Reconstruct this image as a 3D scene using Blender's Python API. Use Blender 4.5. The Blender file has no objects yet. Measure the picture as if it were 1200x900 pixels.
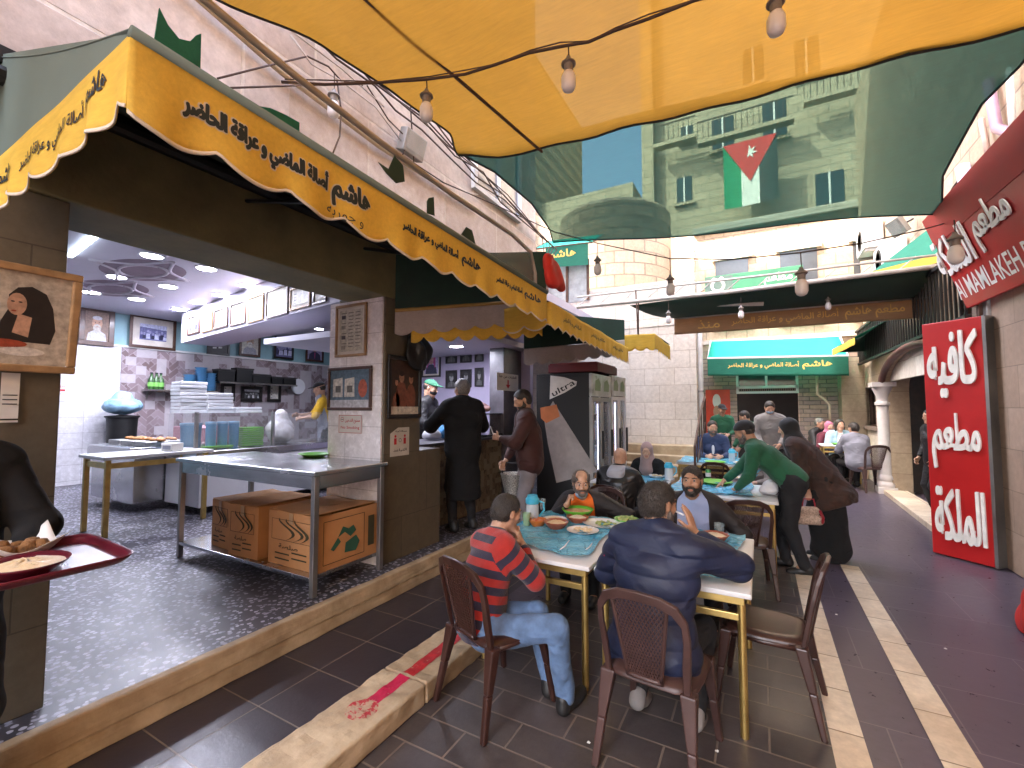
import bpy, bmesh, math, random
import numpy as np
from mathutils import Vector, Matrix, Euler
random.seed(7)
sc = bpy.context.scene
COL = sc.collection
# ------------------------------------------------------------------ camera, sky, sun, exposure
CAM_H, FPX = 1.68, 525.0
YAW, PITCH = math.atan2(290, FPX), math.atan2(28, FPX)
cam = bpy.data.cameras.new('camera')
cam.sensor_width = 36; cam.lens = 36 * FPX / 1200; cam.clip_start = .05; cam.clip_end = 2000
camo = bpy.data.objects.new('camera', cam); COL.objects.link(camo)
camo.location = (0, 0, CAM_H); camo.rotation_euler = (math.pi / 2 + PITCH, 0, YAW)
sc.camera = camo
SUN_EL, SUN_AZ = math.radians(48), math.radians(228)      # azimuth clockwise from +Y, where the sun stands
w = bpy.data.worlds.new('World'); sc.world = w; w.use_nodes = True
nt = w.node_tree; bg = nt.nodes['Background']
sky = nt.nodes.new('ShaderNodeTexSky'); sky.sky_type = 'NISHITA'; sky.sun_disc = False
sky.sun_elevation = SUN_EL; sky.sun_rotation = SUN_AZ; sky.air_density = 1.0; sky.dust_density = 6
nt.links.new(sky.outputs[0], bg.inputs[0]); bg.inputs[1].default_value = 0.15
sl = bpy.data.lights.new('sun', 'SUN'); sl.energy = 2.2; sl.angle = math.radians(.5); sl.color = (1, .93, .82)
so = bpy.data.objects.new('sun', sl); COL.objects.link(so)
sdir = Vector((math.sin(SUN_AZ) * math.cos(SUN_EL), math.cos(SUN_AZ) * math.cos(SUN_EL), math.sin(SUN_EL)))
so.rotation_euler = sdir.to_track_quat('Z', 'Y').to_euler(); so.location = (0, 0, 40)
sc.view_settings.view_transform = 'Standard'; sc.view_settings.look = 'None'
sc.view_settings.exposure = 4.0; sc.view_settings.gamma = 1
sc.cycles.use_denoising = True
sc.cycles.max_bounces = 8; sc.cycles.diffuse_bounces = 4; sc.cycles.glossy_bounces = 3
sc.cycles.transparent_max_bounces = 12; sc.cycles.sample_clamp_indirect = 6
sc.cycles.caustics_reflective = False; sc.cycles.caustics_refractive = False

# ------------------------------------------------------------------ measuring: pixel of the 1200x900 photo -> point on a real plane
def ray(px, py):
    r, u, f = (px - 600) / FPX, -(py - 450) / FPX, 1.0
    z = u * math.cos(PITCH) + f * math.sin(PITCH); f = f * math.cos(PITCH) - u * math.sin(PITCH)
    return Vector((r * math.cos(YAW) - f * math.sin(YAW), r * math.sin(YAW) + f * math.cos(YAW), z))
O = Vector((0, 0, CAM_H))
def onz(px, py, z=0.): d = ray(px, py); return O + d * ((z - CAM_H) / d.z)
def onx(px, py, x): d = ray(px, py); return O + d * (x / d.x)
def ony(px, py, y): d = ray(px, py); return O + d * (y / d.y)

# ------------------------------------------------------------------ materials
MATS = {}
def nodes(name):
    m = bpy.data.materials.new(name); m.use_nodes = True
    n = m.node_tree.nodes; l = m.node_tree.links
    return m, n, l, n['Principled BSDF'], n['Material Output']
def mix_rgb(n, l, fac, a, b, mode='MIX'):
    x = n.new('ShaderNodeMix'); x.data_type = 'RGBA'; x.blend_type = mode
    for i, v in ((0, fac), (6, a), (7, b)):
        if hasattr(v, 'is_linked') or hasattr(v, 'node'): l.new(v, x.inputs[i])
        elif i == 0: x.inputs[0].default_value = v
        else: x.inputs[i].default_value = (*v, 1) if len(v) == 3 else v
    return x.outputs[2]
def math_n(n, l, op, a, b=None):
    x = n.new('ShaderNodeMath'); x.operation = op
    for i, v in ((0, a), (1, b)):
        if v is None: continue
        if hasattr(v, 'node'): l.new(v, x.inputs[i])
        else: x.inputs[i].default_value = v
    return x.outputs[0]
def noise(n, l, vec, scale, detail=4, rough=.6):
    t = n.new('ShaderNodeTexNoise'); t.inputs['Scale'].default_value = scale
    t.inputs['Detail'].default_value = detail; t.inputs['Roughness'].default_value = rough
    if vec is not None: l.new(vec, t.inputs['Vector'])
    return t.outputs[0]
def ramp(n, l, v, a, b):
    r = n.new('ShaderNodeMapRange'); r.clamp = True
    r.inputs[1].default_value = a; r.inputs[2].default_value = b
    l.new(v, r.inputs[0]); return r.outputs[0]
def bump(n, l, b, h, strength, dist=.02):
    x = n.new('ShaderNodeBump'); x.inputs['Strength'].default_value = strength; x.inputs['Distance'].default_value = dist
    l.new(h, x.inputs['Height']); l.new(x.outputs[0], b.inputs['Normal']); return x
def coords(n, kind='Object'): return n.new('ShaderNodeTexCoord').outputs[kind]
def wpos(n): return n.new('ShaderNodeNewGeometry').outputs['Position']
def swz(n, l, v, order):
    s = n.new('ShaderNodeSeparateXYZ'); c = n.new('ShaderNodeCombineXYZ'); l.new(v, s.inputs[0])
    for i, ch in enumerate(order):
        if ch in 'xyz': l.new(s.outputs['xyz'.index(ch)], c.inputs[i])
    return c.outputs[0]
def M(name, col, rough=.6, metal=0., var=.15, scale=6., bmp=.08, bs=60., col2=None, spec=.5, sheen=0., coat=0., alpha=1.):
    """plain surface with uneven tone, uneven gloss and a fine grain"""
    if name in MATS: return MATS[name]
    m, n, l, b, o = nodes(name); c = coords(n)
    n1 = noise(n, l, c, scale, 5)
    hi = col2 or tuple(min(1, x * (1 + var)) for x in col); lo = tuple(x * (1 - var) for x in col) if not col2 else col
    l.new(mix_rgb(n, l, ramp(n, l, n1, .3, .7), lo, hi), b.inputs['Base Color'])
    r = math_n(n, l, 'MULTIPLY_ADD', n1, .25); r.node.inputs[2].default_value = max(.02, rough - .12); l.new(r, b.inputs['Roughness'])
    b.inputs['Metallic'].default_value = metal; b.inputs['Specular IOR Level'].default_value = spec
    if sheen: b.inputs['Sheen Weight'].default_value = sheen
    if coat: b.inputs['Coat Weight'].default_value = coat; b.inputs['Coat Roughness'].default_value = .15
    if bmp: bump(n, l, b, noise(n, l, c, bs, 3), bmp, .01)
    if alpha < 1: b.inputs['Alpha'].default_value = alpha
    MATS[name] = m; return m
def EM(name, col, s):
    m, n, l, b, o = nodes(name); b.inputs['Base Color'].default_value = (*col, 1)
    b.inputs['Emission Color'].default_value = (*col, 1); b.inputs['Emission Strength'].default_value = s
    MATS[name] = m; return m
def STONE(name, order, bw, bh, c1, c2, mort, mw=.006, bmp=.5, rough=.75, stain=None, offset=.5, vary=.35, spec=.5, msmooth=.3):
    """coursed stone or tiles, laid out in metres on the surface's own plane"""
    m, n, l, b, o = nodes(name); v = swz(n, l, wpos(n), order)
    t = n.new('ShaderNodeTexBrick'); l.new(v, t.inputs['Vector']); t.offset = offset
    for k, x in (('Scale', 1), ('Mortar Size', mw), ('Mortar Smooth', msmooth), ('Brick Width', bw), ('Row Height', bh), ('Bias', 0.)):
        t.inputs[k].default_value = x
    t.inputs['Color1'].default_value = (*c1, 1); t.inputs['Color2'].default_value = (*c2, 1); t.inputs['Mortar'].default_value = (*mort, 1)
    big = noise(n, l, wpos(n), 1.3, 8, .7); fine = noise(n, l, wpos(n), 14, 6, .7)
    k = ramp(n, l, big, .3, .7)
    c = mix_rgb(n, l, math_n(n, l, 'MULTIPLY', k, vary), t.outputs[0], stain or tuple(x * .6 for x in c1))
    c = mix_rgb(n, l, .6, c, mix_rgb(n, l, ramp(n, l, fine, .25, .75), (.62, .6, .58), (1.25, 1.25, 1.25)), 'MULTIPLY')
    l.new(c, b.inputs['Base Color']); b.inputs['Specular IOR Level'].default_value = spec
    r = math_n(n, l, 'MULTIPLY_ADD', fine, .3); r.node.inputs[2].default_value = rough - .15; l.new(r, b.inputs['Roughness'])
    h = math_n(n, l, 'ADD', math_n(n, l, 'MULTIPLY', t.outputs[1], -1.), math_n(n, l, 'MULTIPLY', fine, .45))
    bump(n, l, b, h, bmp, .012)
    MATS[name] = m; return m

# ------------------------------------------------------------------ mesh building
class MB:
    def __init__(s): s.v = []; s.f = []; s.mi = []
    def add(s, vs, fs, mi=0):
        k = len(s.v); s.v += [tuple(v) for v in vs]; s.f += [tuple(i + k for i in f) for f in fs]; s.mi += [mi] * len(fs); return s
    def box(s, a, b, mi=0):
        (x0, y0, z0), (x1, y1, z1) = [[min(p, q) for p, q in zip(a, b)], [max(p, q) for p, q in zip(a, b)]]
        vs = [(x, y, z) for z in (z0, z1) for y in (y0, y1) for x in (x0, x1)]
        return s.add(vs, [(0, 2, 3, 1), (4, 5, 7, 6), (0, 1, 5, 4), (2, 6, 7, 3), (0, 4, 6, 2), (1, 3, 7, 5)], mi)
    def obox(s, c, size, rot=(0, 0, 0), mi=0):
        R = Euler(rot).to_matrix(); h = Vector(size) / 2; vs = []
        for z in (-1, 1):
            for y in (-1, 1):
                for x in (-1, 1): vs.append(Vector(c) + R @ Vector((x * h.x, y * h.y, z * h.z)))
        return s.add(vs, [(0, 2, 3, 1), (4, 5, 7, 6), (0, 1, 5, 4), (2, 6, 7, 3), (0, 4, 6, 2), (1, 3, 7, 5)], mi)
    def hexa(s, b4, t4, mi=0):     # bottom loop (ccw from above), top loop
        return s.add(list(b4) + list(t4), [(3, 2, 1, 0), (4, 5, 6, 7)] + [(i, (i + 1) % 4, 4 + (i + 1) % 4, 4 + i) for i in range(4)], mi)
    def tube(s, pts, r, n=8, mi=0, cap=True):
        pts = [Vector(p) for p in pts]; rs = r if isinstance(r, (list, tuple)) else [r] * len(pts)
        vs, fs = [], []; t0 = (pts[1] - pts[0]).normalized()
        u = t0.orthogonal().normalized()
        for i, p in enumerate(pts):
            a = pts[max(0, i - 1)]; b = pts[min(len(pts) - 1, i + 1)]; t = (b - a).normalized()
            u = (u - t * u.dot(t)); u = u.normalized() if u.length > 1e-6 else t.orthogonal().normalized(); w_ = t.cross(u)
            for k in range(n):
                an = 2 * math.pi * k / n; vs.append(p + (u * math.cos(an) + w_ * math.sin(an)) * rs[i])
        for i in range(len(pts) - 1):
            for k in range(n): fs.append((i * n + k, i * n + (k + 1) % n, (i + 1) * n + (k + 1) % n, (i + 1) * n + k))
        if cap: fs += [tuple(range(n))[::-1], tuple((len(pts) - 1) * n + k for k in range(n))]
        return s.add(vs, fs, mi)
    def lathe(s, prof, c=(0, 0, 0), n=24, mi=0, sx=1., sy=1., flute=0., nf=12):
        vs, fs = [], []
        for (r, z) in prof:
            for k in range(n):
                a = 2 * math.pi * k / n; q = r * (1 + flute * math.cos(nf * a)); vs.append((c[0] + q * math.cos(a) * sx, c[1] + q * math.sin(a) * sy, c[2] + z))
        for i in range(len(prof) - 1):
            for k in range(n): fs.append((i * n + k, i * n + (k + 1) % n, (i + 1) * n + (k + 1) % n, (i + 1) * n + k))
        if prof[0][0] > 1e-5: fs.append(tuple(range(n))[::-1])
        if prof[-1][0] > 1e-5: fs.append(tuple((len(prof) - 1) * n + k for k in range(n)))
        return s.add(vs, fs, mi)
    def grid(s, fn, nu, nv, mi=0, flip=False):
        vs = [fn(i / nu, j / nv) for j in range(nv + 1) for i in range(nu + 1)]
        fs = []
        for j in range(nv):
            for i in range(nu):
                q = (j * (nu + 1) + i, j * (nu + 1) + i + 1, (j + 1) * (nu + 1) + i + 1, (j + 1) * (nu + 1) + i); fs.append(q[::-1] if flip else q)
        return s.add(vs, fs, mi)
    def prism(s, poly, fn, d0, d1, mi=0):      # closed outline (2D) extruded between two depths through fn(a, b, d) -> point
        n = len(poly); vs = [fn(a, b, d0) for a, b in poly] + [fn(a, b, d1) for a, b in poly]
        return s.add(vs, [tuple(range(n)), tuple(range(2 * n - 1, n - 1, -1))] + [(i, i + n, (i + 1) % n + n, (i + 1) % n) for i in range(n)], mi)
    def build(s, name, mats, parent=None, world=True, smooth=False, bevel=0., solid=0., subd=0):
        me = bpy.data.meshes.new(name); vs = s.v
        if parent is not None and world:
            inv = wmat(parent).inverted(); vs = [inv @ Vector(v) for v in vs]
        me.from_pydata([tuple(v) for v in vs], [], s.f)
        for m in (mats if isinstance(mats, (list, tuple)) else [mats]): me.materials.append(m)
        me.polygons.foreach_set('material_index', s.mi)
        return link(name, me, parent, smooth, bevel, solid, subd)
def link(name, me, parent=None, smooth=False, bevel=0., solid=0., subd=0):
    bm = bmesh.new(); bm.from_mesh(me); bmesh.ops.recalc_face_normals(bm, faces=bm.faces) if not solid else None
    bm.to_mesh(me); bm.free()
    o = bpy.data.objects.new(name, me); COL.objects.link(o)
    if parent is not None: o.parent = parent
    if smooth: me.polygons.foreach_set('use_smooth', [True] * len(me.polygons))
    if smooth == 'auto':
        md = o.modifiers.new('split', 'EDGE_SPLIT'); md.split_angle = math.radians(40)
    if solid: md = o.modifiers.new('thick', 'SOLIDIFY'); md.thickness = solid; md.offset = 0
    if bevel: md = o.modifiers.new('bev', 'BEVEL'); md.width = bevel; md.segments = 2; md.limit_method = 'ANGLE'; md.angle_limit = math.radians(50)
    if subd: md = o.modifiers.new('sub', 'SUBSURF'); md.levels = md.render_levels = subd
    return o
def rough(o, strength=.02, size=.12, levels=5):
    """worn, uneven faces and edges"""
    s_ = o.modifiers.new('cut', 'SUBSURF'); s_.subdivision_type = 'SIMPLE'; s_.levels = s_.render_levels = levels
    tx = bpy.data.textures.new('wear', 'CLOUDS'); tx.noise_scale = size; tx.noise_depth = 4
    d = o.modifiers.new('wear', 'DISPLACE'); d.texture = tx; d.strength = strength; d.mid_level = .5; d.texture_coords = 'GLOBAL'; return o
def wmat(o):
    m = o.matrix_basis.copy()
    while o.parent: o = o.parent; m = o.matrix_basis @ m
    return m
def tag(o, label, cat, group=None, kind=None):
    if label: o['label'] = label
    if cat: o['category'] = cat
    if group: o['group'] = group
    if kind: o['kind'] = kind
    return o
def thing(name, label, cat, loc=(0, 0, 0), rz=0., group=None):
    o = bpy.data.objects.new(name, None); COL.objects.link(o); o.empty_display_size = .1
    o.location = loc; o.rotation_euler = (0, 0, rz); return tag(o, label, cat, group)
def struct(o): o['kind'] = 'structure'; return o
def copy_tree(o, parent=None):
    c = o.copy(); COL.objects.link(c)
    if parent is not None: c.parent = parent
    for ch in list(o.children): copy_tree(ch, c)
    return c

# ------------------------------------------------------------------ Arabic lettering with the built-in font (joined letter forms, laid right to left)
AR = {}
for base, forms in {'ا': 'FE8D FE8E', 'أ': 'FE83 FE84', 'ة': 'FE93 FE94', 'و': 'FEED FEEE', 'ر': 'FEAD FEAE', 'د': 'FEA9 FEAA', 'ذ': 'FEAB FEAC', 'ز': 'FEAF FEB0',
    'ه': 'FEE9 FEEA FEEB FEEC', 'ش': 'FEB5 FEB6 FEB7 FEB8', 'م': 'FEE1 FEE2 FEE3 FEE4', 'ص': 'FEB9 FEBA FEBB FEBC', 'ل': 'FEDD FEDE FEDF FEE0', 'ض': 'FEBD FEBE FEBF FEC0',
    'ي': 'FEF1 FEF2 FEF3 FEF4', 'ع': 'FEC9 FECA FECB FECC', 'ق': 'FED5 FED6 FED7 FED8', 'ح': 'FEA1 FEA2 FEA3 FEA4', 'ك': 'FED9 FEDA FEDB FEDC', 'ف': 'FED1 FED2 FED3 FED4',
    'ط': 'FEC1 FEC2 FEC3 FEC4', 'ن': 'FEE5 FEE6 FEE7 FEE8', 'ت': 'FE95 FE96 FE97 FE98', 'خ': 'FEA5 FEA6 FEA7 FEA8', 'ج': 'FE9D FE9E FE9F FEA0', 'ب': 'FE8F FE90 FE91 FE92', 'س': 'FEB1 FEB2 FEB3 FEB4'}.items():
    AR[base] = [chr(int(h, 16)) for h in forms.split()]
def shape_ar(s):
    out = []
    for i, c in enumerate(s):
        if c not in AR: out.append(c); continue
        f = AR[c]; prev = i > 0 and s[i - 1] in AR and len(AR[s[i - 1]]) == 4; nxt = i < len(s) - 1 and s[i + 1] in AR and len(f) == 4
        out.append(f[3] if prev and nxt else f[1] if prev else f[2] if nxt else f[0])
    return ''.join(out[::-1])
def text_flat(s, bold=.0, ar=True, ex=0.):
    """letters as flat polygons (or solids), centred, 1 unit wide and h high: (verts, faces, aspect)"""
    c = bpy.data.curves.new('t', 'FONT'); c.body = shape_ar(s) if ar else s; c.offset = bold; c.resolution_u = 3; c.extrude = 0; c.fill_mode = 'FRONT'
    o = bpy.data.objects.new('t', c); COL.objects.link(o)
    dg = bpy.context.evaluated_depsgraph_get(); me = bpy.data.meshes.new_from_object(o.evaluated_get(dg))
    vs = [v.co.copy() for v in me.vertices]; fs = [tuple(p.vertices) for p in me.polygons]
    bpy.data.objects.remove(o); bpy.data.curves.remove(c); bpy.data.meshes.remove(me)
    x0, x1 = min(v.x for v in vs), max(v.x for v in vs); y0, y1 = min(v.y for v in vs), max(v.y for v in vs); W = x1 - x0
    return [((v.x - x0) / W - .5, (v.y - (y0 + y1) / 2) / W) for v in vs], fs, (y1 - y0) / W
def lettering(name, s, fn, width, height, mat, parent, bold=.02, ar=True, thick=0.):
    """fn(a, b, d): a to the right, b up, d out of the surface, in metres from the centre of the writing"""
    vs, fs, asp = text_flat(s, min(bold, .012), ar); ky = height / (asp * width)
    e = max(0., bold - .012) * height * .55 ; mb = MB(); width -= 2 * e; ky = (height - 2 * e) / (asp * width)
    sh_ = [(0, 0)] + ([(e * math.cos(i * math.pi / 4), e * math.sin(i * math.pi / 4)) for i in range(8)] if e > 0 else [])
    for i, (dx, dy) in enumerate(sh_): mb.add([fn(a * width + dx, b * width * ky + dy, thick + i * .00012) for a, b in vs], fs)
    if thick:          # side walls: extrude boundary
        ed = {}
        for f in fs:
            for i in range(len(f)): k = (f[i], f[(i + 1) % len(f)]); ed[k] = 1
        for dx, dy in sh_:
            k0 = len(mb.v); mb.v += [tuple(fn(a * width + dx, b * width * ky + dy, z)) for z in (thick, 0) for a, b in vs]; nv = len(vs)
            for (i, j) in ed:
                if (j, i) not in ed: mb.f.append((j + k0, i + k0, i + k0 + nv, j + k0 + nv)); mb.mi.append(0)
    o = mb.build(name, mat, parent); return o
def plane_fn(c, right, up):
    c, r, u = Vector(c), Vector(right).normalized(), Vector(up).normalized(); nrm = r.cross(u)
    return lambda a, b, d: c + r * a + u * b + nrm * d
# ------------------------------------------------------------------ organic shapes: smooth-blended solids turned into one continuous skin
def A(*x): return np.array(x, dtype=np.float32)
def cap(a, b, ra, rb=None, flat=None, fs=1., op='u', k=.03): return dict(t='c', a=np.asarray(a, np.float32), b=np.asarray(b, np.float32), ra=ra, rb=ra if rb is None else rb, n=flat, fs=fs, op=op, k=k)
def ell(c, r, R=None, op='u', k=.03): return dict(t='e', c=np.asarray(c, np.float32), r=np.asarray(r, np.float32), R=R, op=op, k=k)
def half(p, n, op='i', k=.008): n = np.asarray(n, np.float32); return dict(t='h', p=np.asarray(p, np.float32), n=n / np.linalg.norm(n), op=op, k=k)
def ev1(q, P):
    if q['t'] == 'c':
        a, b = q['a'], q['b']; ba = b - a; L = float(ba @ ba) + 1e-12; pa = P - a
        h = np.clip((pa @ ba) / L, 0, 1); d = pa - h[..., None] * ba
        if q['n'] is not None: d = d + ((1 / q['fs'] - 1) * (d @ q['n']))[..., None] * q['n']
        r = np.sqrt((d * d).sum(-1)) - (q['ra'] + (q['rb'] - q['ra']) * h)
        return r * q['fs'] if q['n'] is not None else r
    if q['t'] == 'e':
        d = P - q['c']
        if q['R'] is not None: d = d @ q['R']
        e = d / q['r']; k0 = np.sqrt((e * e).sum(-1)); e = e / q['r']; k1 = np.sqrt((e * e).sum(-1)) + 1e-9
        return k0 * (k0 - 1) / k1
    return (P - q['p']) @ q['n']
def comb(d, x, q):
    k = q['k']
    if q['op'] == 'u': m = np.maximum(k - np.abs(d - x), 0) / k; return np.minimum(d, x) - m * m * k * .25
    if q['op'] == 's': x = -x
    m = np.maximum(k - np.abs(d - x), 0) / k; return np.maximum(d, x) + m * m * k * .25
def skin(prims, vox, wr=None, seed=0):
    B = 8; lo = np.full(3, 1e9); hi = -lo
    for q in prims:
        if q['op'] != 'u': continue
        for p, r in (((q['a'], q['ra']), (q['b'], q['rb'])) if q['t'] == 'c' else ((q['c'], float(q['r'].max())),)):
            lo = np.minimum(lo, p - r - .03); hi = np.maximum(hi, p + r + .03)
    nb = np.ceil((hi - lo) / (vox * B)).astype(int) + 1
    gi = np.stack(np.meshgrid(*[np.arange(x) for x in nb], indexing='ij'), -1).reshape(-1, 3)
    C = (lo + (gi + .5) * vox * B).astype(np.float32); hd = vox * B * .866
    dc = np.full(len(C), 9., np.float32); each = []
    for q in prims: x = ev1(q, C); each.append(x); dc = comb(dc, x, q)
    keep = np.abs(dc) < hd * 1.6 + .012; gi = gi[keep]; dc = dc[keep]; each = [x[keep] for x in each]
    ar = np.arange(B + 1) * vox; off = np.stack(np.meshgrid(ar, ar, ar, indexing='ij'), -1).astype(np.float32)
    base = (lo + gi * vox * B).astype(np.float32)
    V = np.full((len(gi),) + (B + 1,) * 3, 9., np.float32)
    for q, x in zip(prims, each):
        if q['op'] == 'u': s = x < np.maximum(dc, -.5 * hd) + 3.2 * hd + q['k']
        elif q['op'] == 's': s = -x > dc - 3.2 * hd - q['k']
        else: s = x > dc - 3.2 * hd - q['k']
        s = np.nonzero(s)[0]
        if not len(s): continue
        P = base[s][:, None, None, None, :] + off; V[s] = comb(V[s], ev1(q, P), q)
    if wr is not None:
        for i in range(0, len(gi), 400): V[i:i + 400] += wr(base[i:i + 400][:, None, None, None, :] + off)
    sg = V < 0; n_in = np.zeros((len(gi), B, B, B), np.int8)
    cs = [(i, j, k) for i in (0, 1) for j in (0, 1) for k in (0, 1)]
    sl_ = lambda X, c: X[:, c[0]:c[0] + B, c[1]:c[1] + B, c[2]:c[2] + B]
    for c in cs: n_in += sl_(sg, c)
    ib, ix, iy, iz = np.nonzero((n_in > 0) & (n_in < 8))
    val = np.stack([V[ib, ix + c[0], iy + c[1], iz + c[2]] for c in cs], 1)
    acc = np.zeros((len(ib), 3)); cnt = np.zeros(len(ib)); ca = np.array(cs, float)
    for i in range(8):
        for ax in (4, 2, 1):
            if not i & ax:
                j = i | ax; a, b = val[:, i], val[:, j]; s = (a < 0) != (b < 0)
                t = np.where(s, a / np.where(a - b == 0, 1, a - b), 0)
                acc += np.where(s[:, None], ca[i] + t[:, None] * (ca[j] - ca[i]), 0); cnt += s
    cell = gi[ib] * B + np.stack([ix, iy, iz], 1)
    co = lo + (cell + acc / cnt[:, None]) * vox
    N = (nb * B + 2).astype(np.int64); lin = (cell[:, 0].astype(np.int64) * N[1] + cell[:, 1]) * N[2] + cell[:, 2]
    o = np.argsort(lin); ls = lin[o]; quads = []
    st = (N[1] * N[2], N[2], np.int64(1))
    for ax, (u, v) in ((0, (1, 2)), (1, (2, 0)), (2, (0, 1))):
        far = val[:, (4, 2, 1)[ax]]; s = (val[:, 0] < 0) != (far < 0); idx = np.nonzero(s)[0]
        q = []; ok = np.ones(len(idx), bool)
        for du, dv in ((0, 0), (1, 0), (1, 1), (0, 1)):
            want = lin[idx] - du * st[u] - dv * st[v]; pos = np.clip(np.searchsorted(ls, want), 0, len(ls) - 1)
            ok &= ls[pos] == want; q.append(o[pos])
        q = np.stack(q, 1); inv = val[idx, 0] < 0; q[inv] = q[inv][:, ::-1]; quads.append(q[ok])
    F = np.concatenate(quads)[:, ::-1]
    # relax a little
    nrm = co
    e = np.concatenate([F[:, [0, 1]], F[:, [1, 2]], F[:, [2, 3]], F[:, [3, 0]]])
    for _ in range(2):
        s = np.zeros_like(co); c = np.zeros(len(co)); np.add.at(s, e[:, 0], co[e[:, 1]]); np.add.at(c, e[:, 0], 1); c = np.maximum(c, 1)
        co = co * .5 + s / c[:, None] * .5
    return co, F
def skin_obj(name, prims, vox, mat, parent, wr=None, fmat=None, vattr=None):
    co, F = skin(prims, vox, wr)
    me = bpy.data.meshes.new(name); me.vertices.add(len(co)); me.vertices.foreach_set('co', co.astype(np.float32).ravel())
    me.loops.add(len(F) * 4); me.loops.foreach_set('vertex_index', F.astype(np.int32).ravel())
    me.polygons.add(len(F)); me.polygons.foreach_set('loop_start', np.arange(0, len(F) * 4, 4, dtype=np.int32))
    me.update(calc_edges=True); me.validate()
    for m in (mat if isinstance(mat, (list, tuple)) else [mat]): me.materials.append(m)
    if fmat is not None and len(me.polygons) == len(F): me.polygons.foreach_set('material_index', fmat(co[F].mean(1)).astype(np.int32))
    if vattr is not None: at = me.attributes.new('band', 'FLOAT', 'POINT'); at.data.foreach_set('value', vattr(co).astype(np.float32))
    me.polygons.foreach_set('use_smooth', [True] * len(me.polygons))
    o = bpy.data.objects.new(name, me); COL.objects.link(o); o.parent = parent; return o
def folds(amp, f=18., seed=0., az=.6):
    def w_(P):
        x, y, z = P[..., 0] + seed, P[..., 1] - seed, P[..., 2] * az
        a = np.sin(f * (z + .4 * x) + 2.2 * np.sin(f * .31 * (x - y) + seed)) + .7 * np.sin(f * 1.7 * (z * .7 - .6 * x + .5 * y) + 1.9 * np.sin(f * .53 * (y + z)))
        b = 1 - 2 * np.abs(np.sin(f * .62 * (z * 1.1 + .35 * x - .25 * y) + 1.7 * np.sin(f * .27 * (x + y) - seed)))
        return (amp * (.38 * a + .5 * b ** 3)).astype(np.float32)
    return w_
def quilt(zs, pitch, amp, seed=0.):
    fo = folds(.004, 22, seed)
    def w_(P): return fo(P) - amp * np.sqrt(np.abs(np.sin((P[..., 2] - zs) * math.pi / pitch))).astype(np.float32) + amp * .6
    return w_

# ------------------------------------------------------------------ people
nz = lambda v: np.asarray(v, float) / (np.linalg.norm(v) + 1e-9)
def ik(a, b, l1, l2, pole):
    a, b = np.asarray(a, float), np.asarray(b, float); d = b - a; L = np.linalg.norm(d)
    if L > (l1 + l2) * .995: b = a + d / L * (l1 + l2) * .995; L = (l1 + l2) * .995; d = b - a
    x = (l1 * l1 - l2 * l2 + L * L) / (2 * L); h = math.sqrt(max(0, l1 * l1 - x * x)); u = d / L
    p = np.asarray(pole, float); p = nz(p - u * (p @ u)); return a + u * x + p * h, b
class Pose:
    def __init__(s, hip=(0, 0, .92), lean=0, side=0, twist=0, head=(0, 0, 0), wr=None, wl=None, pr=(.6, -.5, -.6), pl=(-.6, -.5, -.6), ar=None, al=None, kr=(.1, 1, .1), kl=(-.1, 1, .1),
                 hr='relaxed', hl='relaxed', nr=None, nl=None, sh=1., neck=0, girth=1.):
        rd = math.radians; s.h = np.array(hip, float); s.g = girth
        s.up = nz((math.sin(rd(side)), math.sin(rd(lean)), math.cos(rd(lean))))
        r0 = np.array((math.cos(rd(twist)), math.sin(rd(twist)), 0.)); s.r = nz(r0 - s.up * (r0 @ s.up)); s.f = np.cross(s.up, s.r)
        hipr = np.array((math.cos(rd(twist * .4)), math.sin(rd(twist * .4)), 0.))
        s.waist = s.h + s.up * .15; s.chest = s.h + s.up * .33; s.sc = s.h + s.up * .475; s.nb = s.h + s.up * .53
        up2 = nz(s.up * .45 + np.array((0, 0, .55)) + s.f * neck)
        s.sr = s.sc + s.r * .178 * sh; s.sl = s.sc - s.r * .178 * sh
        s.hc = s.nb + up2 * .10 + s.f * .022 + up2 * .075
        yaw, pit, rol = rd(head[1]), rd(head[0]), rd(head[2])
        Rm = Matrix.Rotation(yaw, 3, 'Z') @ Matrix.Rotation(pit, 3, 'X') @ Matrix.Rotation(rol, 3, 'Y')
        s.HR = np.array(Rm); s.hd = lambda x, y, z: s.hc + s.HR @ np.array((x, y, z))
        wr = s.sr + np.array((.08, .1, -.48)) if wr is None else np.array(wr, float); wl = s.sl + np.array((-.08, .1, -.48)) if wl is None else np.array(wl, float)
        s.er, s.wr = ik(s.sr, wr, .285, .255, pr); s.el, s.wl = ik(s.sl, wl, .285, .255, pl)
        s.hr = s.h + hipr * .09 - np.array((0, 0, .02)); s.hl = s.h - hipr * .09 - np.array((0, 0, .02))
        ar = (s.hr[0] + .03, s.hr[1], .085) if ar is None else ar; al = (s.hl[0] - .03, s.hl[1], .085) if al is None else al
        s.kr, s.ar = ik(s.hr, ar, .43, .42, kr); s.kl, s.al = ik(s.hl, al, .43, .42, kl)
        s.hands = (hr, hl); s.nr, s.nl = nr, nl
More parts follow.
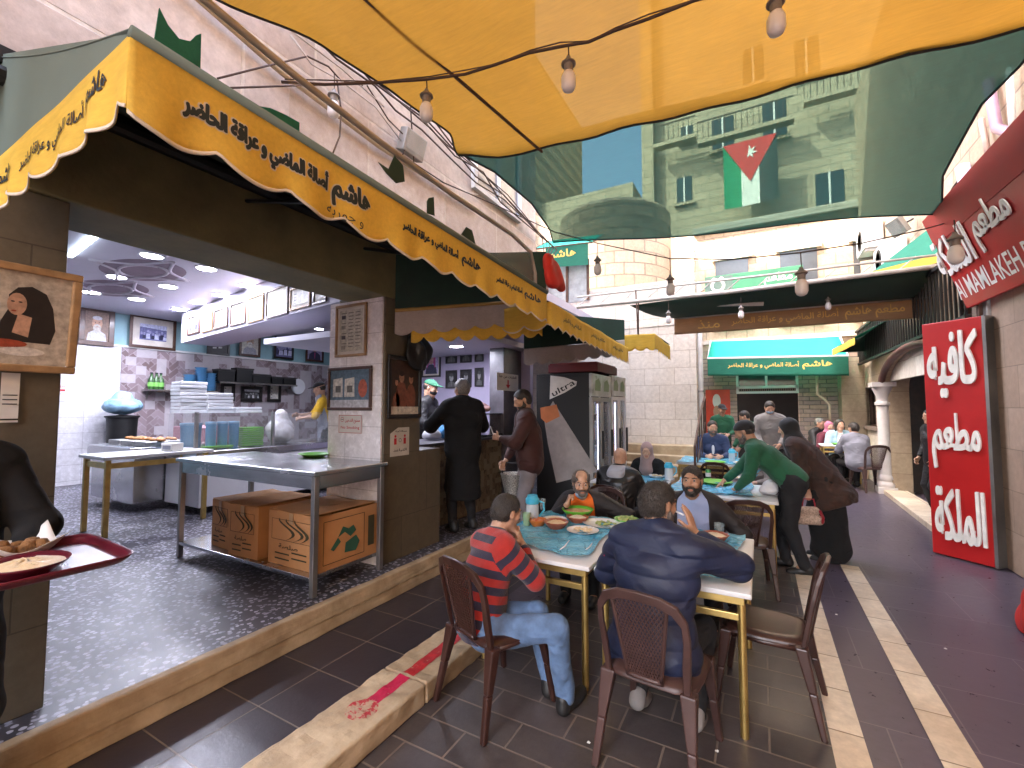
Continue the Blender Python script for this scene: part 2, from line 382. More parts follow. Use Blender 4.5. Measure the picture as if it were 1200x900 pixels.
def hand(w_, fd, n, side, curl, k=.008):
    f = nz(fd); n = np.asarray(n, float); n = nz(n - f * (n @ f)); t = np.cross(f, n) * side; out = []
    c = {'relaxed': (25, 35, 25), 'flat': (6, 8, 6), 'fist': (70, 85, 60), 'grip': (50, 60, 40), 'pinch': (40, 50, 30)}[curl]
    offs, lens = (.030, .010, -.010, -.029), (.072, .080, .074, .058)
    for i in range(4):
        kn = w_ + f * (.09 - .006 * abs(i - 1)) + t * offs[i]
        out.append(cap(w_ + f * .012 + t * offs[i] * .55, kn, .013, .0105, k=.014))
        ang, p = 0, kn
        for j, (fr, r) in enumerate(((.45, .0095), (.32, .0085), (.23, .0075))):
            ang += math.radians(c[j] + (i * 3 if curl == 'relaxed' else 0)); d = f * math.cos(ang) + n * math.sin(ang) + t * offs[i] * 1.6
            q = p + nz(d) * lens[i] * fr; out.append(cap(p, q, r, r * .93, k=.004 if j else .008)); p = q
    a = w_ + f * .025 + t * .025; b = a + nz(f * .55 + t * .75 + n * .3) * .042; e = b + nz(f * .8 + t * .25 + n * .5) * .03; g = e + nz(f * .8 + t * .0 + n * .6) * .024
    return out + [cap(a, b, .0145, .012, k=.012), cap(b, e, .0115, .0105, k=.004), cap(e, g, .0105, .0085, k=.004)]
def body_prims(p, hands=True, detail=True):
    g = p.g; T = lambda q, tg: (q.__setitem__('tag', tg), q)[1]; L = []
    fl = p.f.astype(np.float32)
    L += [T(cap(p.h - p.r * .06, p.h + p.r * .06, .112 * g, flat=fl, fs=.88, k=.06), 'torso'), T(cap(p.waist - p.r * .05, p.waist + p.r * .05, .102 * g, flat=fl, fs=.85, k=.06), 'torso'),
          T(cap(p.h, p.chest, .108 * g, .115 * g, k=.06), 'torso'), T(cap(p.chest - p.r * .07, p.chest + p.r * .07, .112 * g, flat=fl, fs=.86, k=.06), 'torso'),
          T(cap(p.sr * .85 + p.sl * .15, p.sl * .85 + p.sr * .15, .068, flat=fl, fs=.9, k=.06), 'torso'),
          T(cap(p.nb + p.up * .0, p.sr * .8 + p.sc * .2, .048, .05, k=.05), 'torso'), T(cap(p.nb + p.up * .0, p.sl * .8 + p.sc * .2, .048, .05, k=.05), 'torso')]
    for sd, S, E_, W_, sn in ((1, p.sr, p.er, p.wr, 'r'), (-1, p.sl, p.el, p.wl, 'l')):
        L += [T(cap(S, E_, .056, .042, k=.04), 'arm'), T(cap(E_, W_, .042, .027, k=.02), 'fore')]
        if hands:
            fd = nz(W_ - E_); n = p.nr if sd > 0 else p.nl
            n = np.array((-sd * .9, 0, -.45)) if n is None else np.array(n, float)
            hd = p.hands[0 if sd > 0 else 1]
            if isinstance(hd, tuple): hd, fd = hd[0], nz(hd[1])
            L += [T(x, 'hand') for x in hand(W_, fd, n, sd, hd)]
    for H_, K_, A_ in ((p.hr, p.kr, p.ar), (p.hl, p.kl, p.al)):
        L += [T(cap(H_, K_, .088 * g, .058, k=.04), 'thigh'), T(cap(K_, A_, .056, .036, k=.03), 'shin'), T(cap(A_, A_ + A(0, .05, -.03), .036, .03, k=.02), 'ankle')]
    hb = p.hd(0, -.03, -.05); L.append(T(cap(p.nb - p.up * .03, hb, .06, .056, k=.03), 'neck'))
    R_ = p.HR.astype(np.float32); he = lambda c, r, **k: T(ell(p.hd(*c), r, R_, **k), 'head')
    L += [he((0, -.014, .034), (.075, .097, .084), k=.03), he((0, .016, -.036), (.059, .071, .082), k=.03)]
    hc = lambda a, b, ra, rb, **k: T(cap(p.hd(*a), p.hd(*b), ra, rb, **k), 'head')
    L += [hc((0, .064, -.098), (0, .06, -.1), .02, .02, k=.03), hc((-.05, .004, -.055), (-.02, .058, -.1), .018, .016, k=.03), hc((.05, .004, -.055), (.02, .058, -.1), .018, .016, k=.03)]
    if detail:
        for sx in (-1, 1):
            L += [he((sx * .031, .099, .008), (.017, .02, .011), op='s', k=.014), he((sx * .0315, .079, .008), (.0145, .0125, .0095), k=.006), hc((sx * .012, .087, .034), (sx * .045, .074, .032), .0085, .007, k=.012),
                  he((sx * .042, .062, -.022), (.022, .02, .024), k=.02), he((sx * .0135, .093, -.035), (.0095, .011, .0085), k=.007), he((sx * .077, -.006, -.004), (.009, .021, .033), k=.008)]
        L += [hc((0, .086, .016), (0, .108, -.028), .008, .0115, k=.01), hc((-.019, .081, -.063), (.019, .081, -.063), .0065, .0065, k=.008), hc((-.016, .081, -.074), (.016, .081, -.074), .0075, .0075, k=.008),
              hc((-.02, .093, -.0683), (.02, .093, -.0683), .0028, .0028, op='s', k=.003)]
    return L
def grow(q, pad): q = dict(q); [q.__setitem__(k, q[k] + pad) for k in (('ra', 'rb') if q['t'] == 'c' else ('r',))]; q['k'] = max(q['k'], .03); return q
SKINM = {}
def skin_mat(name, col):
    if name in MATS: return MATS[name]
    m, n, l, b, o = nodes(name); c = coords(n); t = noise(n, l, c, 28, 4)
    l.new(mix_rgb(n, l, ramp(n, l, t, .3, .7), tuple(x * y for x, y in zip(col, (.88, .8, .76))), tuple(min(1, x * 1.12) for x in col)), b.inputs['Base Color'])
    b.inputs['Roughness'].default_value = .48; b.inputs['Subsurface Weight'].default_value = .12; b.inputs['Subsurface Radius'].default_value = (.012, .005, .003); b.inputs['Subsurface Scale'].default_value = .5
    bump(n, l, b, noise(n, l, c, 420, 3), .12, .002); MATS[name] = m; return m
def hair_mat(name, col, col2):
    if name in MATS: return MATS[name]
    m, n, l, b, o = nodes(name); c = coords(n); mp = n.new('ShaderNodeMapping'); mp.inputs['Scale'].default_value = (160, 160, 40); l.new(c, mp.inputs[0])
    t = noise(n, l, mp.outputs[0], 1.6, 4); l.new(mix_rgb(n, l, ramp(n, l, t, .35, .65), col, col2), b.inputs['Base Color']); b.inputs['Roughness'].default_value = .5
    bump(n, l, b, t, .9, .006); MATS[name] = m; return m
def strands(o, n_, ln, wd, down, out, seed=1):
    """short locks rooted all over a hair part, in the same mesh"""
    me = o.data; rnd = np.random.default_rng(seed); nf = len(me.polygons)
    if nf < 10: return
    c = np.zeros(nf * 3, np.float32); nn = np.zeros(nf * 3, np.float32); me.polygons.foreach_get('center', c); me.polygons.foreach_get('normal', nn); c = c.reshape(-1, 3); nn = nn.reshape(-1, 3)
    k = rnd.integers(0, nf, n_); p = c[k] + rnd.normal(0, .0015, (n_, 3)); d = nn[k] * out + np.asarray(down) + rnd.normal(0, .28, (n_, 3)); d -= nn[k] * np.minimum(0, (d * nn[k]).sum(1) - .12)[:, None]
    d /= np.linalg.norm(d, axis=1)[:, None]; L = ln * rnd.uniform(.6, 1.3, n_)[:, None]; s_ = np.cross(d, nn[k]); s_ /= np.linalg.norm(s_, axis=1)[:, None] + 1e-9
    m1 = p + d * L * .55 + nn[k] * .0012; tip = p + d * L - nn[k] * L * .12; b = p - nn[k] * .002
    V = np.stack([b - s_ * wd, b + s_ * wd, m1 + s_ * wd * .8, m1 - s_ * wd * .8, tip], 1).reshape(-1, 3)
    bm = bmesh.new(); bm.from_mesh(me); vs = [bm.verts.new(v) for v in V]
    for i in range(n_):
        q = vs[i * 5:i * 5 + 5]; bm.faces.new((q[0], q[1], q[2], q[3])); bm.faces.new((q[3], q[2], q[4]))
    bm.to_mesh(me); bm.free()
def person(label, P, at, rz=0., tone='olive', hair='short', haircol='dark', beard=None, upper=None, lower=None, vox=.006, extras=(), shoes='shoe_black', headz=None, group=None, name='person', detail=True, scale=None, onlyup=None):
    """at: world point of the head's centre; the figure is scaled so that feet meet the ground"""
    loc_h = P.hc; sc_ = scale or (at[2] / loc_h[2]); R_ = Matrix.Rotation(rz, 3, 'Z'); o_ = R_ @ Vector((loc_h[0] * sc_, loc_h[1] * sc_, 0))
    t = thing(name, label, 'person', (at[0] - o_.x, at[1] - o_.y, at[2] - loc_h[2] * sc_), rz, group); t.scale = (sc_,) * 3
    pr = body_prims(P, True, detail); lipm = M('lip_' + tone, tuple(x * y for x, y in zip(TONES[tone], (.85, .55, .52))), .45)
    def fm(c):
        q = (c - P.hc) @ P.HR; return ((np.abs(q[:, 0]) < .024) & (q[:, 1] > .06) & (q[:, 2] < -.056) & (q[:, 2] > -.081)).astype(int)
    skin_obj('body', pr, vox, [skin_mat('skin_' + tone, TONES[tone]), lipm], t, fmat=fm)
    tg = lambda *names: [q for q in pr if q['tag'] in names]
    hm = HAIRS[haircol]; R3 = P.HR.astype(np.float32); hp = lambda *c: P.hd(*c); hn = lambda *v: P.HR @ np.array(v, float)
    if hair in ('short', 'crop', 'balding'):
        pad = .006 if hair == 'crop' else .0085
        ps = [ell(hp(0, -.014, .034), (.075 + pad, .097 + pad, .084 + pad), R3), ell(hp(0, -.03, -.01), (.07 + pad, .075 + pad, .075 + pad), R3)]
        ps += [half(hp(0, .084, .08), hn(0, .8, -.36), k=.02), half(hp(0, .0, -.08), hn(0, .25, -1), k=.01), cap(hp(-.13, .07, -.062), hp(.13, .07, -.062), .086, op='s', k=.012), ell(hp(0, .12, .01), (.062, .07, .062), R3, op='s', k=.012)]
        for sx in (-1, 1): ps.append(ell(hp(sx * .08, -.004, -.012), (.02, .025, .036), R3, op='s', k=.006))
        if hair == 'balding': ps.append(ell(hp(0, .05, .11), (.062, .1, .07), R3, op='s', k=.02))
        ho = skin_obj('hair', ps, vox * .9, hm, t, wr=folds(.0035, 90, 1.3))
        if vox < .0075: strands(ho, 5200, .011 if hair == 'crop' else .019, .0009, P.HR @ np.array((0, -.35, -.5)), .45)
    elif hair == 'long':
        ps = [ell(hp(0, -.016, .034), (.09, .11, .1), R3), cap(hp(0, -.075, 0), hp(0, -.09, -.2), .07, .055, k=.05), cap(hp(.07, -.01, .0), hp(.075, .0, -.19), .03, .025), cap(hp(-.07, -.01, .0), hp(-.075, .0, -.19), .03, .025)]
        ps += [ell(hp(0, .1, -.02), (.064, .1, .1), R3, op='s', k=.012)]; skin_obj('hair', ps, vox, hm, t, wr=folds(.004, 60))
    elif hair == 'hijab':
        ps = [ell(hp(0, -.02, .03), (.092, .112, .1), R3), cap(hp(0, -.02, -.06), P.nb, .09, .1, k=.05), cap(P.nb, P.sc * .6 + P.chest * .4 + P.f * .05, .11, .12, k=.06)]
        ps += [ell(hp(0, .1, -.025), (.058, .09, .085), R3, op='s', k=.015)]; skin_obj('headscarf', ps, vox, hm, t, wr=folds(.006, 34, 2))
    elif hair == 'cap':
        ps = [ell(hp(0, -.014, .045), (.088, .108, .085), R3), half(hp(0, 0, .045), hn(0, -.12, -1), k=.006)]; ps += [ell(hp(0, .1, .058), (.075, .085, .012), R3, k=.012)]
        skin_obj('cap', ps, vox, hm, t)
        skin_obj('hair', [ell(hp(0, -.02, .02), (.081, .1, .08), R3), half(hp(0, .02, 0), hn(0, 1, -.2)), half(hp(0, 0, -.06), hn(0, 0, -1)), half(hp(0, 0, .04), hn(0, 0, 1))], vox, HAIRS['dark'], t)
    elif hair == 'beanie':
        ps = [ell(hp(0, -.016, .038), (.09, .112, .095), R3), half(hp(0, .0, .02), hn(0, .25, -1), k=.012)]; skin_obj('cap', ps, vox, hm, t, wr=folds(.003, 50))
        skin_obj('hair', [ell(hp(0, -.02, .01), (.08, .1, .08), R3), half(hp(0, .0, 0), hn(0, 1, -.1)), half(hp(0, 0, -.06), hn(0, 0, -1)), half(hp(0, 0, .05), hn(0, 0, 1))], vox, HAIRS['dark'], t)
    if beard:
        ps = [ell(hp(0, .018, -.042), (.064, .076, .086), R3), cap(hp(0, .068, -.098), hp(0, .062, -.102), .027, k=.02), cap(hp(-.052, .006, -.056), hp(-.02, .06, -.1), .022, .02, k=.02), cap(hp(.052, .006, -.056), hp(.02, .06, -.1), .022, .02, k=.02), half(hp(0, .0, -.046), hn(0, .12, 1), k=.008), half(hp(0, -.005, -.04), hn(0, -1, 0), k=.01), ell(hp(0, .092, -.069), (.021, .022, .0095), R3, op='s', k=.006)]
        ps.append(cap(hp(-.026, .086, -.055), hp(.026, .086, -.055), .0075, k=.006))
        for sx in (-1, 1): ps += [cap(hp(sx * .07, .012, .0), hp(sx * .06, .02, -.06), .007, .012), cap(hp(sx * .026, .086, -.055), hp(sx * .03, .076, -.085), .0075, .009, k=.006)]
        bo = skin_obj('beard', ps, vox * .85, HAIRS[beard], t, wr=folds(.002, 110))
        if vox < .0075: strands(bo, 1500, .006, .0007, (0, 0, -.6), .5)
    if detail and vox <= .0065:
        for sx in (-1, 1):
            mb = MB(); c = hp(sx * .0315, .0812, .008); d = hn(0, 1, 0)
            q = Vector(d).to_track_quat('Z', 'Y').to_matrix()
            prof = [(.0105 * math.sin(a), .0105 * math.cos(a)) for a in [i * math.pi / 14 for i in range(15)]]
            k = len(mb.v); mb.lathe([(max(r, 1e-6), z) for r, z in prof[::-1]], n=14); mb.v = [tuple(Vector(c) + q @ Vector(v)) for v in mb.v]
            mb.mi = [1 if (Vector(np.mean([mb.v[i] for i in f], 0)) - Vector(c)).dot(Vector(d)) > .0078 else 0 for f in mb.f]
            mb.build('eye', [M('eye_white', (.42, .38, .35), .5, bmp=0, spec=.2), M('eye_dark', (.02, .012, .008), .35, bmp=0, spec=.3)], t, world=False, smooth=True)
            skin_obj('eyebrow', [cap(hp(sx * .015, .0905, .026), hp(sx * .035, .087, .03), .0042, .0048, k=.004), cap(hp(sx * .035, .087, .03), hp(sx * .052, .072, .025), .0045, .003, k=.004)], vox * .5, HAIRS['grey' if haircol == 'grey' else 'dark'], t)
    for g_ in (upper or []):
        pad = g_.get('pad', .02); tags = g_.get('tags', ('torso', 'arm', 'fore'))
        ps = [grow(q, pad) for q in tg(*tags) if q['tag'] == 'torso'] + g_.get('add', lambda P: [])(P)
        if ps and g_.get('hem') is not None: ps.append(half(P.h - P.up * g_['hem'], -P.up, k=.006))
        for q in tg(*tags):
            if q['tag'] == 'torso': continue
            q = grow(q, pad * g_.get('armpad', .75)); q['k'] = g_.get('ak', .022)
            if q['tag'] == 'fore': d_ = q['b'] - q['a']; q['b'] = q['a'] + d_ * (1 - .05 / np.linalg.norm(d_)); q['rb'] = .029 + min(.014, pad * .5)
            ps.append(q)
        if g_.get('collar'): ps += [cap(P.nb + P.up * .0 + P.r * s_ * .035, P.nb + P.up * .045 + P.r * s_ * .03, .05, .045, k=.03) for s_ in (-1, 1)] + [cap(P.nb - P.f * .02, P.nb + P.up * .05 - P.f * .025, .055, .05, k=.03)]
        if g_.get('hood'): ps += [ell(P.nb - P.f * .07 + P.up * .01, (.13, .08, .08), k=.04)]
        if g_.get('open'): a_ = g_['open']; ps += [cap(P.nb + P.f * .12 + P.up * .05, P.h + P.f * .21 - P.up * .1, a_, a_ * 1.2, op='s', k=.012)]
        if g_.get('neckcut', True): ps += [cap(P.nb + P.up * .03 + P.f * .03, P.nb + P.up * .15 + P.f * .03, .052, .06, op='s', k=.008)]
        o = skin_obj(g_.get('name', 'jacket'), ps, g_.get('vox', vox), g_['mat'], t, wr=g_.get('wr', folds(g_.get('fold', .009), g_.get('ff', 20), sc_ * 3.1)), vattr=g_.get('vattr', lambda P: None)(P))
    if lower:
        pad = lower.get('pad', .014); ps = [grow(q, pad * .8) for q in tg('torso')[:2]] + [half(P.waist, P.up, k=.004)] + [grow(q, pad) for q in tg('thigh', 'shin')]
        ps += lower.get('add', lambda P: [])(P)
        skin_obj(lower.get('name', 'trousers'), ps, lower.get('vox', vox), lower['mat'], t, wr=folds(.009, 24, 1.7))
    if shoes:
        for A_, K_ in ((P.ar, P.kr), (P.al, P.kl)):
            d = nz(A_ - K_); f = np.array((0, 1., 0)) if abs(d[2]) > .5 else np.array((0, .3, -.9)); f = nz(f - d * (f @ d) * .9); b = A_ + d * .045
            skin_obj('shoe', [cap(A_ - f * .02, b - f * .03, .046, .04, k=.03), cap(b - f * .03, b + f * .14, .038, .034, k=.03), cap(b + f * .06, b + f * .15, .04, .032, k=.03)], max(vox, .006), MATS[shoes], t)
    for fn in extras: fn(t, P)
    return t
# ------------------------------------------------------------------ palette
TONES = dict(olive=(.42, .24, .15), tan=(.5, .3, .2), fair=(.58, .37, .27))
HAIRS = dict(dark=hair_mat('hair_dark', (.012, .009, .007), (.045, .034, .026)), grey=hair_mat('hair_grey', (.06, .055, .05), (.28, .26, .24)),
             salt=hair_mat('hair_salt', (.014, .011, .009), (.08, .066, .056)), stub=hair_mat('hair_stubble', (.06, .045, .037), (.2, .17, .155)), mauve=M('scarf_mauve', (.35, .24, .23), .85, sheen=.3, bmp=.3, bs=300), blackcloth=M('black_cloth', (.012, .011, .012), .85, sheen=.2),
             pink=M('scarf_pink', (.5, .16, .25), .85), green=M('cap_green', (.02, .12, .06), .8))
STEEL = M("stainless_steel", (.55, .55, .56), .24, 1., .1, 3, .05, 90)
STEELD = M('dull_steel', (.33, .32, .31), .42, .9, .2, 3)
GOLD = M('brass_tube', (.52, .36, .12), .34, .85, .18, 10, .1)
CHROME = M('chrome', (.6, .6, .6), .18, 1.)
BROWNP = M('brown_plastic', (.04, .016, .012), .34, 0, .25, 7, .06, 120, spec=.5)
BROWNP2 = M('brown_plastic_faded', (.06, .03, .026), .42, 0, .25, 7, .06, 120)
LAMIN = M('white_laminate', (.68, .67, .66), .35, 0, .05, 4, .02)
WHITE = M('white_paint', (.74, .73, .72), .55, 0, .06, 3)
PLW = M('white_plastic', (.78, .78, .8), .35, 0, .04, 3, .02)
CREAM = M('cream_enamel', (.6, .57, .5), .5, 0, .1)
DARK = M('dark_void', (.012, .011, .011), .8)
DGREEN = M('dark_green_fabric', (.018, .045, .03), .8, 0, .25, 4, .2, 200)
BLACKM = M('black_metal', (.006, .0055, .0055), .5, 0, .2, 8)
RUST = M('brown_steel', (.09, .05, .035), .6, .3, .3, 14)
CABLE = M('cable_brown', (.06, .032, .024), .65)
CABLEW = M('cable_white', (.55, .5, .48), .6)
WOODF = M('walnut_frame', (.075, .03, .016), .38, 0, .35, 9, .1, 40, coat=.2)
OAKF = M('oak_frame', (.34, .2, .09), .45, 0, .3, 12)
GILT = M('gilt_frame', (.55, .36, .12), .35, .7, .25, 20)
BLACKF = M('black_frame', (.016, .013, .012), .35)
MAT_ = M('cream_mount', (.62, .57, .5), .8)
RED = M('red_paint', (.42, .012, .012), .4, 0, .12, 3, .04, 60)
REDC = M('red_cloth', (.36, .02, .014), .65, 0, .15, 3, .1, 240)
LETW = M('white_letter', (.78, .76, .72), .45)
INK = M('dark_ink', (.012, .025, .032), .6)
INKK = M('black_ink', (.012, .012, .012), .6)
LETY = M('yellow_letter', (.7, .52, .12), .6)
GOLDL = M('faded_gold_letter', (.75, .5, .16), .6)
REDINK = M('red_ink', (.5, .02, .03), .6)
PAPER = M('paper', (.7, .68, .64), .8, 0, .05)
CARD = M('cardboard', (.5, .25, .1), .8, 0, .14, 3, .12, 140)
CARDI = M('carton_print', (.05, .045, .02), .8)
GREENP = M('green_plastic', (.12, .42, .03), .35, 0, .12, 5, .04)
BLUEP = M('blue_plastic', (.12, .33, .55), .4, 0, .1, 4)
def GLASS(name, col=(.9, .95, .95), a=.22, rough=.05):
    m, n, l, b, o = nodes(name); b.inputs['Base Color'].default_value = (*col, 1); b.inputs['Roughness'].default_value = rough
    b.inputs['Alpha'].default_value = a; b.inputs['Specular IOR Level'].default_value = .8; MATS[name] = m; return m
GLS = GLASS('clear_glass', (.8, .85, .85), .1); GLS2 = GLASS('tumbler_glass', (.5, .58, .58), .22); TINT = GLASS('dusty_plastic', (.5, .48, .5), .24, .4)
PANE = GLASS('fridge_pane', (.45, .5, .55), .35, .06)
def CLOTH(name, col, trans, thru, weave=420, col2=None, patch=0.):
    """shade cloth: light passes by scattering (trans) and straight through the weave (thru)"""
    m, n, l, b, o = nodes(name); c = wpos(n); t = noise(n, l, c, 2.2, 6, .65)
    mp = n.new('ShaderNodeMapping'); mp.inputs['Scale'].default_value = (1, 9, 9); mp.inputs['Rotation'].default_value = (0, 0, .12); l.new(c, mp.inputs[0])
    st = noise(n, l, mp.outputs[0], 6, 5, .7); fac = math_n(n, l, 'MULTIPLY_ADD', st, .5); fac.node.inputs[2].default_value = .0
    l.new(math_n(n, l, 'MULTIPLY', t, .5), fac.node.inputs[2])
    cc = mix_rgb(n, l, ramp(n, l, fac, .3, .7), tuple(x * .8 for x in col), col2 or tuple(min(1, x * 1.15) for x in col))
    l.new(cc, b.inputs['Base Color']); b.inputs['Roughness'].default_value = .85
    tr = n.new('ShaderNodeBsdfTranslucent'); l.new(cc, tr.inputs[0]); tp = n.new('ShaderNodeBsdfTransparent')
    m1 = n.new('ShaderNodeMixShader'); m1.inputs[0].default_value = trans; l.new(b.outputs[0], m1.inputs[1]); l.new(tr.outputs[0], m1.inputs[2])
    m2 = n.new('ShaderNodeMixShader'); l.new(m1.outputs[0], m2.inputs[1]); l.new(tp.outputs[0], m2.inputs[2])
    if thru:
        tp.inputs[0].default_value = (.66, .95, .83, 1) if col[1] > col[0] else (1, .85, .5, 1); g = noise(n, l, c, weave, 2, .5); k = math_n(n, l, 'MULTIPLY_ADD', ramp(n, l, g, .3, .7), thru); k.node.inputs[2].default_value = thru * .5; l.new(k, m2.inputs[0])
    else: m2.inputs[0].default_value = 0
    bump(n, l, b, noise(n, l, c, 260, 2), .2, .004); l.new(m2.outputs[0], o.inputs[0]); MATS[name] = m; return m
YCLOTH = CLOTH('yellow_shade_cloth', (.52, .255, .032), .34, .02)
GCLOTH = CLOTH('green_shade_cloth', (.007, .07, .055), .17, .078, 320)
YVAL = CLOTH('yellow_awning_cloth', (.9, .61, .1), .3, 0)
WVAL = CLOTH('white_awning_cloth', (.62, .56, .52), .3, 0)
TEALC = CLOTH('teal_awning_cloth', (.06, .78, .62), .55, 0)
GREENC = CLOTH('green_awning_cloth', (.025, .2, .13), .3, 0)
GREYG = M('grey_green_awning', (.13, .17, .145), .75, 0, .1, 2, .1, 200)
BANB = CLOTH('brown_banner_cloth', (.42, .29, .19), .6, 0)

PANEL = STONE('stone_panels', 'yz', 1.15, .62, (.84, .76, .7), (.54, .46, .42), (.86, .8, .72), .014, .6, .6, (.34, .25, .2), .5, .75)
LIMEX = STONE('limestone_courses_side', 'yz', .52, .3, (.55, .43, .31), (.46, .34, .24), (.3, .24, .18), .012, 1., .85, (.3, .2, .13))
LIMEY = STONE('limestone_courses_front', 'xz', .52, .3, (.58, .46, .33), (.5, .38, .27), (.34, .27, .2), .012, 1., .85, (.33, .22, .14))
PALEY = STONE('pale_ashlar_front', 'xz', .62, .36, (.8, .75, .68), (.68, .63, .56), (.5, .44, .37), .008, .5, .8, (.42, .33, .23))
PALEX = STONE('pale_ashlar_side', 'yz', .62, .36, (.8, .75, .68), (.68, .63, .56), (.5, .44, .37), .008, .5, .8, (.42, .33, .23))
VENEER = STONE('split_stone_veneer', 'xz', .38, .11, (.5, .33, .24), (.3, .2, .2), (.12, .09, .08), .012, 1.4, .8, (.55, .45, .38), .37, .5)
DSTONE = STONE('dark_stone_cladding', 'yz', .75, .62, (.12, .1, .068), (.095, .08, .056), (.05, .042, .03), .004, .3, .5, (.17, .14, .09))
DSTONEY = STONE('dark_stone_cladding_end', 'xz', .75, .62, (.12, .1, .068), (.095, .08, .056), (.05, .042, .03), .004, .3, .5, (.17, .14, .09))
OLIVE = M('olive_plaster', (.2, .18, .09), .7, 0, .3, 2.5, .2, 30)
GREYST = M('grey_marble', (.1, .095, .11), .35, 0, .5, 3, .05, 20)
PURPLE = M('lilac_plaster', (.42, .38, .52), .6, 0, .05)
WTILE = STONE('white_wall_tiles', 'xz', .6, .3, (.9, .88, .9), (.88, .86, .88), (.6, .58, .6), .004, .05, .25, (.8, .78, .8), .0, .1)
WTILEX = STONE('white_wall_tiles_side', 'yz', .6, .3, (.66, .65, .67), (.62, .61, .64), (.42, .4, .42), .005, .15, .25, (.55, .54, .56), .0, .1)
TEALW = M('aqua_plaster', (.3, .5, .54), .6, 0, .06)
CEIL = M('ceiling_plaster', (.5, .48, .56), .7, 0, .04)
SLATE = STONE('slate_paving', 'xy', .46, .2, (.052, .042, .046), (.033, .027, .029), (.22, .17, .13), .006, .45, .36, (.12, .1, .09), .5, .75)
SLATE2 = STONE('slate_paving_large', 'xy', .9, .62, (.085, .066, .095), (.072, .056, .08), (.17, .15, .16), .004, .14, .32, (.1, .08, .1), .4, .6)
SLATE3 = STONE('slate_paving_strip', 'xy', .42, .4, (.05, .042, .052), (.036, .03, .038), (.24, .19, .14), .005, .3, .36, (.05, .04, .045), .0, .5)
TRAV = STONE('travertine_strip', 'xy', .6, .42, (.84, .74, .58), (.72, .6, .45), (.25, .19, .13), .006, .4, .55, (.34, .22, .12), .0, .6)
KERBST = M('kerb_limestone', (.34, .25, .15), .75, 0, .4, 5, .4, 22, col2=(.58, .46, .3))
def mosaic(name, order, sc_, c1, c2, c3):
    """zigzag of slanted tiles: two brick layouts at plus and minus 45 degrees in alternate bands"""
    m, n, l, b, o = nodes(name); v = swz(n, l, wpos(n), order); cols = []
    for k in (1, -1):
        mp = n.new('ShaderNodeMapping'); mp.inputs['Rotation'].default_value = (0, 0, k * math.pi / 4); l.new(v, mp.inputs[0])
        t = n.new('ShaderNodeTexBrick'); l.new(mp.outputs[0], t.inputs[0]); t.offset = .5
        for q, x in (('Scale', sc_), ('Mortar Size', .008), ('Brick Width', .8), ('Row Height', .32), ('Bias', -.1)): t.inputs[q].default_value = x
        t.inputs['Color1'].default_value = (*c1, 1); t.inputs['Color2'].default_value = (*c2, 1); t.inputs['Mortar'].default_value = (*c3, 1); cols.append(t.outputs[0])
    s = n.new('ShaderNodeSeparateXYZ'); l.new(v, s.inputs[0])
    band = math_n(n, l, 'GREATER_THAN', math_n(n, l, 'FRACT', math_n(n, l, 'MULTIPLY', s.outputs[0], sc_ * .9)), .5)
    c = mix_rgb(n, l, band, cols[0], cols[1]); w_ = n.new('ShaderNodeTexWhiteNoise'); fl = n.new('ShaderNodeVectorMath'); fl.operation = 'SNAP'; l.new(v, fl.inputs[0]); fl.inputs[1].default_value = (.55 / sc_,) * 3; l.new(fl.outputs[0], w_.inputs[0])
    l.new(mix_rgb(n, l, math_n(n, l, 'MULTIPLY', math_n(n, l, 'GREATER_THAN', w_.outputs[0], .6), .8), c, c3), b.inputs['Base Color']); b.inputs['Roughness'].default_value = .35
    MATS[name] = m; return m
MOSX = mosaic('zigzag_mosaic', 'yz', 3.0, (.34, .27, .29), (.15, .095, .095), (.5, .46, .48))
MOSC = mosaic('counter_mosaic', 'yz', 7., (.3, .24, .14), (.1, .08, .05), (.4, .34, .22))
def terrazzo():
    m, n, l, b, o = nodes('terrazzo_floor'); v = wpos(n); mp = n.new('ShaderNodeMapping'); mp.inputs['Scale'].default_value = (1, 1, 1); l.new(v, mp.inputs[0])
    vo = n.new('ShaderNodeTexVoronoi'); vo.inputs['Scale'].default_value = 32; l.new(mp.outputs[0], vo.inputs[0]); s = n.new('ShaderNodeSeparateColor'); l.new(vo.outputs['Color'], s.inputs[0])
    chip = math_n(n, l, 'MULTIPLY', math_n(n, l, 'GREATER_THAN', s.outputs[0], .38), math_n(n, l, 'LESS_THAN', vo.outputs['Distance'], .46))
    c = mix_rgb(n, l, chip, (.05, .046, .056), mix_rgb(n, l, s.outputs[1], (.2, .2, .25), (.6, .59, .68)))
    c = mix_rgb(n, l, math_n(n, l, 'MULTIPLY', ramp(n, l, noise(n, l, v, 1.1, 5), .35, .7), .5), c, (.05, .045, .045))
    l.new(c, b.inputs['Base Color']); r = math_n(n, l, 'MULTIPLY_ADD', noise(n, l, v, 2.3, 5), .3); r.node.inputs[2].default_value = .3; l.new(r, b.inputs['Roughness'])
    bump(n, l, b, noise(n, l, v, 3, 3), .1, .02); return m
TERR = terrazzo()

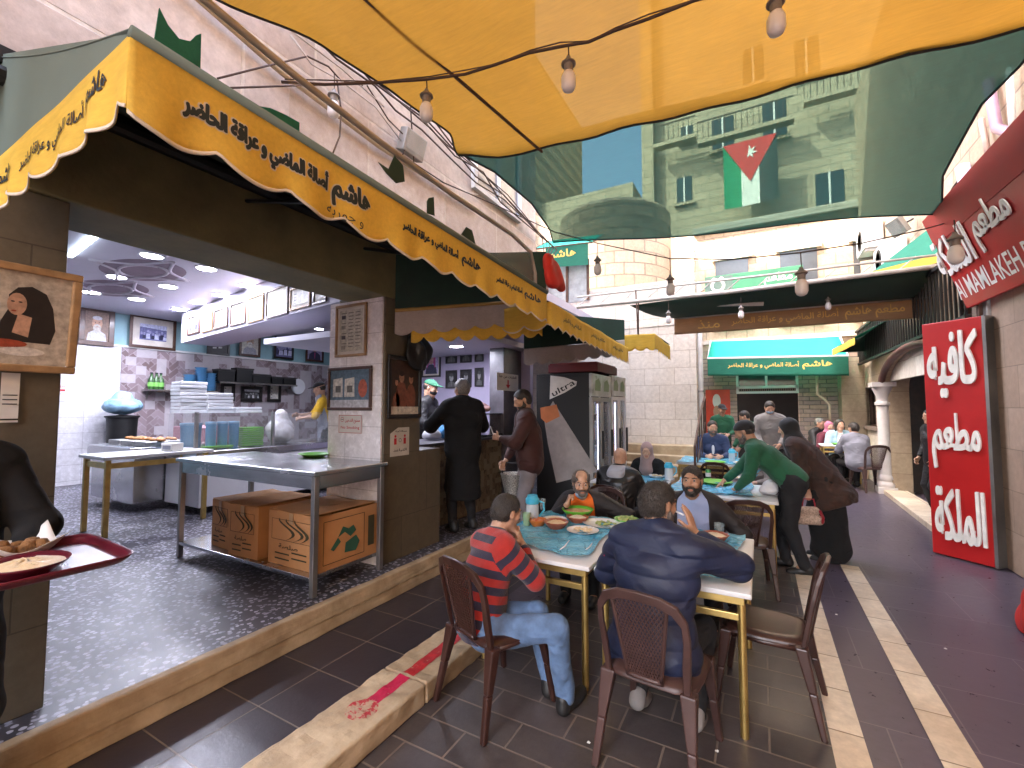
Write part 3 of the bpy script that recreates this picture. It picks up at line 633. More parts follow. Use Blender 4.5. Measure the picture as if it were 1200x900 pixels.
# ------------------------------------------------------------------ ground and paving
def sheet(name, x0, x1, y0, y1, z, m): return struct(MB().add([(x0, y0, z), (x1, y0, z), (x1, y1, z), (x0, y1, z)], [(0, 1, 2, 3)]).build(name, m))
sheet('ground', -80, 80, -40, 160, -.004, SLATE2)
sheet('alley_paving', -1.7, .27, -3, 6.2, .0, SLATE)
sheet('lane_paving', -2.9, -2.02, -3, 7.0, .0, SLATE3)
for x0, x1, y1 in ((.27, .42, 6.1), (.71, .87, 6.0)): sheet('paving_stripe', x0, x1, -3, y1, .004, TRAV)
sheet('paving_stripe', .40, .6, 6.1, 6.3, .004, TRAV)
k = MB()
k.box((-2.02, -3, 0), (-1.70, .72, .118)); k.box((-2.02, .735, 0), (-1.70, 2.06, .12)); k.box((-2.02, 2.07, 0), (-1.70, 3.2, .117))
kerb = struct(rough(k.build('kerb', KERBST, bevel=.012), .022, .1, 5))
def worn(name, m_base, col):
    m, n, l, b, o = nodes(name); c = wpos(n); t = noise(n, l, c, 16, 5, .75)
    l.new(mix_rgb(n, l, ramp(n, l, t, .34, .38), (.42, .31, .19), col), b.inputs['Base Color']); b.inputs['Roughness'].default_value = .6; return m
REDW = worn('worn_red_paint', None, (.42, .02, .025)); REDW2 = worn('worn_crimson_paint', None, (.5, .01, .06)); 
def worn2():
    m, n, l, b, o = nodes('mostly_worn_red'); t = noise(n, l, wpos(n), 22, 5, .75)
    l.new(mix_rgb(n, l, ramp(n, l, t, .5, .54), (.44, .31, .2), (.42, .02, .03)), b.inputs['Base Color']); b.inputs['Roughness'].default_value = .65; return m
struct(rough(MB().grid(lambda u, v: Vector((-1.845 + .083 * v * math.cos(2 * math.pi * u), 1.73 + .083 * v * math.sin(2 * math.pi * u), .1225)), 40, 10, flip=True).build('painted_dot', worn2()), .022, .1, 1))
struct(rough(MB().grid(lambda u, v: Vector((-1.885 + .08 * u, 1.805 + .25 * v, .1225)), 8, 24).build('painted_line', REDW2), .022, .1, 1))
struct(rough(MB().grid(lambda u, v: Vector((-1.885 + .08 * u, 2.08 + .9 * v, .1205)), 8, 90).build('painted_line', REDW), .022, .1, 1))

# ------------------------------------------------------------------ the restaurant on the left: shell
XF = -3.1
sh = thing('restaurant_building', 'open fronted restaurant with grey stone panels above its dark pillars and beam', 'building', (-7.2, 3, 0))
MB().box((-16, -2.5, 0), (-2.9, 8.6, .22)).build('shop_floor', TERR, sh)
st = MB(); st.box((-2.9, -3, .0), (-2.872, 6.6, .10)); st.box((-2.93, -3, .10), (-2.862, 6.6, .226)); rough(st.build('front_step', KERBST, sh, bevel=.01), .018, .1, 6)
MB().box((-3.45, -2.5, .22), (XF, .88, 2.74)).build('pillar', DSTONE, sh, bevel=.006)
MB().box((-3.75, 3.12, .22), (XF, 3.63, 2.78)).build('pillar', DSTONE, sh, bevel=.006); MB().box((-3.75, 3.632, .22), (XF - .004, 3.98, 1.24)).build('low_wall', DSTONE, sh, bevel=.006)
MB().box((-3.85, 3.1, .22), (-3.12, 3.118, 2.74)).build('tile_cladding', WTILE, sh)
MB().box((-3.6, -2.5, 2.742), (-3.08, 3.98, 3.36)).build('beam', OLIVE, sh, bevel=.01)
b_ = MB(); b_.box((-3.09, -2.5, 3.28), (-3.03, 6.6, 3.36)); b_.tube([(-3.0, .3, 3.2), (-3.0, 3.9, 3.2)], .045, 10); b_.build('awning_rail', BLACKM, sh)
# kitchen shell
ZC = 3.62
MB().box((-11.7, -2, .22), (-11.5, 10.4, ZC + .1)).build('kitchen_wall', TEALW, sh)
MB().box((-11.498, 4.15, .22), (-11.47, 10.4, 2.93)).build('mosaic_wall', MOSX, sh)
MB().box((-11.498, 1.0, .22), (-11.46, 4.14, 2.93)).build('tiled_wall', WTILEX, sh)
MB().box((-11.46, 1.0, 2.93), (-11.43, 10.4, 2.97)).build('ledge', WHITE, sh)
MB().box((-11.6, 10.2, .22), (-3.8, 10.4, ZC + .1)).build('kitchen_wall', TEALW, sh)
MB().box((-11.6, -2.2, .22), (-3.4, -2.0, ZC + .1)).build('kitchen_wall', WHITE, sh)
MB().box((-11.6, -2.1, ZC), (-3.3, 10.3, ZC + .15)).build('ceiling', CEIL, sh)
# upper facade and roof mass
MB().box((-3.56, -9, 3.362), (-3.1, 6.4, 18.5)).build('upper_facade', PANEL, sh); MB().box((-14, -9, ZC + .16), (-3.561, 6.4, 18.4)).build('upper_floors', PANEL, sh); MB().box((-3.6, 6.401, 2.9), (-3.55, 10.4, ZC + .1)).build('kitchen_wall', WHITE, sh)
MB().box((-14, -9, .0), (-3.2, -2.52, 3.36)).build('ground_storey', DSTONE, sh)

# stucco relief on the ceiling
rel = MB(); relp = MB()
for cx, cy in ((-7.6, 2.95), (-9.2, 3.15)):
    cn = [(.85, 0), (0, .58), (-.85, 0), (0, -.58)]
    for i in range(4):
        (x0, y0), (x1, y1) = cn[i], cn[(i + 1) % 4]
        rel.tube([(cx + (x0 + (x1 - x0) * t_) * (1 - .3 * math.sin(math.pi * t_)), cy + (y0 + (y1 - y0) * t_) * (1 - .3 * math.sin(math.pi * t_)), ZC) for t_ in [j / 12 for j in range(13)]], .024, 6)
    rel.tube([(cx + .42 * math.cos(j * math.pi / 12), cy + .24 * math.sin(j * math.pi / 12), ZC - .003) for j in range(25)], .022, 6)
    relp.lathe([(.72, -.001), (.71, -.004), (.0001, -.004)], (cx, cy, ZC), 28, sy=.6) if True else rel.lathe([(.36, -.001), (.34, -.02), (.0001, -.03)], (cx, cy, ZC), 28, sy=.5)
rel.build('ceiling_tracery', M('relief_plaster', (.5, .46, .52), .8), sh, smooth=True); relp.build('ceiling_relief', M('relief_mauve', (.2, .15, .19), .8), sh)
# recessed disc lights
LAMP = EM('lamp_disc', (1, .98, 1), 1.2); LRIM = M('lamp_rim', (.7, .7, .72), .4)
def downlight(x, y, z, label, r=.115, e=2.6):
    t = thing('ceiling_light', label, 'ceiling light', (x, y, z), 0, 'round ceiling lights in the kitchen')
    MB().lathe([(r + .02, 0), (r + .02, -.012), (r, -.016), (r, -.006)], (x, y, z), 28).build('rim', LRIM, t)
    MB().lathe([(.0001, -.009), (r, -.009)], (x, y, z), 28).build('lamp_disc', LAMP, t)
    la = bpy.data.lights.new('lamp', 'AREA'); la.shape = 'DISK'; la.size = .22; la.energy = e; la.color = (.76, .8, 1.); lo = bpy.data.objects.new('lamp', la); COL.objects.link(lo); lo.parent = t; lo.location = (0, 0, -.03)
LIGHTS = [((178, 299), 'nearest round ceiling light, left of the relief by the beam'), ((137, 324), 'round ceiling light at the left side between two reliefs'), ((107, 342), 'round ceiling light furthest left, above the bearded portrait'),
          ((242, 314), 'round ceiling light right of the nearest one, beside the relief'), ((197, 335), 'round ceiling light in the middle of the kitchen ceiling'), ((160, 350), 'round ceiling light above the framed group photo'),
          ((290, 334), 'nearest light of the row along the photo soffit'), ((258, 345), 'second light from the front of the row along the photo soffit'), ((231, 354), 'third light from the front of the row along the photo soffit'), ((210, 362), 'farthest light of the row along the photo soffit')]
for (px, py), lb in LIGHTS: c = onz(px, py, ZC); downlight(c.x, c.y, ZC, lb)
c = onz(374, 385, ZC); downlight(c.x, c.y, ZC, 'round ceiling light behind the soffit near the white pillar', .1)
# strip light
a, b = onz(82, 300, ZC - .02), onz(116, 273, ZC - .02)
a.x = max(a.x, -11); t = thing('strip_light', 'long thin strip light on the kitchen ceiling behind the left pillar', 'strip light', (a.x, a.y, ZC))
MB().obox(((a.x + b.x) / 2, (a.y + b.y) / 2, ZC - .02), ((b - a).length, .05, .035), (0, 0, math.atan2(b.y - a.y, b.x - a.x))).build('tube', EM('strip_glow', (.75, .9, 1), .6), t)
# ------------------------------------------------------------------ kitchen bulkhead and framed pictures
def onplane(px, py, p0, nrm): d = ray(px, py); return O + d * ((Vector(p0) - O).dot(nrm) / d.dot(nrm))
SA, SB = Vector((-10.3, 4.68, 3.0)), Vector((-3.86, 3.68, 3.0)); sd_ = (SB - SA).normalized(); sn_ = Vector((sd_.y, -sd_.x, 0))
q = [SA, SB, SB - sn_ * .7, SA - sn_ * .7]
MB().hexa([p.copy() for p in q], [Vector((p.x, p.y, ZC)) for p in q]).build('bulkhead', CEIL, sh)
def photo_mb(kind, w_, h_, seed):
    """flat picture, centred, as painted shapes on a sheet: list of (poly, depth, material)"""
    rnd = random.Random(seed); L = [([(-w_ / 2, -h_ / 2), (w_ / 2, -h_ / 2), (w_ / 2, h_ / 2), (-w_ / 2, h_ / 2)], 0, 0)]
    el = lambda cx, cy, rx, ry, n=14: [(cx + rx * math.cos(2 * math.pi * i / n), cy + ry * math.sin(2 * math.pi * i / n)) for i in range(n)]
    if kind in ('portrait', 'suit', 'elder', 'scarf'):
        L += [([(-w_ * .42, -h_ / 2), (w_ * .42, -h_ / 2), (w_ * .36, -h_ * .25), (w_ * .12, -h_ * .14), (-w_ * .12, -h_ * .14), (-w_ * .36, -h_ * .25)], 1, 1), (el(0, h_ * .1, w_ * .22, h_ * .24), 2, 2)]
        if kind == 'elder': L += [(el(0, h_ * -.06, w_ * .17, h_ * .14), 3, 4), (el(0, h_ * .28, w_ * .21, h_ * .07), 3, 1)]
        elif kind == 'scarf': L += [([(-w_ * .3, -h_ * .3), (-w_ * .14, -h_ * .1), (-w_ * .2, h_ * .3), (-w_ * .32, h_ * .2)], 3, 5), ([(w_ * .3, -h_ * .3), (w_ * .14, -h_ * .1), (w_ * .2, h_ * .3), (w_ * .32, h_ * .2)], 3, 5), (el(0, h_ * .31, w_ * .24, h_ * .07), 4, 5)]
        else: L += [(el(0, h_ * .27, w_ * .22, h_ * .11), 3, 3), ([(-.02 * w_, -h_ * .45), (.02 * w_, -h_ * .45), (.05 * w_, -h_ * .17), (-.05 * w_, -h_ * .17)], 3, 5)]
        L += [(el(sx * w_ * .08, h_ * .13, w_ * .03, h_ * .015, 8), 5, 3) for sx in (-1, 1)] + [(el(0, -h_ * .02, w_ * .07, h_ * .012, 8), 5, 5)]
    elif kind == 'group':
        for i in range(9):
            x = -w_ * .42 + w_ * .84 * (i + rnd.uniform(-.2, .2)) / 8; y = h_ * rnd.uniform(-.12, .08); s_ = h_ * rnd.uniform(.09, .14)
            L += [([(x - s_ * .9, -h_ * .42), (x + s_ * .9, -h_ * .42), (x + s_ * .7, y - s_), (x - s_ * .7, y - s_)], 1 + i % 3, (1, 3, 4)[i % 3]), (el(x, y, s_ * .55, s_ * .8, 10), 4 + i % 2, 2)]
        L += [([(-w_ / 2, h_ * .3), (w_ / 2, h_ * .2), (w_ / 2, h_ / 2), (-w_ / 2, h_ / 2)], 1, 4)]
    elif kind == 'page':
        for i in range(11):
            y = h_ * (.42 - .082 * i)
            for x0 in (-.42, -.12, .18):
                if x0 < -.2 and i % 3: L += [([(x0 * w_, y - h_ * .05), ((x0 + .18) * w_, y - h_ * .05), ((x0 + .18) * w_, y + h_ * .04), (x0 * w_, y + h_ * .04)], 1, 3 if i % 2 else 1)] if i % 3 == 1 else []
                else: L += [([(x0 * w_, y), ((x0 + rnd.uniform(.14, .24)) * w_, y), ((x0 + .24) * w_, y + h_ * .022), (x0 * w_, y + h_ * .022)], 1, 4)]
    elif kind == 'pages3':
        for i, m_ in ((-1, 4), (0, 4)):
            x = i * w_ * .3; L += [([(x - w_ * .13, -h_ * .22), (x + w_ * .13, -h_ * .22), (x + w_ * .12, h_ * .3), (x - w_ * .12, h_ * .26)], 1, 4), ([(x - w_ * .06, -h_ * .1), (x + w_ * .08, -h_ * .1), (x + w_ * .08, h_ * .08), (x - w_ * .06, h_ * .08)], 2, 3)]
        L += [(el(w_ * .33, 0, w_ * .11, h_ * .24), 1, 5), ([(-w_ / 2, -h_ / 2), (w_ / 2, -h_ / 2), (w_ / 2, -h_ * .3), (-w_ / 2, -h_ * .3)], 1, 1)]
    elif kind == 'couple':
        for x, y, s_ in ((-.12, .12, 1), (.22, .1, .9), (-.3, .02, .6)): L += [(el(x * w_, (y - .3) * h_, w_ * .2 * s_, h_ * .3 * s_), 1 + (x > 0), 5), (el(x * w_, (y + .06) * h_, w_ * .09 * s_, h_ * .1 * s_), 4, 2), (el(x * w_, (y + .13) * h_, w_ * .09 * s_, h_ * .05 * s_), 5, 3)]
        L += [([(-w_ / 2, -h_ / 2), (w_ / 2, -h_ / 2), (w_ / 2, -h_ * .36), (-w_ / 2, -h_ * .36)], 6, 4)]
    elif kind == 'script':
        L += [([(x * w_, y * h_), ((x + .2) * w_, (y + .02) * h_), ((x + .2) * w_, (y + .12) * h_), (x * w_, (y + .08) * h_)], 1, 4) for x, y in ((-.4, .05), (-.1, .1), (.18, .02), (-.3, -.25), (.0, -.2))]
    elif kind == 'woman':
        L += [([(.2 * w_, -.05 * h_), (.19 * w_, -.25 * h_), (.42 * w_, -.26 * h_), (.44 * w_, -.1 * h_), (.42 * w_, .15 * h_), (.385 * w_, .3 * h_), (.32 * w_, .36 * h_), (.26 * w_, .33 * h_), (.225 * w_, .24 * h_), (.23 * w_, .1 * h_)], 1, 3), (el(.262 * w_, .15 * h_, .042 * w_, .12 * h_, 18), 2, 2), ([(.25 * w_, -.16 * h_), (.32 * w_, -.2 * h_), (.33 * w_, .02 * h_), (.27 * w_, .05 * h_)], 2, 2), (el(.25 * w_, .075 * h_, .012 * w_, .01 * h_, 8), 4, 5), (el(.243 * w_, .175 * h_, .009 * w_, .008 * h_, 8), 4, 3), (el(.275 * w_, .175 * h_, .009 * w_, .008 * h_, 8), 4, 3), (el(.1 * w_, -.32 * h_, .1 * w_, .05 * h_), 3, 1), (el(.3 * w_, -.36 * h_, .1 * w_, .05 * h_), 3, 4), (el(.1 * w_, -.33 * h_, .07 * w_, .03 * h_), 4, 2),
              (el(-.02 * w_, -.36 * h_, .16 * w_, .05 * h_), 3, 5), (el(.22 * w_, -.28 * h_, .1 * w_, .045 * h_), 3, 5), (el(-.18 * w_, -.42 * h_, .14 * w_, .05 * h_), 4, 1), (el(-.0 * w_, -.33 * h_, .1 * w_, .03 * h_), 4, 1), (el(-.3 * w_, -.2 * h_, .12 * w_, .1 * h_), 1, 4)]
    return L
PAL = {}
def pal(name, *cols):
    PAL[name] = [M(f'photo_{name}_{i}', c_, .45, 0, .35, 30, 0) for i, c_ in enumerate(cols)]
pal('warm', (.2, .12, .08), (.5, .5, .52), (.5, .28, .18), (.02, .015, .012), (.5, .46, .4), (.35, .08, .03))
pal('blue', (.14, .14, .3), (.05, .05, .16), (.3, .3, .5), (.02, .02, .06), (.5, .52, .7), (.1, .1, .25))
pal('white', (.6, .57, .5), (.3, .3, .34), (.5, .35, .25), (.05, .05, .06), (.66, .64, .6), (.3, .15, .1))
pal('sepia', (.05, .025, .015), (.2, .09, .05), (.42, .2, .12), (.03, .015, .01), (.6, .55, .45), (.22, .07, .04))
pal('news', (.5, .46, .36), (.25, .22, .18), (.5, .35, .25), (.06, .05, .05), (.16, .14, .12), (.3, .2, .15))
pal('pages', (.1, .16, .22), (.55, .56, .6), (.5, .3, .2), (.12, .11, .1), (.62, .6, .55), (.42, .1, .05))
pal('black', (.02, .018, .02), (.1, .1, .1), (.3, .3, .3), (.05, .05, .05), (.6, .6, .6), (.2, .2, .2))
pal('pink', (.45, .4, .6), (.05, .05, .1), (.5, .3, .25), (.05, .02, .02), (.6, .6, .7), (.5, .08, .25))
pal('kebab', (.42, .37, .3), (.5, .42, .25), (.45, .26, .17), (.014, .01, .008), (.6, .56, .5), (.3, .05, .02))
def picture(label, c, right, up, w_, h_, frame=.03, fm=WOODF, mount=0., kind='page', p='white', seed=0, group=None, name='picture_frame', depth=.025, cat='framed picture'):
    c, r, u = Vector(c), Vector(right).normalized(), Vector(up).normalized(); n_ = r.cross(u)
    t = thing(name, label, cat, c, 0, group); fn = lambda a, b, d: c + r * a + u * b + n_ * d
    mb = MB(); W, H_ = w_ / 2, h_ / 2
    for x0, x1, y0, y1 in ((-W, W, H_ - frame, H_), (-W, W, -H_, -H_ + frame), (-W, -W + frame, -H_ + frame, H_ - frame), (W - frame, W, -H_ + frame, H_ - frame)):
        mb.prism([(x0, y0), (x1, y0), (x1, y1), (x0, y1)], fn, .002, depth)
    mb.build('frame', fm, t, bevel=min(.006, frame * .2))
    iw, ih = w_ - 2 * frame, h_ - 2 * frame
    if mount: MB().prism([(-iw / 2, -ih / 2), (iw / 2, -ih / 2), (iw / 2, ih / 2), (-iw / 2, ih / 2)], fn, .004, .008).build('mount', MAT_, t); iw -= 2 * mount; ih -= 2 * mount
    mb = MB()
    for poly, d, mi in photo_mb(kind, iw, ih, seed):
        z = .009 + d * .0006; mb.add([fn(min(iw / 2, max(-iw / 2, a)), min(ih / 2, max(-ih / 2, b)), z) for a, b in poly], [tuple(range(len(poly)))], mi)
    mb.build('picture', PAL[p], t); return t
def pic_px(label, box, plane_p, nrm, **k):      # placed on a real wall: corners measured on that wall's plane
    x0, y0, x1, y1 = box; n_ = Vector(nrm); P_ = [onplane(x, y, plane_p, n_) for x, y in ((x0, y0), (x1, y0), (x1, y1), (x0, y1))]
    c = sum(P_, Vector()) / 4; up = Vector((0, 0, 1)); r = up.cross(n_).normalized()
    w_ = abs((P_[1] - P_[0]).dot(r) + (P_[2] - P_[3]).dot(r)) / 2; h_ = (P_[0].z + P_[1].z - P_[2].z - P_[3].z) / 2
    return picture(label, c + n_.normalized() * .003, r, up, w_, h_, **k)
for i, ((x0, x1, y0, y1), kd, p, lb) in enumerate([((221, 235, 370, 392), 'group', 'blue', 'small framed group photo leftmost on the kitchen bulkhead'), ((238, 250, 366, 389), 'page', 'white', 'narrow framed certificate second from left on the bulkhead'), ((252, 268, 361, 385), 'page', 'white', 'framed certificate third from left on the bulkhead'),
        ((271, 289, 354, 381), 'page', 'white', 'framed certificate fourth from left on the bulkhead'), ((292, 310, 346, 377), 'page', 'white', 'framed certificate fifth from left on the bulkhead'), ((313, 339, 337, 371), 'page', 'white', 'wide framed certificate sixth on the bulkhead'),
        ((341, 365, 335, 362), 'page', 'news', 'wide framed cutting seventh on the bulkhead'), ((368, 384, 340, 356), 'page', 'white', 'framed certificate nearest the white pillar on the bulkhead')]):
    pic_px(lb, (x0, y0, x1, y1), SA + sn_ * .002, sn_, frame=.035, fm=OAKF if i in (1, 4, 6) else WOODF, mount=.04, kind=kd, p=p, seed=i, group='framed pictures along the kitchen bulkhead')
WX = (-11.43, 0, 0)
pic_px('framed portrait of a white bearded man in a cap on the kitchen wall', (92, 360, 134, 405), WX, (1, 0, 0), frame=.09, kind='elder', p='warm')
pic_px('wide framed blue group photo on the kitchen wall', (151, 371, 206, 409), WX, (1, 0, 0), frame=.06, mount=.12, kind='group', p='blue', seed=4)
pic_px('dark framed white calligraphy under the bulkhead', (242, 393, 269, 416), WX, (1, 0, 0), frame=.05, fm=BLACKF, kind='script', p='black')
pic_px('framed pale portrait of an elderly man under the bulkhead', (280, 388, 305, 418), WX, (1, 0, 0), frame=.06, kind='elder', p='white')
pic_px('black framed blue and white photo of a crowd', (321, 390, 344, 421), WX, (1, 0, 0), frame=.06, fm=BLACKF, kind='group', p='blue', seed=9)
pic_px('framed portrait of a man in a dark suit by the pillar', (358, 394, 379, 424), WX, (1, 0, 0), frame=.06, kind='suit', p='pink')
for b_, lb in (((258, 449, 275, 470), 'narrow black frame with a paper under the kitchen shelf'), ((282, 453, 307, 471), 'wide black frame with a dark photo under the kitchen shelf'), ((313, 449, 329, 471), 'narrow black frame right of the dark photo under the shelf')):
    pic_px(lb, b_, (-11.46, 0, 0), (1, 0, 0), frame=.08, fm=BLACKF, kind='page' if b_[0] != 282 else 'group', p='white' if b_[0] != 282 else 'black')
# pictures on the pillars
pic_px('oak framed newspaper cutting upper on the white tiled pillar', (395, 357, 431, 418), (0, 3.098, 0), (0, -1, 0), frame=.025, fm=OAKF, mount=.03, kind='page', p='news')
pic_px('dark framed photo of newspaper pages on the white tiled pillar', (386, 430, 437, 481), (0, 3.098, 0), (0, -1, 0), frame=.03, mount=.0, kind='pages3', p='pages')
pic_px('dark framed sepia couple photo on the stone pillar', (453, 418, 492, 490), (XF, 0, 0), (1, 0, 0), frame=.04, fm=BLACKF, kind='couple', p='sepia')
t = picture('oak framed poster of a long haired woman on the left pillar', (-3.03, .49, 2.1), (0, 1, 0.0), (.1, 0, 1), .84, .5, .035, OAKF, .0, 'woman', 'kebab', depth=.03)
# notices
def notice(label, box, plane_p, nrm, build, pm=PAPER, chamfer=False):
    n_ = Vector(nrm); x0, y0, x1, y1 = box; P_ = [onplane(x, y, plane_p, n_) for x, y in ((x0, y0), (x1, y0), (x1, y1), (x0, y1))]
    up = Vector((0, 0, 1)); r = up.cross(n_).normalized(); c = sum(P_, Vector()) / 4; w_ = abs((P_[1] - P_[0]).dot(r) + (P_[2] - P_[3]).dot(r)) / 2; h_ = (P_[0].z + P_[1].z - P_[2].z - P_[3].z) / 2
    t = thing('notice', label, 'notice', c); fn = plane_fn(c, r, up); poly = [(-w_ / 2, -h_ / 2), (w_ / 2, -h_ / 2), (w_ / 2, h_ / 2), (-w_ / 2, h_ / 2)]
    if chamfer: poly = [(-w_ / 2, -h_ / 2), (w_ / 2, -h_ / 2), (w_ / 2, h_ / 2), (-w_ * .1, h_ / 2), (-w_ / 2, h_ * .3)]
    MB().prism(poly, fn, .002, .005).build('sheet', pm, t); build(t, fn, w_, h_); return t
def rect(name, fn, x, y, w_, h_, m, t, d=.007): MB().prism([(x - w_ / 2, y - h_ / 2), (x + w_ / 2, y - h_ / 2), (x + w_ / 2, y + h_ / 2), (x - w_ / 2, y + h_ / 2)], fn, d - .001, d).build(name, m, t)
def ring(name, fn, x, y, r, wd, m, t, n=20, d=.007):
    mb = MB(); vs = [fn(x + q_ * math.cos(2 * math.pi * i / n), y + q_ * math.sin(2 * math.pi * i / n), d) for q_ in (r - wd, r) for i in range(n)]
    mb.add(vs, [(i, (i + 1) % n, n + (i + 1) % n, n + i) for i in range(n)]).build(name, m, t)
def sh_fn(fn, dx, dy, d0=.0065): return lambda a, b, d: fn(a + dx, b + dy, d + d0)
def nosmoke(t, fn, w_, h_):
    for x, y, ww, hh in ((0, h_ * .46, w_ * .94, .004), (0, -h_ * .46, w_ * .94, .004), (w_ * .465, 0, .004, h_ * .92), (-w_ * .465, 0, .004, h_ * .92)): rect('border', fn, x, y, ww, hh, REDINK, t)
    lettering('lettering', 'No Smoking', sh_fn(fn, 0, -h_ * .2), w_ * .78, h_ * .2, REDINK, t, .012, False)
    lettering('lettering', 'ممنوع التدخين', sh_fn(fn, w_ * .1, h_ * .17), w_ * .62, h_ * .26, REDINK, t, .02)
    ring('no_smoking_symbol', fn, -w_ * .33, h_ * .24, h_ * .13, .004, REDINK, t); rect('cigarette', fn, -w_ * .33, h_ * .24, h_ * .17, .005, INKK, t)
notice('white and pink no smoking sign in Arabic and English on the tiled pillar', (397, 486, 425, 508), (0, 3.098, 0), (0, -1, 0), nosmoke)
def distance(t, fn, w_, h_):
    for sx in (-1, 1):
        ring('figure_head', fn, sx * w_ * .25, h_ * .2, h_ * .05, h_ * .05, REDINK, t); rect('figure', fn, sx * w_ * .25, h_ * .02, w_ * .13, h_ * .22, REDINK, t)
    ring('distance_arrow', fn, 0, h_ * .05, h_ * .07, .004, INKK, t)
    lettering('lettering', 'مسافة آمنة', sh_fn(fn, w_ * .05, h_ * .38), w_ * .6, h_ * .08, INKK, t, .02); lettering('lettering', 'التباعد', sh_fn(fn, 0, -h_ * .3), w_ * .7, h_ * .12, INKK, t, .02)
notice('cream distancing notice with two red figures on the stone pillar', (457, 501, 479, 534), (XF, 0, 0), (1, 0, 0), distance, CREAM, True)
def arrow(t, fn, w_, h_):
    lettering('lettering', 'الطلبات من هنا', sh_fn(fn, 0, h_ * .3), w_ * .8, h_ * .2, INKK, t, .02)
    MB().prism([(-w_ * .03, h_ * .12), (-w_ * .03, -h_ * .15), (-w_ * .1, -h_ * .15), (0, -h_ * .38), (w_ * .1, -h_ * .15), (w_ * .03, -h_ * .15), (w_ * .03, h_ * .12)], fn, .006, .007).build('arrow', REDINK, t)
def lines(t, fn, w_, h_):
    for i in range(3): rect('print_line', fn, w_ * .0, h_ * (.05 - .09 * i), w_ * .8, h_ * .02, INKK, t)
    rect('border', fn, 0, -h_ * .44, w_, h_ * .03, INKK, t)
notice('white paper notice on the left pillar under the framed poster', (0, 437, 22, 495), (-3.09, 0, 0), (1, 0, 0), lines)
def pinkl(t, fn, w_, h_): lettering('lettering', 'ممنوع الدخول', sh_fn(fn, 0, h_ * .2), w_ * .85, h_ * .35, REDINK, t, .02); rect('print_line', fn, 0, -h_ * .25, w_ * .8, h_ * .22, REDINK, t)
notice('small white sign with pink print on the tiled kitchen wall', (61, 449, 78, 460), (-11.455, 0, 0), (1, 0, 0), pinkl)

# ------------------------------------------------------------------ kitchen furniture
def leg_box(x, y, z0, z1, w_, m, t): MB().box((x - w_ / 2, y - w_ / 2, z0), (x + w_ / 2, y + w_ / 2, z1)).build('leg', m, t, bevel=.004)
ZF = .222
t = thing('work_table', 'long stainless steel work table with a low shelf at the shop edge', 'work table', (-4.03, 2.74, ZF))
X0, X1, Y0, Y1, ZT = -5.06, -3.02, 2.32, 3.08, 1.185
MB().box((X0 - .02, Y0 - .02, ZT - .035), (X1 + .02, Y1, ZT)).build('table_top', STEEL, t, bevel=.006)
m_ = MB(); m_.box((X0 + .02, Y0 + .012, ZT - .14), (X1 - .02, Y0 + .03, ZT - .036)); m_.box((X1 - .03, Y0 + .03, ZT - .14), (X1 - .012, Y1 - .02, ZT - .036)); m_.build('apron', STEEL, t)
for x, y in ((X0 + .025, Y0 + .03), (X1 - .03, Y0 + .03), (X0 + .025, Y1 - .04), (X1 - .03, Y1 - .04)): leg_box(x, y, ZF, ZT - .036, .045, STEELD, t)
MB().box((X0 + .05, Y0 + .01, ZF + .12), (X1 - .055, Y1 - .02, ZF + .15)).build('shelf', STEEL, t, bevel=.003)
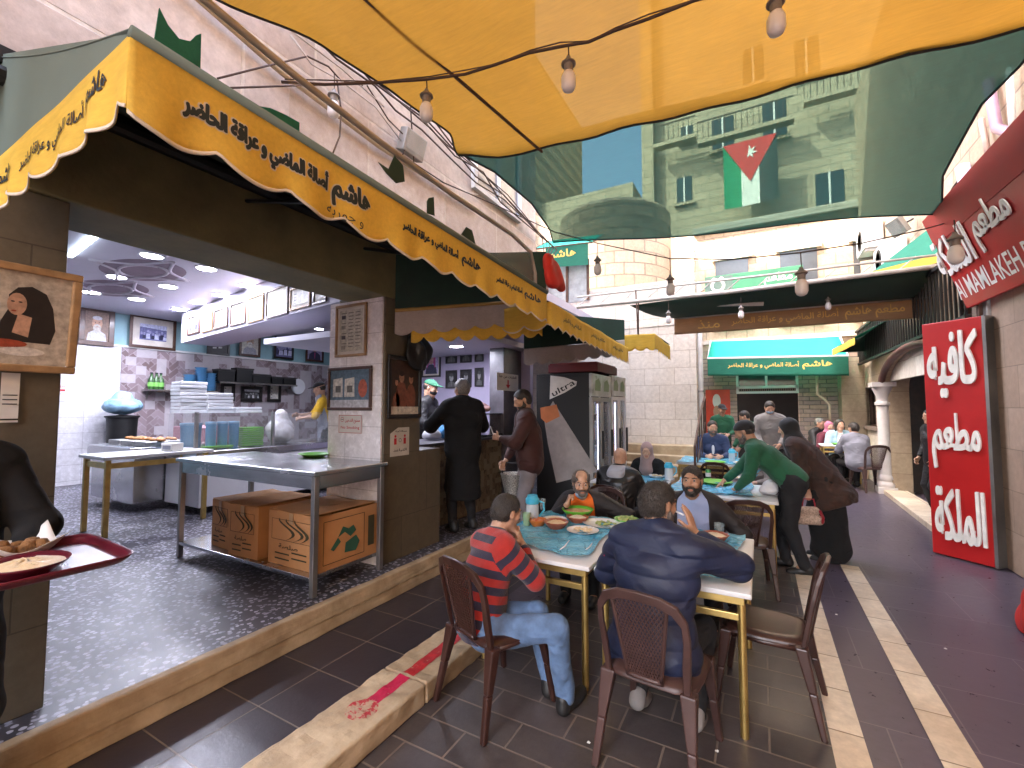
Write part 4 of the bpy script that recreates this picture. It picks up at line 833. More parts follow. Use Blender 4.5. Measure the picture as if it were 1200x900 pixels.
def carton(label, x0, x1, y0, y1, z0, h, rz, prints):
    c = Vector(((x0 + x1) / 2, (y0 + y1) / 2, z0)); t = thing('carton', label, 'carton', c, rz, 'brown cartons under the steel table'); W, D = (x1 - x0) / 2, (y1 - y0) / 2
    g = MB(); nn = 6
    for (a, b_, n_) in (((-W, -D), (W, -D), 0), ((W, -D), (W, D), 1), ((W, D), (-W, D), 2), ((-W, D), (-W, -D), 3)):
        def f(u, v, a=a, b_=b_):
            bul = .008 * math.sin(math.pi * u) * math.sin(math.pi * v); x = a[0] + (b_[0] - a[0]) * u; y = a[1] + (b_[1] - a[1]) * u
            nx, ny = (b_[1] - a[1]), -(b_[0] - a[0]); L_ = math.hypot(nx, ny); return (x + nx / L_ * bul, y + ny / L_ * bul, h * v)
        g.grid(f, nn, nn)
    g.build('box_side', CARD, t, world=False, smooth=False)
    fl = MB(); fl.obox((-W * .5, 0, h + .004), (W * .98, D * 2, .005), (0, math.radians(3), 0)); fl.obox((W * .5, 0, h + .006), (W * .98, D * 2, .005), (0, math.radians(-4), 0)); fl.build('flap', CARD, t, world=False)
    MB().box((-.025, -D - .010, h - .09), (.025, -D - .012, h)).add([], []).build('tape', M('tan_tape', (.42, .27, .13), .35), t, world=False)
    R_ = Matrix.Translation(c) @ Matrix.Rotation(rz, 4, 'Z'); fn = lambda a, b_, d: R_ @ Vector((a, -D - .0105 - d, h / 2 + b_))
    for (x, y, ww, hh) in ((0, h * .36, W * 1.6, .003), (0, -h * .02, W * 1.6, .003), (-W * .8, h * .17, .003, h * .38), (W * .8, h * .17, .003, h * .38)): rect('print_line', fn, x, y, ww, hh, CARDI, t, .002)
    if prints:
        sw = MB()
        for k, (dx, am) in enumerate(((-.02, .03), (.012, .034), (.04, .026))):
            pts = [(dx + am * math.sin(v * 5) , -.06 + .13 * v) for v in [i / 9 for i in range(10)]]
            poly = [(x - .006 * math.sin(math.pi * i / 9), y) for i, (x, y) in enumerate(pts)] + [(x + .007 * math.sin(math.pi * i / 9) + .001, y) for i, (x, y) in enumerate(pts)][::-1]
            sw.prism(poly, lambda a, b_, d: fn(a * W / .1, b_ * h / .33 + h * .17, d), .001, .002)
        sw.build('swirl_print', CARDI, t); lettering('lettering', 'صلصة', sh_fn(fn, -W * .1, -h * .13, .001), W * .8, h * .09, CARDI, t, .02)
        for i in range(4): rect('print_line', fn, (-1) ** i * W * .35, -h * (.22 + .05 * i), W * .6, h * .025, CARDI, t, .002)
    return t
zs = ZF + .152
carton('open brown carton at the left end of the shelf under the steel table', -4.62, -4.27, 2.42, 3.0, zs, .43, math.radians(-4), 1)
carton('middle brown carton printed with a dark swirl under the steel table', -4.22, -3.82, 2.36, 2.98, zs, .445, math.radians(3), 1)
big = carton('large orange brown carton with green print on its side, right under the steel table', -3.7, -3.08, 2.40, 3.04, zs, .44, 0, 1)
fn = lambda a, b_, d: Vector((-3.08 + .0115 + d, 2.72 + a, zs + .22 + b_))
for (x, y, ww, hh) in ((-.06, .17, .42, .005), (-.06, -.17, .42, .005), (-.27, 0, .005, .34), (.15, 0, .005, .34), (.23, 0, .07, .26)): rect('print_line', fn, x, y, ww, hh, CARDI, big, .002)
gb = M('carton_green_print', (.03, .11, .07), .7)
for poly in ([(-.2, -.06), (-.13, .02), (-.1, -.02), (-.17, -.08)], [(-.13, .02), (-.08, .1), (-.02, .07), (.03, .09), (.06, .04), (0, .0), (-.06, .05)], [(-.06, -.12), (-.05, -.04), (.06, 0), (.1, -.06), (.06, -.13)]): MB().prism(poly, fn, .001, .002).build('print', gb, big)
def bowl_dish(label, c, r, h, m, name='dish', cat='dish', group=None, food=None, flute=0., sx=1., sy=1., rz=0):
    t = thing(name, label, cat, c, rz, group)
    MB().lathe([(r * .55, 0), (r * .62, h * .12), (r * .9, h * .75), (r, h), (r * .985, h * 1.02), (r * .87, h * .75), (r * .5, h * .2), (.0001, h * .17)], n=36, sx=sx, sy=sy, flute=flute).build('bowl', m, t, world=False, smooth=True)
    if food: food(t, r, h)
    return t
c = onz(363, 536, ZT); bowl_dish('bright green oval plate alone on the steel table', (c.x, c.y + .05, ZT), .14, .035, GREENP, 'plate', 'plate', sx=1.25)
def tumbler(label, c, r=.032, h=.09, m=GLS2, drink=None, group=None):
    t = thing('drinking_glass', label, 'glass', c, 0, group)
    MB().lathe([(r * .8, 0), (r, h), (r * .93, h), (r * .75, .008), (.0001, .008)], n=20).build('tumbler', m, t, world=False, smooth='auto')
    if drink: MB().lathe([(.0001, .009), (r * .74, .009), (r * .86, h * .7), (.0001, h * .7)], n=20).build('drink', drink, t, world=False, smooth='auto')
c = onz(420, 536, ZT); tumbler('clear empty glass on the steel table by the pillar', (c.x, c.y, ZT), .04, .12); tumbler('second clear glass at the back of the steel table', (c.x + .1, c.y + .06, ZT), .035, .11)
# white topped table
t = thing('prep_table', 'white topped prep table on brass coloured legs in the kitchen', 'table', (-6.75, 2.85, ZF))
MB().box((-7.1, 2.2, 1.09), (-6.4, 3.35, 1.13)).build('table_top', LAMIN, t, bevel=.008)
for x, y in ((-7.04, 2.26), (-6.47, 2.26), (-7.04, 3.28), (-6.47, 3.28)): leg_box(x, y, ZF, 1.089, .05, GOLD, t)
m_ = MB(); m_.box((-7.02, 2.25, .99), (-6.49, 2.29, 1.05)); m_.box((-6.49, 2.28, .99), (-6.45, 3.26, 1.05)); m_.build('apron', GOLD, t)
t = thing('carton', 'small white printed box on the prep table', 'carton', (-6.6, 2.95, 1.132), .2, 'small things on the prep table'); MB().box((-.1, -.07, 0), (.1, .07, .1)).build('box_side', PAPER, t, world=False, bevel=.004); MB().box((-.07, -.0725, .02), (.07, -.0705, .07)).build('print', M('grey_print', (.2, .2, .24), .6), t, world=False)
# steel serving counter with glass guards
CXF = -6.74
t = thing('serving_counter', 'stainless steel serving counter with glass guards in the kitchen', 'counter', (-7.1, 5, ZF))
MB().box((-7.6, 3.32, ZF + .1), (CXF + .06, 8.6, .98)).build('cabinet', PLW, t, bevel=.01)
m_ = MB(); m_.box((-7.66, 3.26, .98), (CXF + .1, 8.6, 1.09)); m_.build('counter_top', STEEL, t, bevel=.012)
for y in (3.45, 5.2, 7.2): leg_box(CXF - .06, y, ZF, ZF + .1, .06, BLACKM, t)
for y0, y1 in ((3.3, 4.36), (4.42, 6.5)): MB().box((CXF - .0, y0, 1.1), (CXF + .008, y1, 1.58)).build('glass_guard', GLS, t)
MB().box((-7.5, 3.29, 1.1), (CXF, 3.297, 1.58)).build('glass_guard', GLS, t)
for y in (3.29, 4.39, 6.52): MB().box((CXF - .02, y - .02, 1.09), (CXF + .02, y + .02, 1.62)).build('post', STEELD, t)
MB().box((-7.5, 3.27, 1.58), (CXF + .02, 6.54, 1.60)).build('glass_shelf', GLS, t)
t = thing('buffet_counter', 'low steel display counter with trays beside the aqua wall', 'counter', (-8.3, 2.6, ZF))
MB().box((-9.0, 2.95, ZF + .12), (-7.62, 4.6, .98)).build('cabinet', STEEL, t, bevel=.01); MB().box((-9.05, 2.9, .98), (-7.62, 4.6, 1.12)).build('counter_top', STEEL, t, bevel=.01)
REDF = M('red_granular_food', (.14, .02, .04), .6, 0, .7, 45, .8, 90, col2=(.5, .26, .3))
MB().box((-8.95, 4.0, 1.122), (-7.7, 4.5, 1.36)).build('display_case', REDF, t, bevel=.01)
for i in range(3): MB().box((-8.9 + i * .42, 3.1, 1.123), (-8.52 + i * .42, 3.7, 1.19)).build('tray', STEELD, t, bevel=.01)
fm_ = M('tray_food', (.35, .14, .03), .6, 0, .5, 30, .6, 40)
m_ = MB()
for i in range(26): m_.lathe([(.0001, 0), (.05, .005), (.035, .035), (.0001, .045)], (-8.8 + .045 * i, 3.25 + .3 * random.random(), 1.19), 8)
m_.build('tray_food', fm_, t, smooth=True)
# things on the counter
for i, (x, y, r, h, m__, lb, nm) in enumerate([(-7.25, 3.47, .13, .34, BLUEP, 'blue plastic tub nearest the corner behind the glass guard', 'tub'), (-6.9, 3.56, .068, .36, BLUEP, 'tall blue canister second behind the glass guard', 'canister'), (-6.9, 3.72, .068, .36, BLUEP, 'tall blue canister third behind the glass guard', 'canister'), (-6.9, 3.88, .068, .36, BLUEP, 'tall blue canister last in the row behind the glass', 'canister')]):
    t = thing(nm, lb, nm, (x, y, 1.09), 0, 'blue canisters on the kitchen counter'); MB().lathe([(r * .9, 0), (r, h * .9), (r * 1.03, h * .92), (r * 1.03, h), (.0001, h)], n=24).build('canister_body', m__, t, world=False, smooth='auto'); MB().lathe([(r * 1.05, h), (r * 1.05, h + .03), (.0001, h + .035)], n=24).build('lid', M('pale_blue_lid', (.3, .5, .68), .4), t, world=False, smooth='auto')
def stack(label, x, y, z, n_, w_, d_, hh, m__, nm, cat, group=None, round_=False):
    t = thing(nm, label, cat, (x, y, z), random.uniform(-.1, .1), group); mb = MB()
    for i in range(n_):
        if round_: mb.lathe([(w_ * .7, i * hh), (w_, i * hh + hh * .95), (w_ * .9, i * hh + hh * .95)], n=20)
        else: mb.obox((random.uniform(-.006, .006), random.uniform(-.006, .006), i * hh + hh * .45), (w_, d_, hh * .86), (0, 0, random.uniform(-.03, .03)))
    mb.build('stacked_pieces', m__, t, world=False, bevel=.0 if round_ else .008); return t
stack('block of green trays stacked behind the glass guard', -6.95, 4.14, 1.1, 9, .26, .32, .032, GREENP, 'tray_stack', 'tray stack'); stack('low pile of green plates on the counter edge', -6.84, 3.62, 1.1, 2, .12, .4, .02, GREENP, 'plate_stack', 'plates')
stack('tall stack of white foam boxes on the glass shelf', -7.15, 3.38, 1.605, 9, .3, .34, .05, PLW, 'foam_box_stack', 'box stack', 'stacks of white foam boxes'); stack('shorter stack of white foam boxes beside the tall one', -7.1, 3.72, 1.605, 6, .28, .36, .05, PLW, 'foam_box_stack', 'box stack', 'stacks of white foam boxes')
stack('very low stack of white foam boxes at the right', -7.1, 4.15, 1.605, 2, .26, .4, .045, PLW, 'foam_box_stack', 'box stack', 'stacks of white foam boxes')
BAGM = M('clear_bag_with_bread', (.55, .5, .48), .25, 0, .5, 9, .9, 14, col2=(.75, .75, .78))
def bag(label, c, r, h, m__, seed=0, name='plastic_bag', cat='bag', sx=1.):
    t = thing(name, label, cat, c); skin_obj('bag_body', [ell((0, 0, h * .4), (r * sx, r, h * .42)), ell((0, 0, h * .8), (r * .5 * sx, r * .5, h * .3), k=.08), half((0, 0, 0), (0, 0, -1))], .012, m__, t, wr=folds(.02, 26, seed)); return t
bag('bulging clear bag of bread on the kitchen counter', (-6.98, 4.68, 1.1), .22, .5, BAGM, 2.)
t = thing('steel_pot', 'wide steel pot on the counter in front of the cook', 'pot', (-7.0, 7.0, 1.09)); MB().lathe([(.26, 0), (.28, .02), (.28, .2), (.3, .21), (.3, .225), (.26, .225), (.26, .04), (.0001, .03)], n=32).build('pot_body', STEEL, t, world=False, smooth='auto')
for s_ in (-1, 1): MB().tube([(.28 * s_, -.06, .16), (.33 * s_, -.05, .17), (.33 * s_, .05, .17), (.28 * s_, .06, .16)], .009).build('handle', STEELD, t, world=False, smooth=True)
# shelves on the mosaic wall with their clutter
def shelf(label, pa, pb, z, d_=.3):
    a, b = onx(*pa, -11.3), onx(*pb, -11.3); t = thing('wall_shelf', label, 'shelf', (-11.3, (a.y + b.y) / 2, a.z)); MB().box((-11.465, a.y, a.z - .04), (-11.465 + d_, b.y, a.z)).build('board', STEEL, t); 
    for y in (a.y + .1, b.y - .1): MB().box((-11.46, y - .015, a.z - .2), (-11.44, y + .015, a.z - .041)).build('bracket', STEELD, t)
    return a, b
a, b = shelf('steel shelf with green bottles and blue cups on the mosaic wall', (170, 456), (252, 457), 0)
for i, px in enumerate((177, 183, 188)):
    p = onx(px, 456, -11.3); t = thing('bottle', ['green oil bottle at the left of the three on the shelf', 'green oil bottle in the middle of the three on the shelf', 'green oil bottle at the right of the three on the shelf'][i], 'bottle', (-11.3, p.y, a.z), 0, 'green bottles on the kitchen shelf')
    MB().lathe([(.055, 0), (.06, .02), (.06, .2), (.025, .27), (.022, .33), (.0001, .33)], n=16).build('bottle_glass', M('green_bottle', (.03, .1, .02), .1), t, world=False, smooth='auto'); MB().lathe([(.0605, .06), (.0605, .15)], n=16).build('bottle_label', M('green_label', (.2, .5, .1), .6), t, world=False); MB().lathe([(.026, .33), (.026, .36), (.0001, .36)], n=12).build('bottle_cap', INKK, t, world=False)
for i, (px, n_) in enumerate(((222, 6), (235, 9), (246, 7))): p = onx(px, 456, -11.3); stack(['left stack of blue cups on the shelf', 'tallest stack of blue cups on the shelf', 'right stack of blue cups on the shelf'][i], -11.3, p.y, a.z, n_, .13, 0, .06, BLUEP, 'cup_stack', 'cup stack', 'blue cup stacks on the shelf', True)
a, b = shelf('long steel shelf with black boxes on the mosaic wall', (254, 447), (345, 446), 0)
for i, (px, w_, h_) in enumerate(((262, .4, .3), (284, .42, .36), (303, .5, .24), (322, .3, .2), (337, .36, .2))):
    p = onx(px, 447, -11.3); t = thing('storage_box', ['black box at the left end of the long shelf', 'tallest black box on the long shelf', 'wide black box in the middle of the long shelf', 'smallest black box on the long shelf', 'low black box at the right end of the long shelf'][i], 'box', (-11.3, p.y, a.z), 0, 'black boxes on the long shelf')
    MB().box((-.12, -w_ / 2, 0), (.12, w_ / 2, h_ - .04)).build('box_side', BLACKM, t, world=False, bevel=.01); MB().box((-.13, -w_ / 2 - .01, h_ - .04), (.13, w_ / 2 + .01, h_)).build('lid', M('dark_lid', (.035, .03, .03), .4), t, world=False, bevel=.008)
p = onx(349, 453, -11.44); t = thing('wall_plate', 'round white plate hung on the mosaic wall near the cook', 'plate', p); MB().lathe([(.0001, 0), (.14, 0), (.21, .025), (.22, .02), (.14, -.01)], n=28).build('plate_body', PLW, t, world=False, smooth='auto'); t.rotation_euler = (0, math.pi / 2, 0)
# blue towel over a dark bin at the tiled wall
t = thing('waste_bin', 'dark bin at the white tiled kitchen wall', 'bin', (-10.9, 4.0, ZF)); MB().lathe([(.2, 0), (.24, 1.25), (.26, 1.27), (.22, 1.27), (.18, .03), (.0001, .03)], n=20).build('bin_body', BLACKM, t, world=False, smooth='auto'); MB().lathe([(.27, 1.275), (.27, 1.3), (.0001, 1.33)], n=20).build('lid', BLACKM, t, world=False)
bag('pale blue plastic sack on top of the dark bin', (-10.9, 4.0, 1.56), .3, .4, M('pale_blue_sack', (.25, .42, .55), .35, 0, .2, 6, .8, 12), 4.)

# ------------------------------------------------------------------ order window: room, counter, grey column
MB().box((-6.4, 6.6, .22), (-3.3, 6.7, 3.3)).build('order_room_wall', PURPLE, sh)
MB().box((-6.4, 3.99, 2.62), (-3.25, 6.6, 2.7)).build('order_room_ceiling', CEIL, sh)
MB().box((-3.72, 6.0, .22), (-3.46, 6.58, 2.75)).build('grey_column', GREYST, sh, bevel=.006)
t = thing('order_counter', 'order counter faced with small beige and brown mosaic tiles', 'counter', (-3.3, 4.8, ZF))
MB().box((-4.05, 3.985, ZF), (-3.5, 6.55, 1.22)).build('counter_base', MOSC, t); MB().box((-4.07, 3.985, 1.222), (-3.44, 6.57, 1.255)).build('counter_top', GREYST, t, bevel=.008)
c = ony(583, 394, 5.3); downlight(-4.0, 5.5, 2.62, 'round ceiling light above the order window', .1, 1.4)
t = thing('strip_light', 'small strip light over the order window', 'strip light', (-4.4, 4.9, 2.6)); MB().box((-4.8, 4.87, 2.585), (-4.1, 4.93, 2.618)).build('tube', EM('strip_glow_2', (.8, .85, 1), .8), t)
la = bpy.data.lights.new('lamp', 'AREA'); la.size = .5; la.energy = 2.6; la.color = (.85, .84, 1.); lo = bpy.data.objects.new('lamp', la); COL.objects.link(lo); lo.parent = t; lo.location = (0, 0, -.06)
notice('white paper with a red arrow on the grey column of the order window', (582, 438, 607, 458), (-3.457, 0, 0), (1, 0, 0), arrow)
RW = (0, 6.597, 0)
pic_px('framed portrait of a man in a red headscarf in the order room', (495, 404, 517, 442), RW, (0, -1, 0), frame=.03, fm=BLACKF, mount=.03, kind='scarf', p='pink')
for i, b_ in enumerate(((523, 405, 536, 426), (540, 403, 553, 425), (557, 401, 567, 424), (523, 434, 536, 455), (540, 433, 553, 454), (557, 431, 567, 453))):
    pic_px(['upper left small black frame in the order room', 'upper middle small black frame in the order room', 'upper right small black frame in the order room', 'lower left small black frame in the order room', 'lower middle small black frame behind the coat man', 'lower right small black frame in the order room'][i], b_, RW, (0, -1, 0), frame=.02, fm=BLACKF, kind='suit', p='black', seed=i, group='small black framed portraits in the order room')
t = thing('food_display', 'small glass food display on the order counter', 'display case', (-3.75, 5.6, 1.256)); MB().box((-4.0, 5.3, 1.257), (-3.48, 6.0, 1.29)).build('base', STEEL, t); MB().box((-3.98, 5.32, 1.291), (-3.5, 5.98, 1.58)).build('glass_case', GLS, t); MB().box((-4.0, 5.3, 1.581), (-3.48, 6.0, 1.6)).build('case_lid', STEEL, t)
bag('blue bag inside the glass food display', (-3.76, 5.66, 1.295), .2, .26, M('blue_bag', (.05, .25, .5), .3, 0, .3, 6, .8, 16), 1., sx=.9)
bag('pink cloth bundle on top of the food display', (-3.72, 5.65, 1.605), .2, .14, M('pink_cloth', (.55, .32, .3), .8), 6.)
bag('crumpled blue plastic bag on the order counter before the vendor', (-3.75, 4.95, 1.26), .15, .2, MATS['blue_bag'], 3.)
bag('white plastic bag on the order counter before the vendor', (-3.8, 4.7, 1.26), .12, .16, M('white_bag', (.7, .7, .74), .3, 0, .1, 6, .8, 16), 8.)
t = thing('wall_ornament', 'dark carved ornament hung on the stone pillar above the sepia photo', 'ornament', (-3.05, 3.55, 2.25)); skin_obj('ornament_body', [ell((-.01, 0, 0), (.05, .19, .2)), ell((.03, -.02, -.02), (.05, .07, .11))], .012, BLACKM, t, wr=folds(.02, 30))
# ------------------------------------------------------------------ awnings
def valance(t, name, P0, P1, out, drop, sca, pitch, mat, wave=.012, hem=None, nseg=None, ph=0., inv=False):
    P0, P1, out = Vector(P0), Vector(P1), Vector(out).normalized(); L = (P1 - P0).length; d = (P1 - P0) / L
    n_ = nseg or max(24, int(L / .02))
    def S(a, v, off=0.):
        sag = .012 * math.sin(a * 5.1 + ph) + .006 * math.sin(a * 13 + ph * 2)
        s_ = abs(math.sin(math.pi * (a / pitch) + ph)); dr = drop + sca * (s_ ** .8)
        o = (wave * math.sin(a * 2 * math.pi / (pitch * 1.02) + ph * 2) * v + .35 * wave * math.sin(a * 31 + ph) * v * v) * min(1, max(0, a) / .12, max(0, L - a) / .12)
        return P0 + d * a + out * (o + off + sag * .3 * v) - Vector((0, 0, 1)) * (dr * v - sag * .4 * (1 - v))
    MB().grid(lambda u, v: S(u * L, v), n_, 8).build(name, mat, t, smooth=True, solid=.003)
    if hem: MB().grid(lambda u, v: S(u * L, .955 + .05 * v, .003), n_, 1).build('hem', hem, t, smooth=True, solid=.004)
    def fn(a0, v0, k):          # writing centred a0 along the edge, v0 metres below its top
        def f(a, b, dd):
            aa = a0 + a; s_ = abs(math.sin(math.pi * (aa / pitch) + ph)); dr = drop + sca * (s_ ** .8)
            return S(aa, (v0 - b) / dr, .003 + dd)
        return f
    return S, fn, L
HEM = M('cream_hem', (.66, .6, .5), .8)
def write(fn, parent, txt, a0, v0, wd, ht, bold=.03, mat=INK, edge=True):
    if edge: lettering('letter_edge', txt, lambda a, b, d: fn(a0, v0, 0)(a, b, d * .5), wd + .012, ht + .012, HEM, parent, bold + .05)
    lettering('lettering', txt, lambda a, b, d: fn(a0, v0, 0)(a, b, .0015 + d * .5), wd, ht, mat, parent, bold)
PHRASE, NAME_ = 'أصالة الماضي و عراقة الحاضر', 'هاشم'
aw = thing('awning', 'large yellow scalloped awning with Arabic lettering over the shop front', 'awning', (-2.4, 2.1, 2.9))
F0, F1 = Vector((-1.7, .598, 2.85)), Vector((-1.7, 3.74, 2.735))
S, fn, L = valance(aw, 'valance', F0, F1, (1, 0, 0), .24, .05, .285, YVAL, .012, HEM, ph=.2)
def ay(px, py): return onx(px, py, -1.7).y - .61
for (x0, y0, x1, y1, hh, v0, nx0, nx1, e) in ((218, 128, 388, 208, .125, .125, 392, 436, True), (472, 263, 538, 300, .085, .12, 541, 564, False), (583, 322, 612, 342, .075, .12, 614, 634, False)):
    a0, a1 = ay(x0, y0), ay(x1, y1); write(fn, aw, PHRASE, (a0 + a1) / 2, v0, a1 - a0, hh, .07, edge=e)
    a0, a1 = ay(nx0, y1 + 20), ay(nx1, y1 + 40); write(fn, aw, NAME_, (a0 + a1) / 2, v0, a1 - a0, hh * 1.2, .08, edge=e)
write(fn, aw, 'و جوربه', ay(408, 252), .235, .2, .05, .0, edge=False)
S2, fn2, L2 = valance(aw, 'side_valance', (-2.98, .6, 2.80), (-1.7, .6, 2.85), (0, -1, 0), .2, .05, .26, YVAL, .012, HEM, ph=1.0)
write(fn2, aw, PHRASE, .62, .12, .62, .09, .02, edge=False); write(fn2, aw, NAME_, 1.04, .09, .17, .12, .03, edge=False); write(fn2, aw, NAME_, .13, .12, .18, .1, .03, edge=False)
m_ = MB(); m_.grid(lambda u, v: Vector((-1.69 - 1.41 * v, .6 + 3.14 * u, (2.87 - .115 * u) + (.46 + .115 * u * .3) * v - .03 * math.sin(math.pi * v))), 12, 8)
m_.build('awning_top', GREYG, aw, smooth=True, solid=.004)
MB().prism([(-1.69, 2.855), (-3.09, 3.34), (-3.09, 2.79)], lambda a, b, d: Vector((a, .604 + d, b)), 0, .004).build('gable', GREYG, aw)
MB().tube([F0 + Vector((.0, 0, .012)), F1 + Vector((0, 0, .012))], .02, 8).build('edge_tube', GREYG, aw, smooth=True)
m_ = MB()
for y in (.7, 1.75, 2.8, 3.7): m_.tube([(-3.05, y, 3.1), (-1.74, y, 2.83 - .037 * (y - .6))], .014, 6)
m_.tube([(-1.74, .62, 2.815), (-1.74, 3.72, 2.70)], .016, 6); m_.build('frame', BLACKM, aw)
crown = [(onx(x, y, -1.74)) for x, y in ((180, 48), (186, 10), (196, 30), (209, 46), (222, 49), (229, 42), (235, 40), (234, 80))]
MB().prism([(p.y, p.z) for p in crown], lambda a, b, d: Vector((-1.74 + d, a, b)), 0, .006).build('crown_cutout', GREENC, aw)
crown = [(onx(x, y, -1.74)) for x, y in ((303, 125), (316, 127), (334, 135), (350, 144), (350, 155))]
MB().prism([(p.y, p.z) for p in crown], lambda a, b, d: Vector((-1.74 + d, a, b)), 0, .006).build('crown_cutout', GREENC, aw)
# rail and dusty plastic screen above the awning
t = thing('plastic_screen', 'dusty clear plastic screen below a curved rail above the awning', 'screen', (-1.78, 2.2, 3.0))
RP = [onx(x, y, -1.78) for x, y in ((150, -70), (240, 0), (340, 84), (445, 166), (530, 228), (600, 275), (622, 296), (627, 320), (628, 352))]
MB().tube(RP, .016, 8).build('rail', M('galvanised_tube', (.42, .37, .32), .45, .5), t, smooth=True)
m_ = MB()
for i in range(2, len(RP) - 2):
    a, b = RP[i], RP[i + 1]; za, zb = 2.87 - .037 * (a.y - .6), 2.87 - .037 * (b.y - .6); m_.add([(a.x, a.y, za), (b.x, b.y, zb), b, a], [(0, 1, 2, 3)])
m_.build('plastic_sheet', TINT, t)
for k, pts in enumerate((((443, 190), (455, 198), (462, 182), (472, 194), (474, 213), (464, 215), (452, 203)), ((500, 236), (502, 232), (508, 231), (509, 253), (500, 250)), ((540, 275), (546, 266), (553, 270), (557, 286)))):
    q = [onx(x, y, -1.772) for x, y in pts]; MB().prism([(p.y, p.z) for p in q], lambda a, b, d: Vector((-1.772 + d, a, b)), 0, .003).build('sticker', DGREEN, t)
# second awning: its near end hangs a pale scalloped strip, its front a yellow one
aw2 = thing('awning', 'second yellow awning over the order window with a pale strip at its near end', 'awning', (-2.4, 5.2, 2.7))
Q0 = onx(463, 364, -3.06); Q1 = ony(640, 351, 4.15)
valance(aw2, 'end_valance', Q0, Q1, (0.4, -1, 0), .2, .05, .2, WVAL, .01, None, ph=.4)
valance(aw2, 'inner_valance', Q0 + Vector((.1, .12, -.1)), Q1 + Vector((-.1, .12, -.16)), (.4, -1, 0), .15, .06, .17, YVAL, .012, None, ph=.9)
MB().add([Q0, Q1, Q1 + Vector((0, 0, .5)), Q0 + Vector((0, 0, .55))], [(0, 1, 2, 3)]).build('gable', DGREEN, aw2, solid=.004)
MB().tube([Q0, Q1], .018, 8).build('edge_tube', M('ochre_tube', (.4, .25, .06), .5), aw2)
G0, G1 = onx(645, 354, -1.7), onx(736, 408, -1.7)
S, fn, L = valance(aw2, 'valance', G0, G1, (1, 0, 0), .2, .05, .2, YVAL, .012, HEM, ph=.3)
for i in range(3): write(fn, aw2, PHRASE, L * (.2 + .3 * i), .1, .5, .08, .02, edge=False)
Qs = G0 + Vector((-.55, .05, .0)); valance(aw2, 'side_valance', Qs, G0, (0, -1, 0), .2, .06, .26, YVAL, .01, HEM, ph=.0)
MB().add([G0, G1, Vector((-3.08, 6.5, 3.05)), Vector((-3.08, 4.1, 3.3))], [(0, 1, 2, 3)]).build('awning_top', DGREEN, aw2, solid=.004)
aw3 = thing('awning', 'third yellow awning beside the stairs above the fridges', 'awning', (-2.2, 6.9, 2.6))
T0 = onx(614, 409, -3.0); T1 = ony(732, 398, 6.75)
valance(aw3, 'end_valance', T0, T1, (.2, -1, 0), .2, .05, .2, WVAL, .01, None, ph=.2)
MB().add([T0, T1, T1 + Vector((0, 0, .3)), T0 + Vector((0, 0, .55))], [(0, 1, 2, 3)]).build('gable', DGREEN, aw3, solid=.004)
U0, U1 = ony(731, 393, 6.75), ony(767, 391, 6.75); valance(aw3, 'side_valance', U0, U1, (0, -1, 0), .2, .05, .17, YVAL, .012, None, ph=.1)
valance(aw3, 'valance', U1, U1 + Vector((0, 1.3, -.03)), (1, 0, 0), .2, .05, .17, YVAL, .012, None, ph=.1)
MB().add([U0, U1, U1 + Vector((0, 1.3, 0)), Vector((-3.0, 8.05, 3.0)), Vector((-3.0, 6.7, 3.0))], [(0, 1, 2, 3, 4)]).build('awning_top', DGREEN, aw3, solid=.004)
m_ = MB(); m_.tube([ony(748, 355, 6.72), ony(748, 392, 6.74)], .012, 6); m_.build('hanger', RUST, aw3)
# red cloth bundle at the end of the first awning
t = thing('red_cloth', 'bright red cloth bundle hanging at the far end of the large awning', 'cloth', onx(646, 318, -1.66)); skin_obj('cloth_body', [ell((0, .05, .0), (.05, .17, .14)), ell((0, -.05, .06), (.05, .1, .1)), cap((0, .1, -.02), (0, .22, -.1), .06, .03)], .012, M('bright_red_cloth', (.6, .03, .02), .6), t, wr=folds(.02, 18, 2))

# ------------------------------------------------------------------ shade cloths over the alley
def interp(tab, x):
    for (a, p), (b, q) in zip(tab, tab[1:]):
        if x <= b: u = (x - a) / (b - a); return p + (q - p) * (u * u * (3 - 2 * u) * .5 + u * .5)
    return tab[-1][1]
ZK = 3.9
LX = [(-1.023, -2.677), (0.000, -2.677), (1.252, -2.551), (1.756, -2.307), (2.204, -2.173), (2.755, -2.141), (3.133, -2.275)]
FY = [(-2.677, 3.094), (-2.275, 3.125), (-1.968, 3.306), (-1.110, 3.448), (-0.055, 3.511), (1.409, 3.637), (2.362, 3.779)]
def yel(u, v):
    y0 = -1.0 + 4.133 * v; x0 = interp(LX, y0); x = x0 + (1.93 - x0) * u; y = -1.0 + v * (interp(FY, x) + 1.0)
    return Vector((x, y, ZK + .03 * math.sin(x * 2.1 + y) * math.sin(math.pi * v) - .05 * math.sin(math.pi * u) * math.sin(math.pi * v) + .012 * math.sin(y * 5 + x * 3) + .008 * math.sin(x * 11 - y * 2 + math.sin(y * 3)) * (.3 + abs(v - .5) * 1.6)))
t = thing('shade_cloth', 'big yellow shade cloth stretched over the near end of the alley', 'shade cloth', (-.3, 0, ZK), 0, 'shade cloths over the alley')
MB().grid(yel, 40, 60).build('cloth', YCLOTH, t, smooth=True)
MB().tube([yel(u, 1) + Vector((0, .005, 0)) for u in [i / 40 for i in range(41)]], .012, 6).build('hem_rope', INKK, t)
MB().tube([yel(0, v) for v in [i / 60 for i in range(61)]], .009, 6).build('hem_rope', INKK, t)
sm = [onz(430 + 205 * i / 12, 178 * i / 12, ZK - .03) for i in range(-4, 13)]; MB().tube(sm, .012, 6).build('seam_rope', RUST, t)
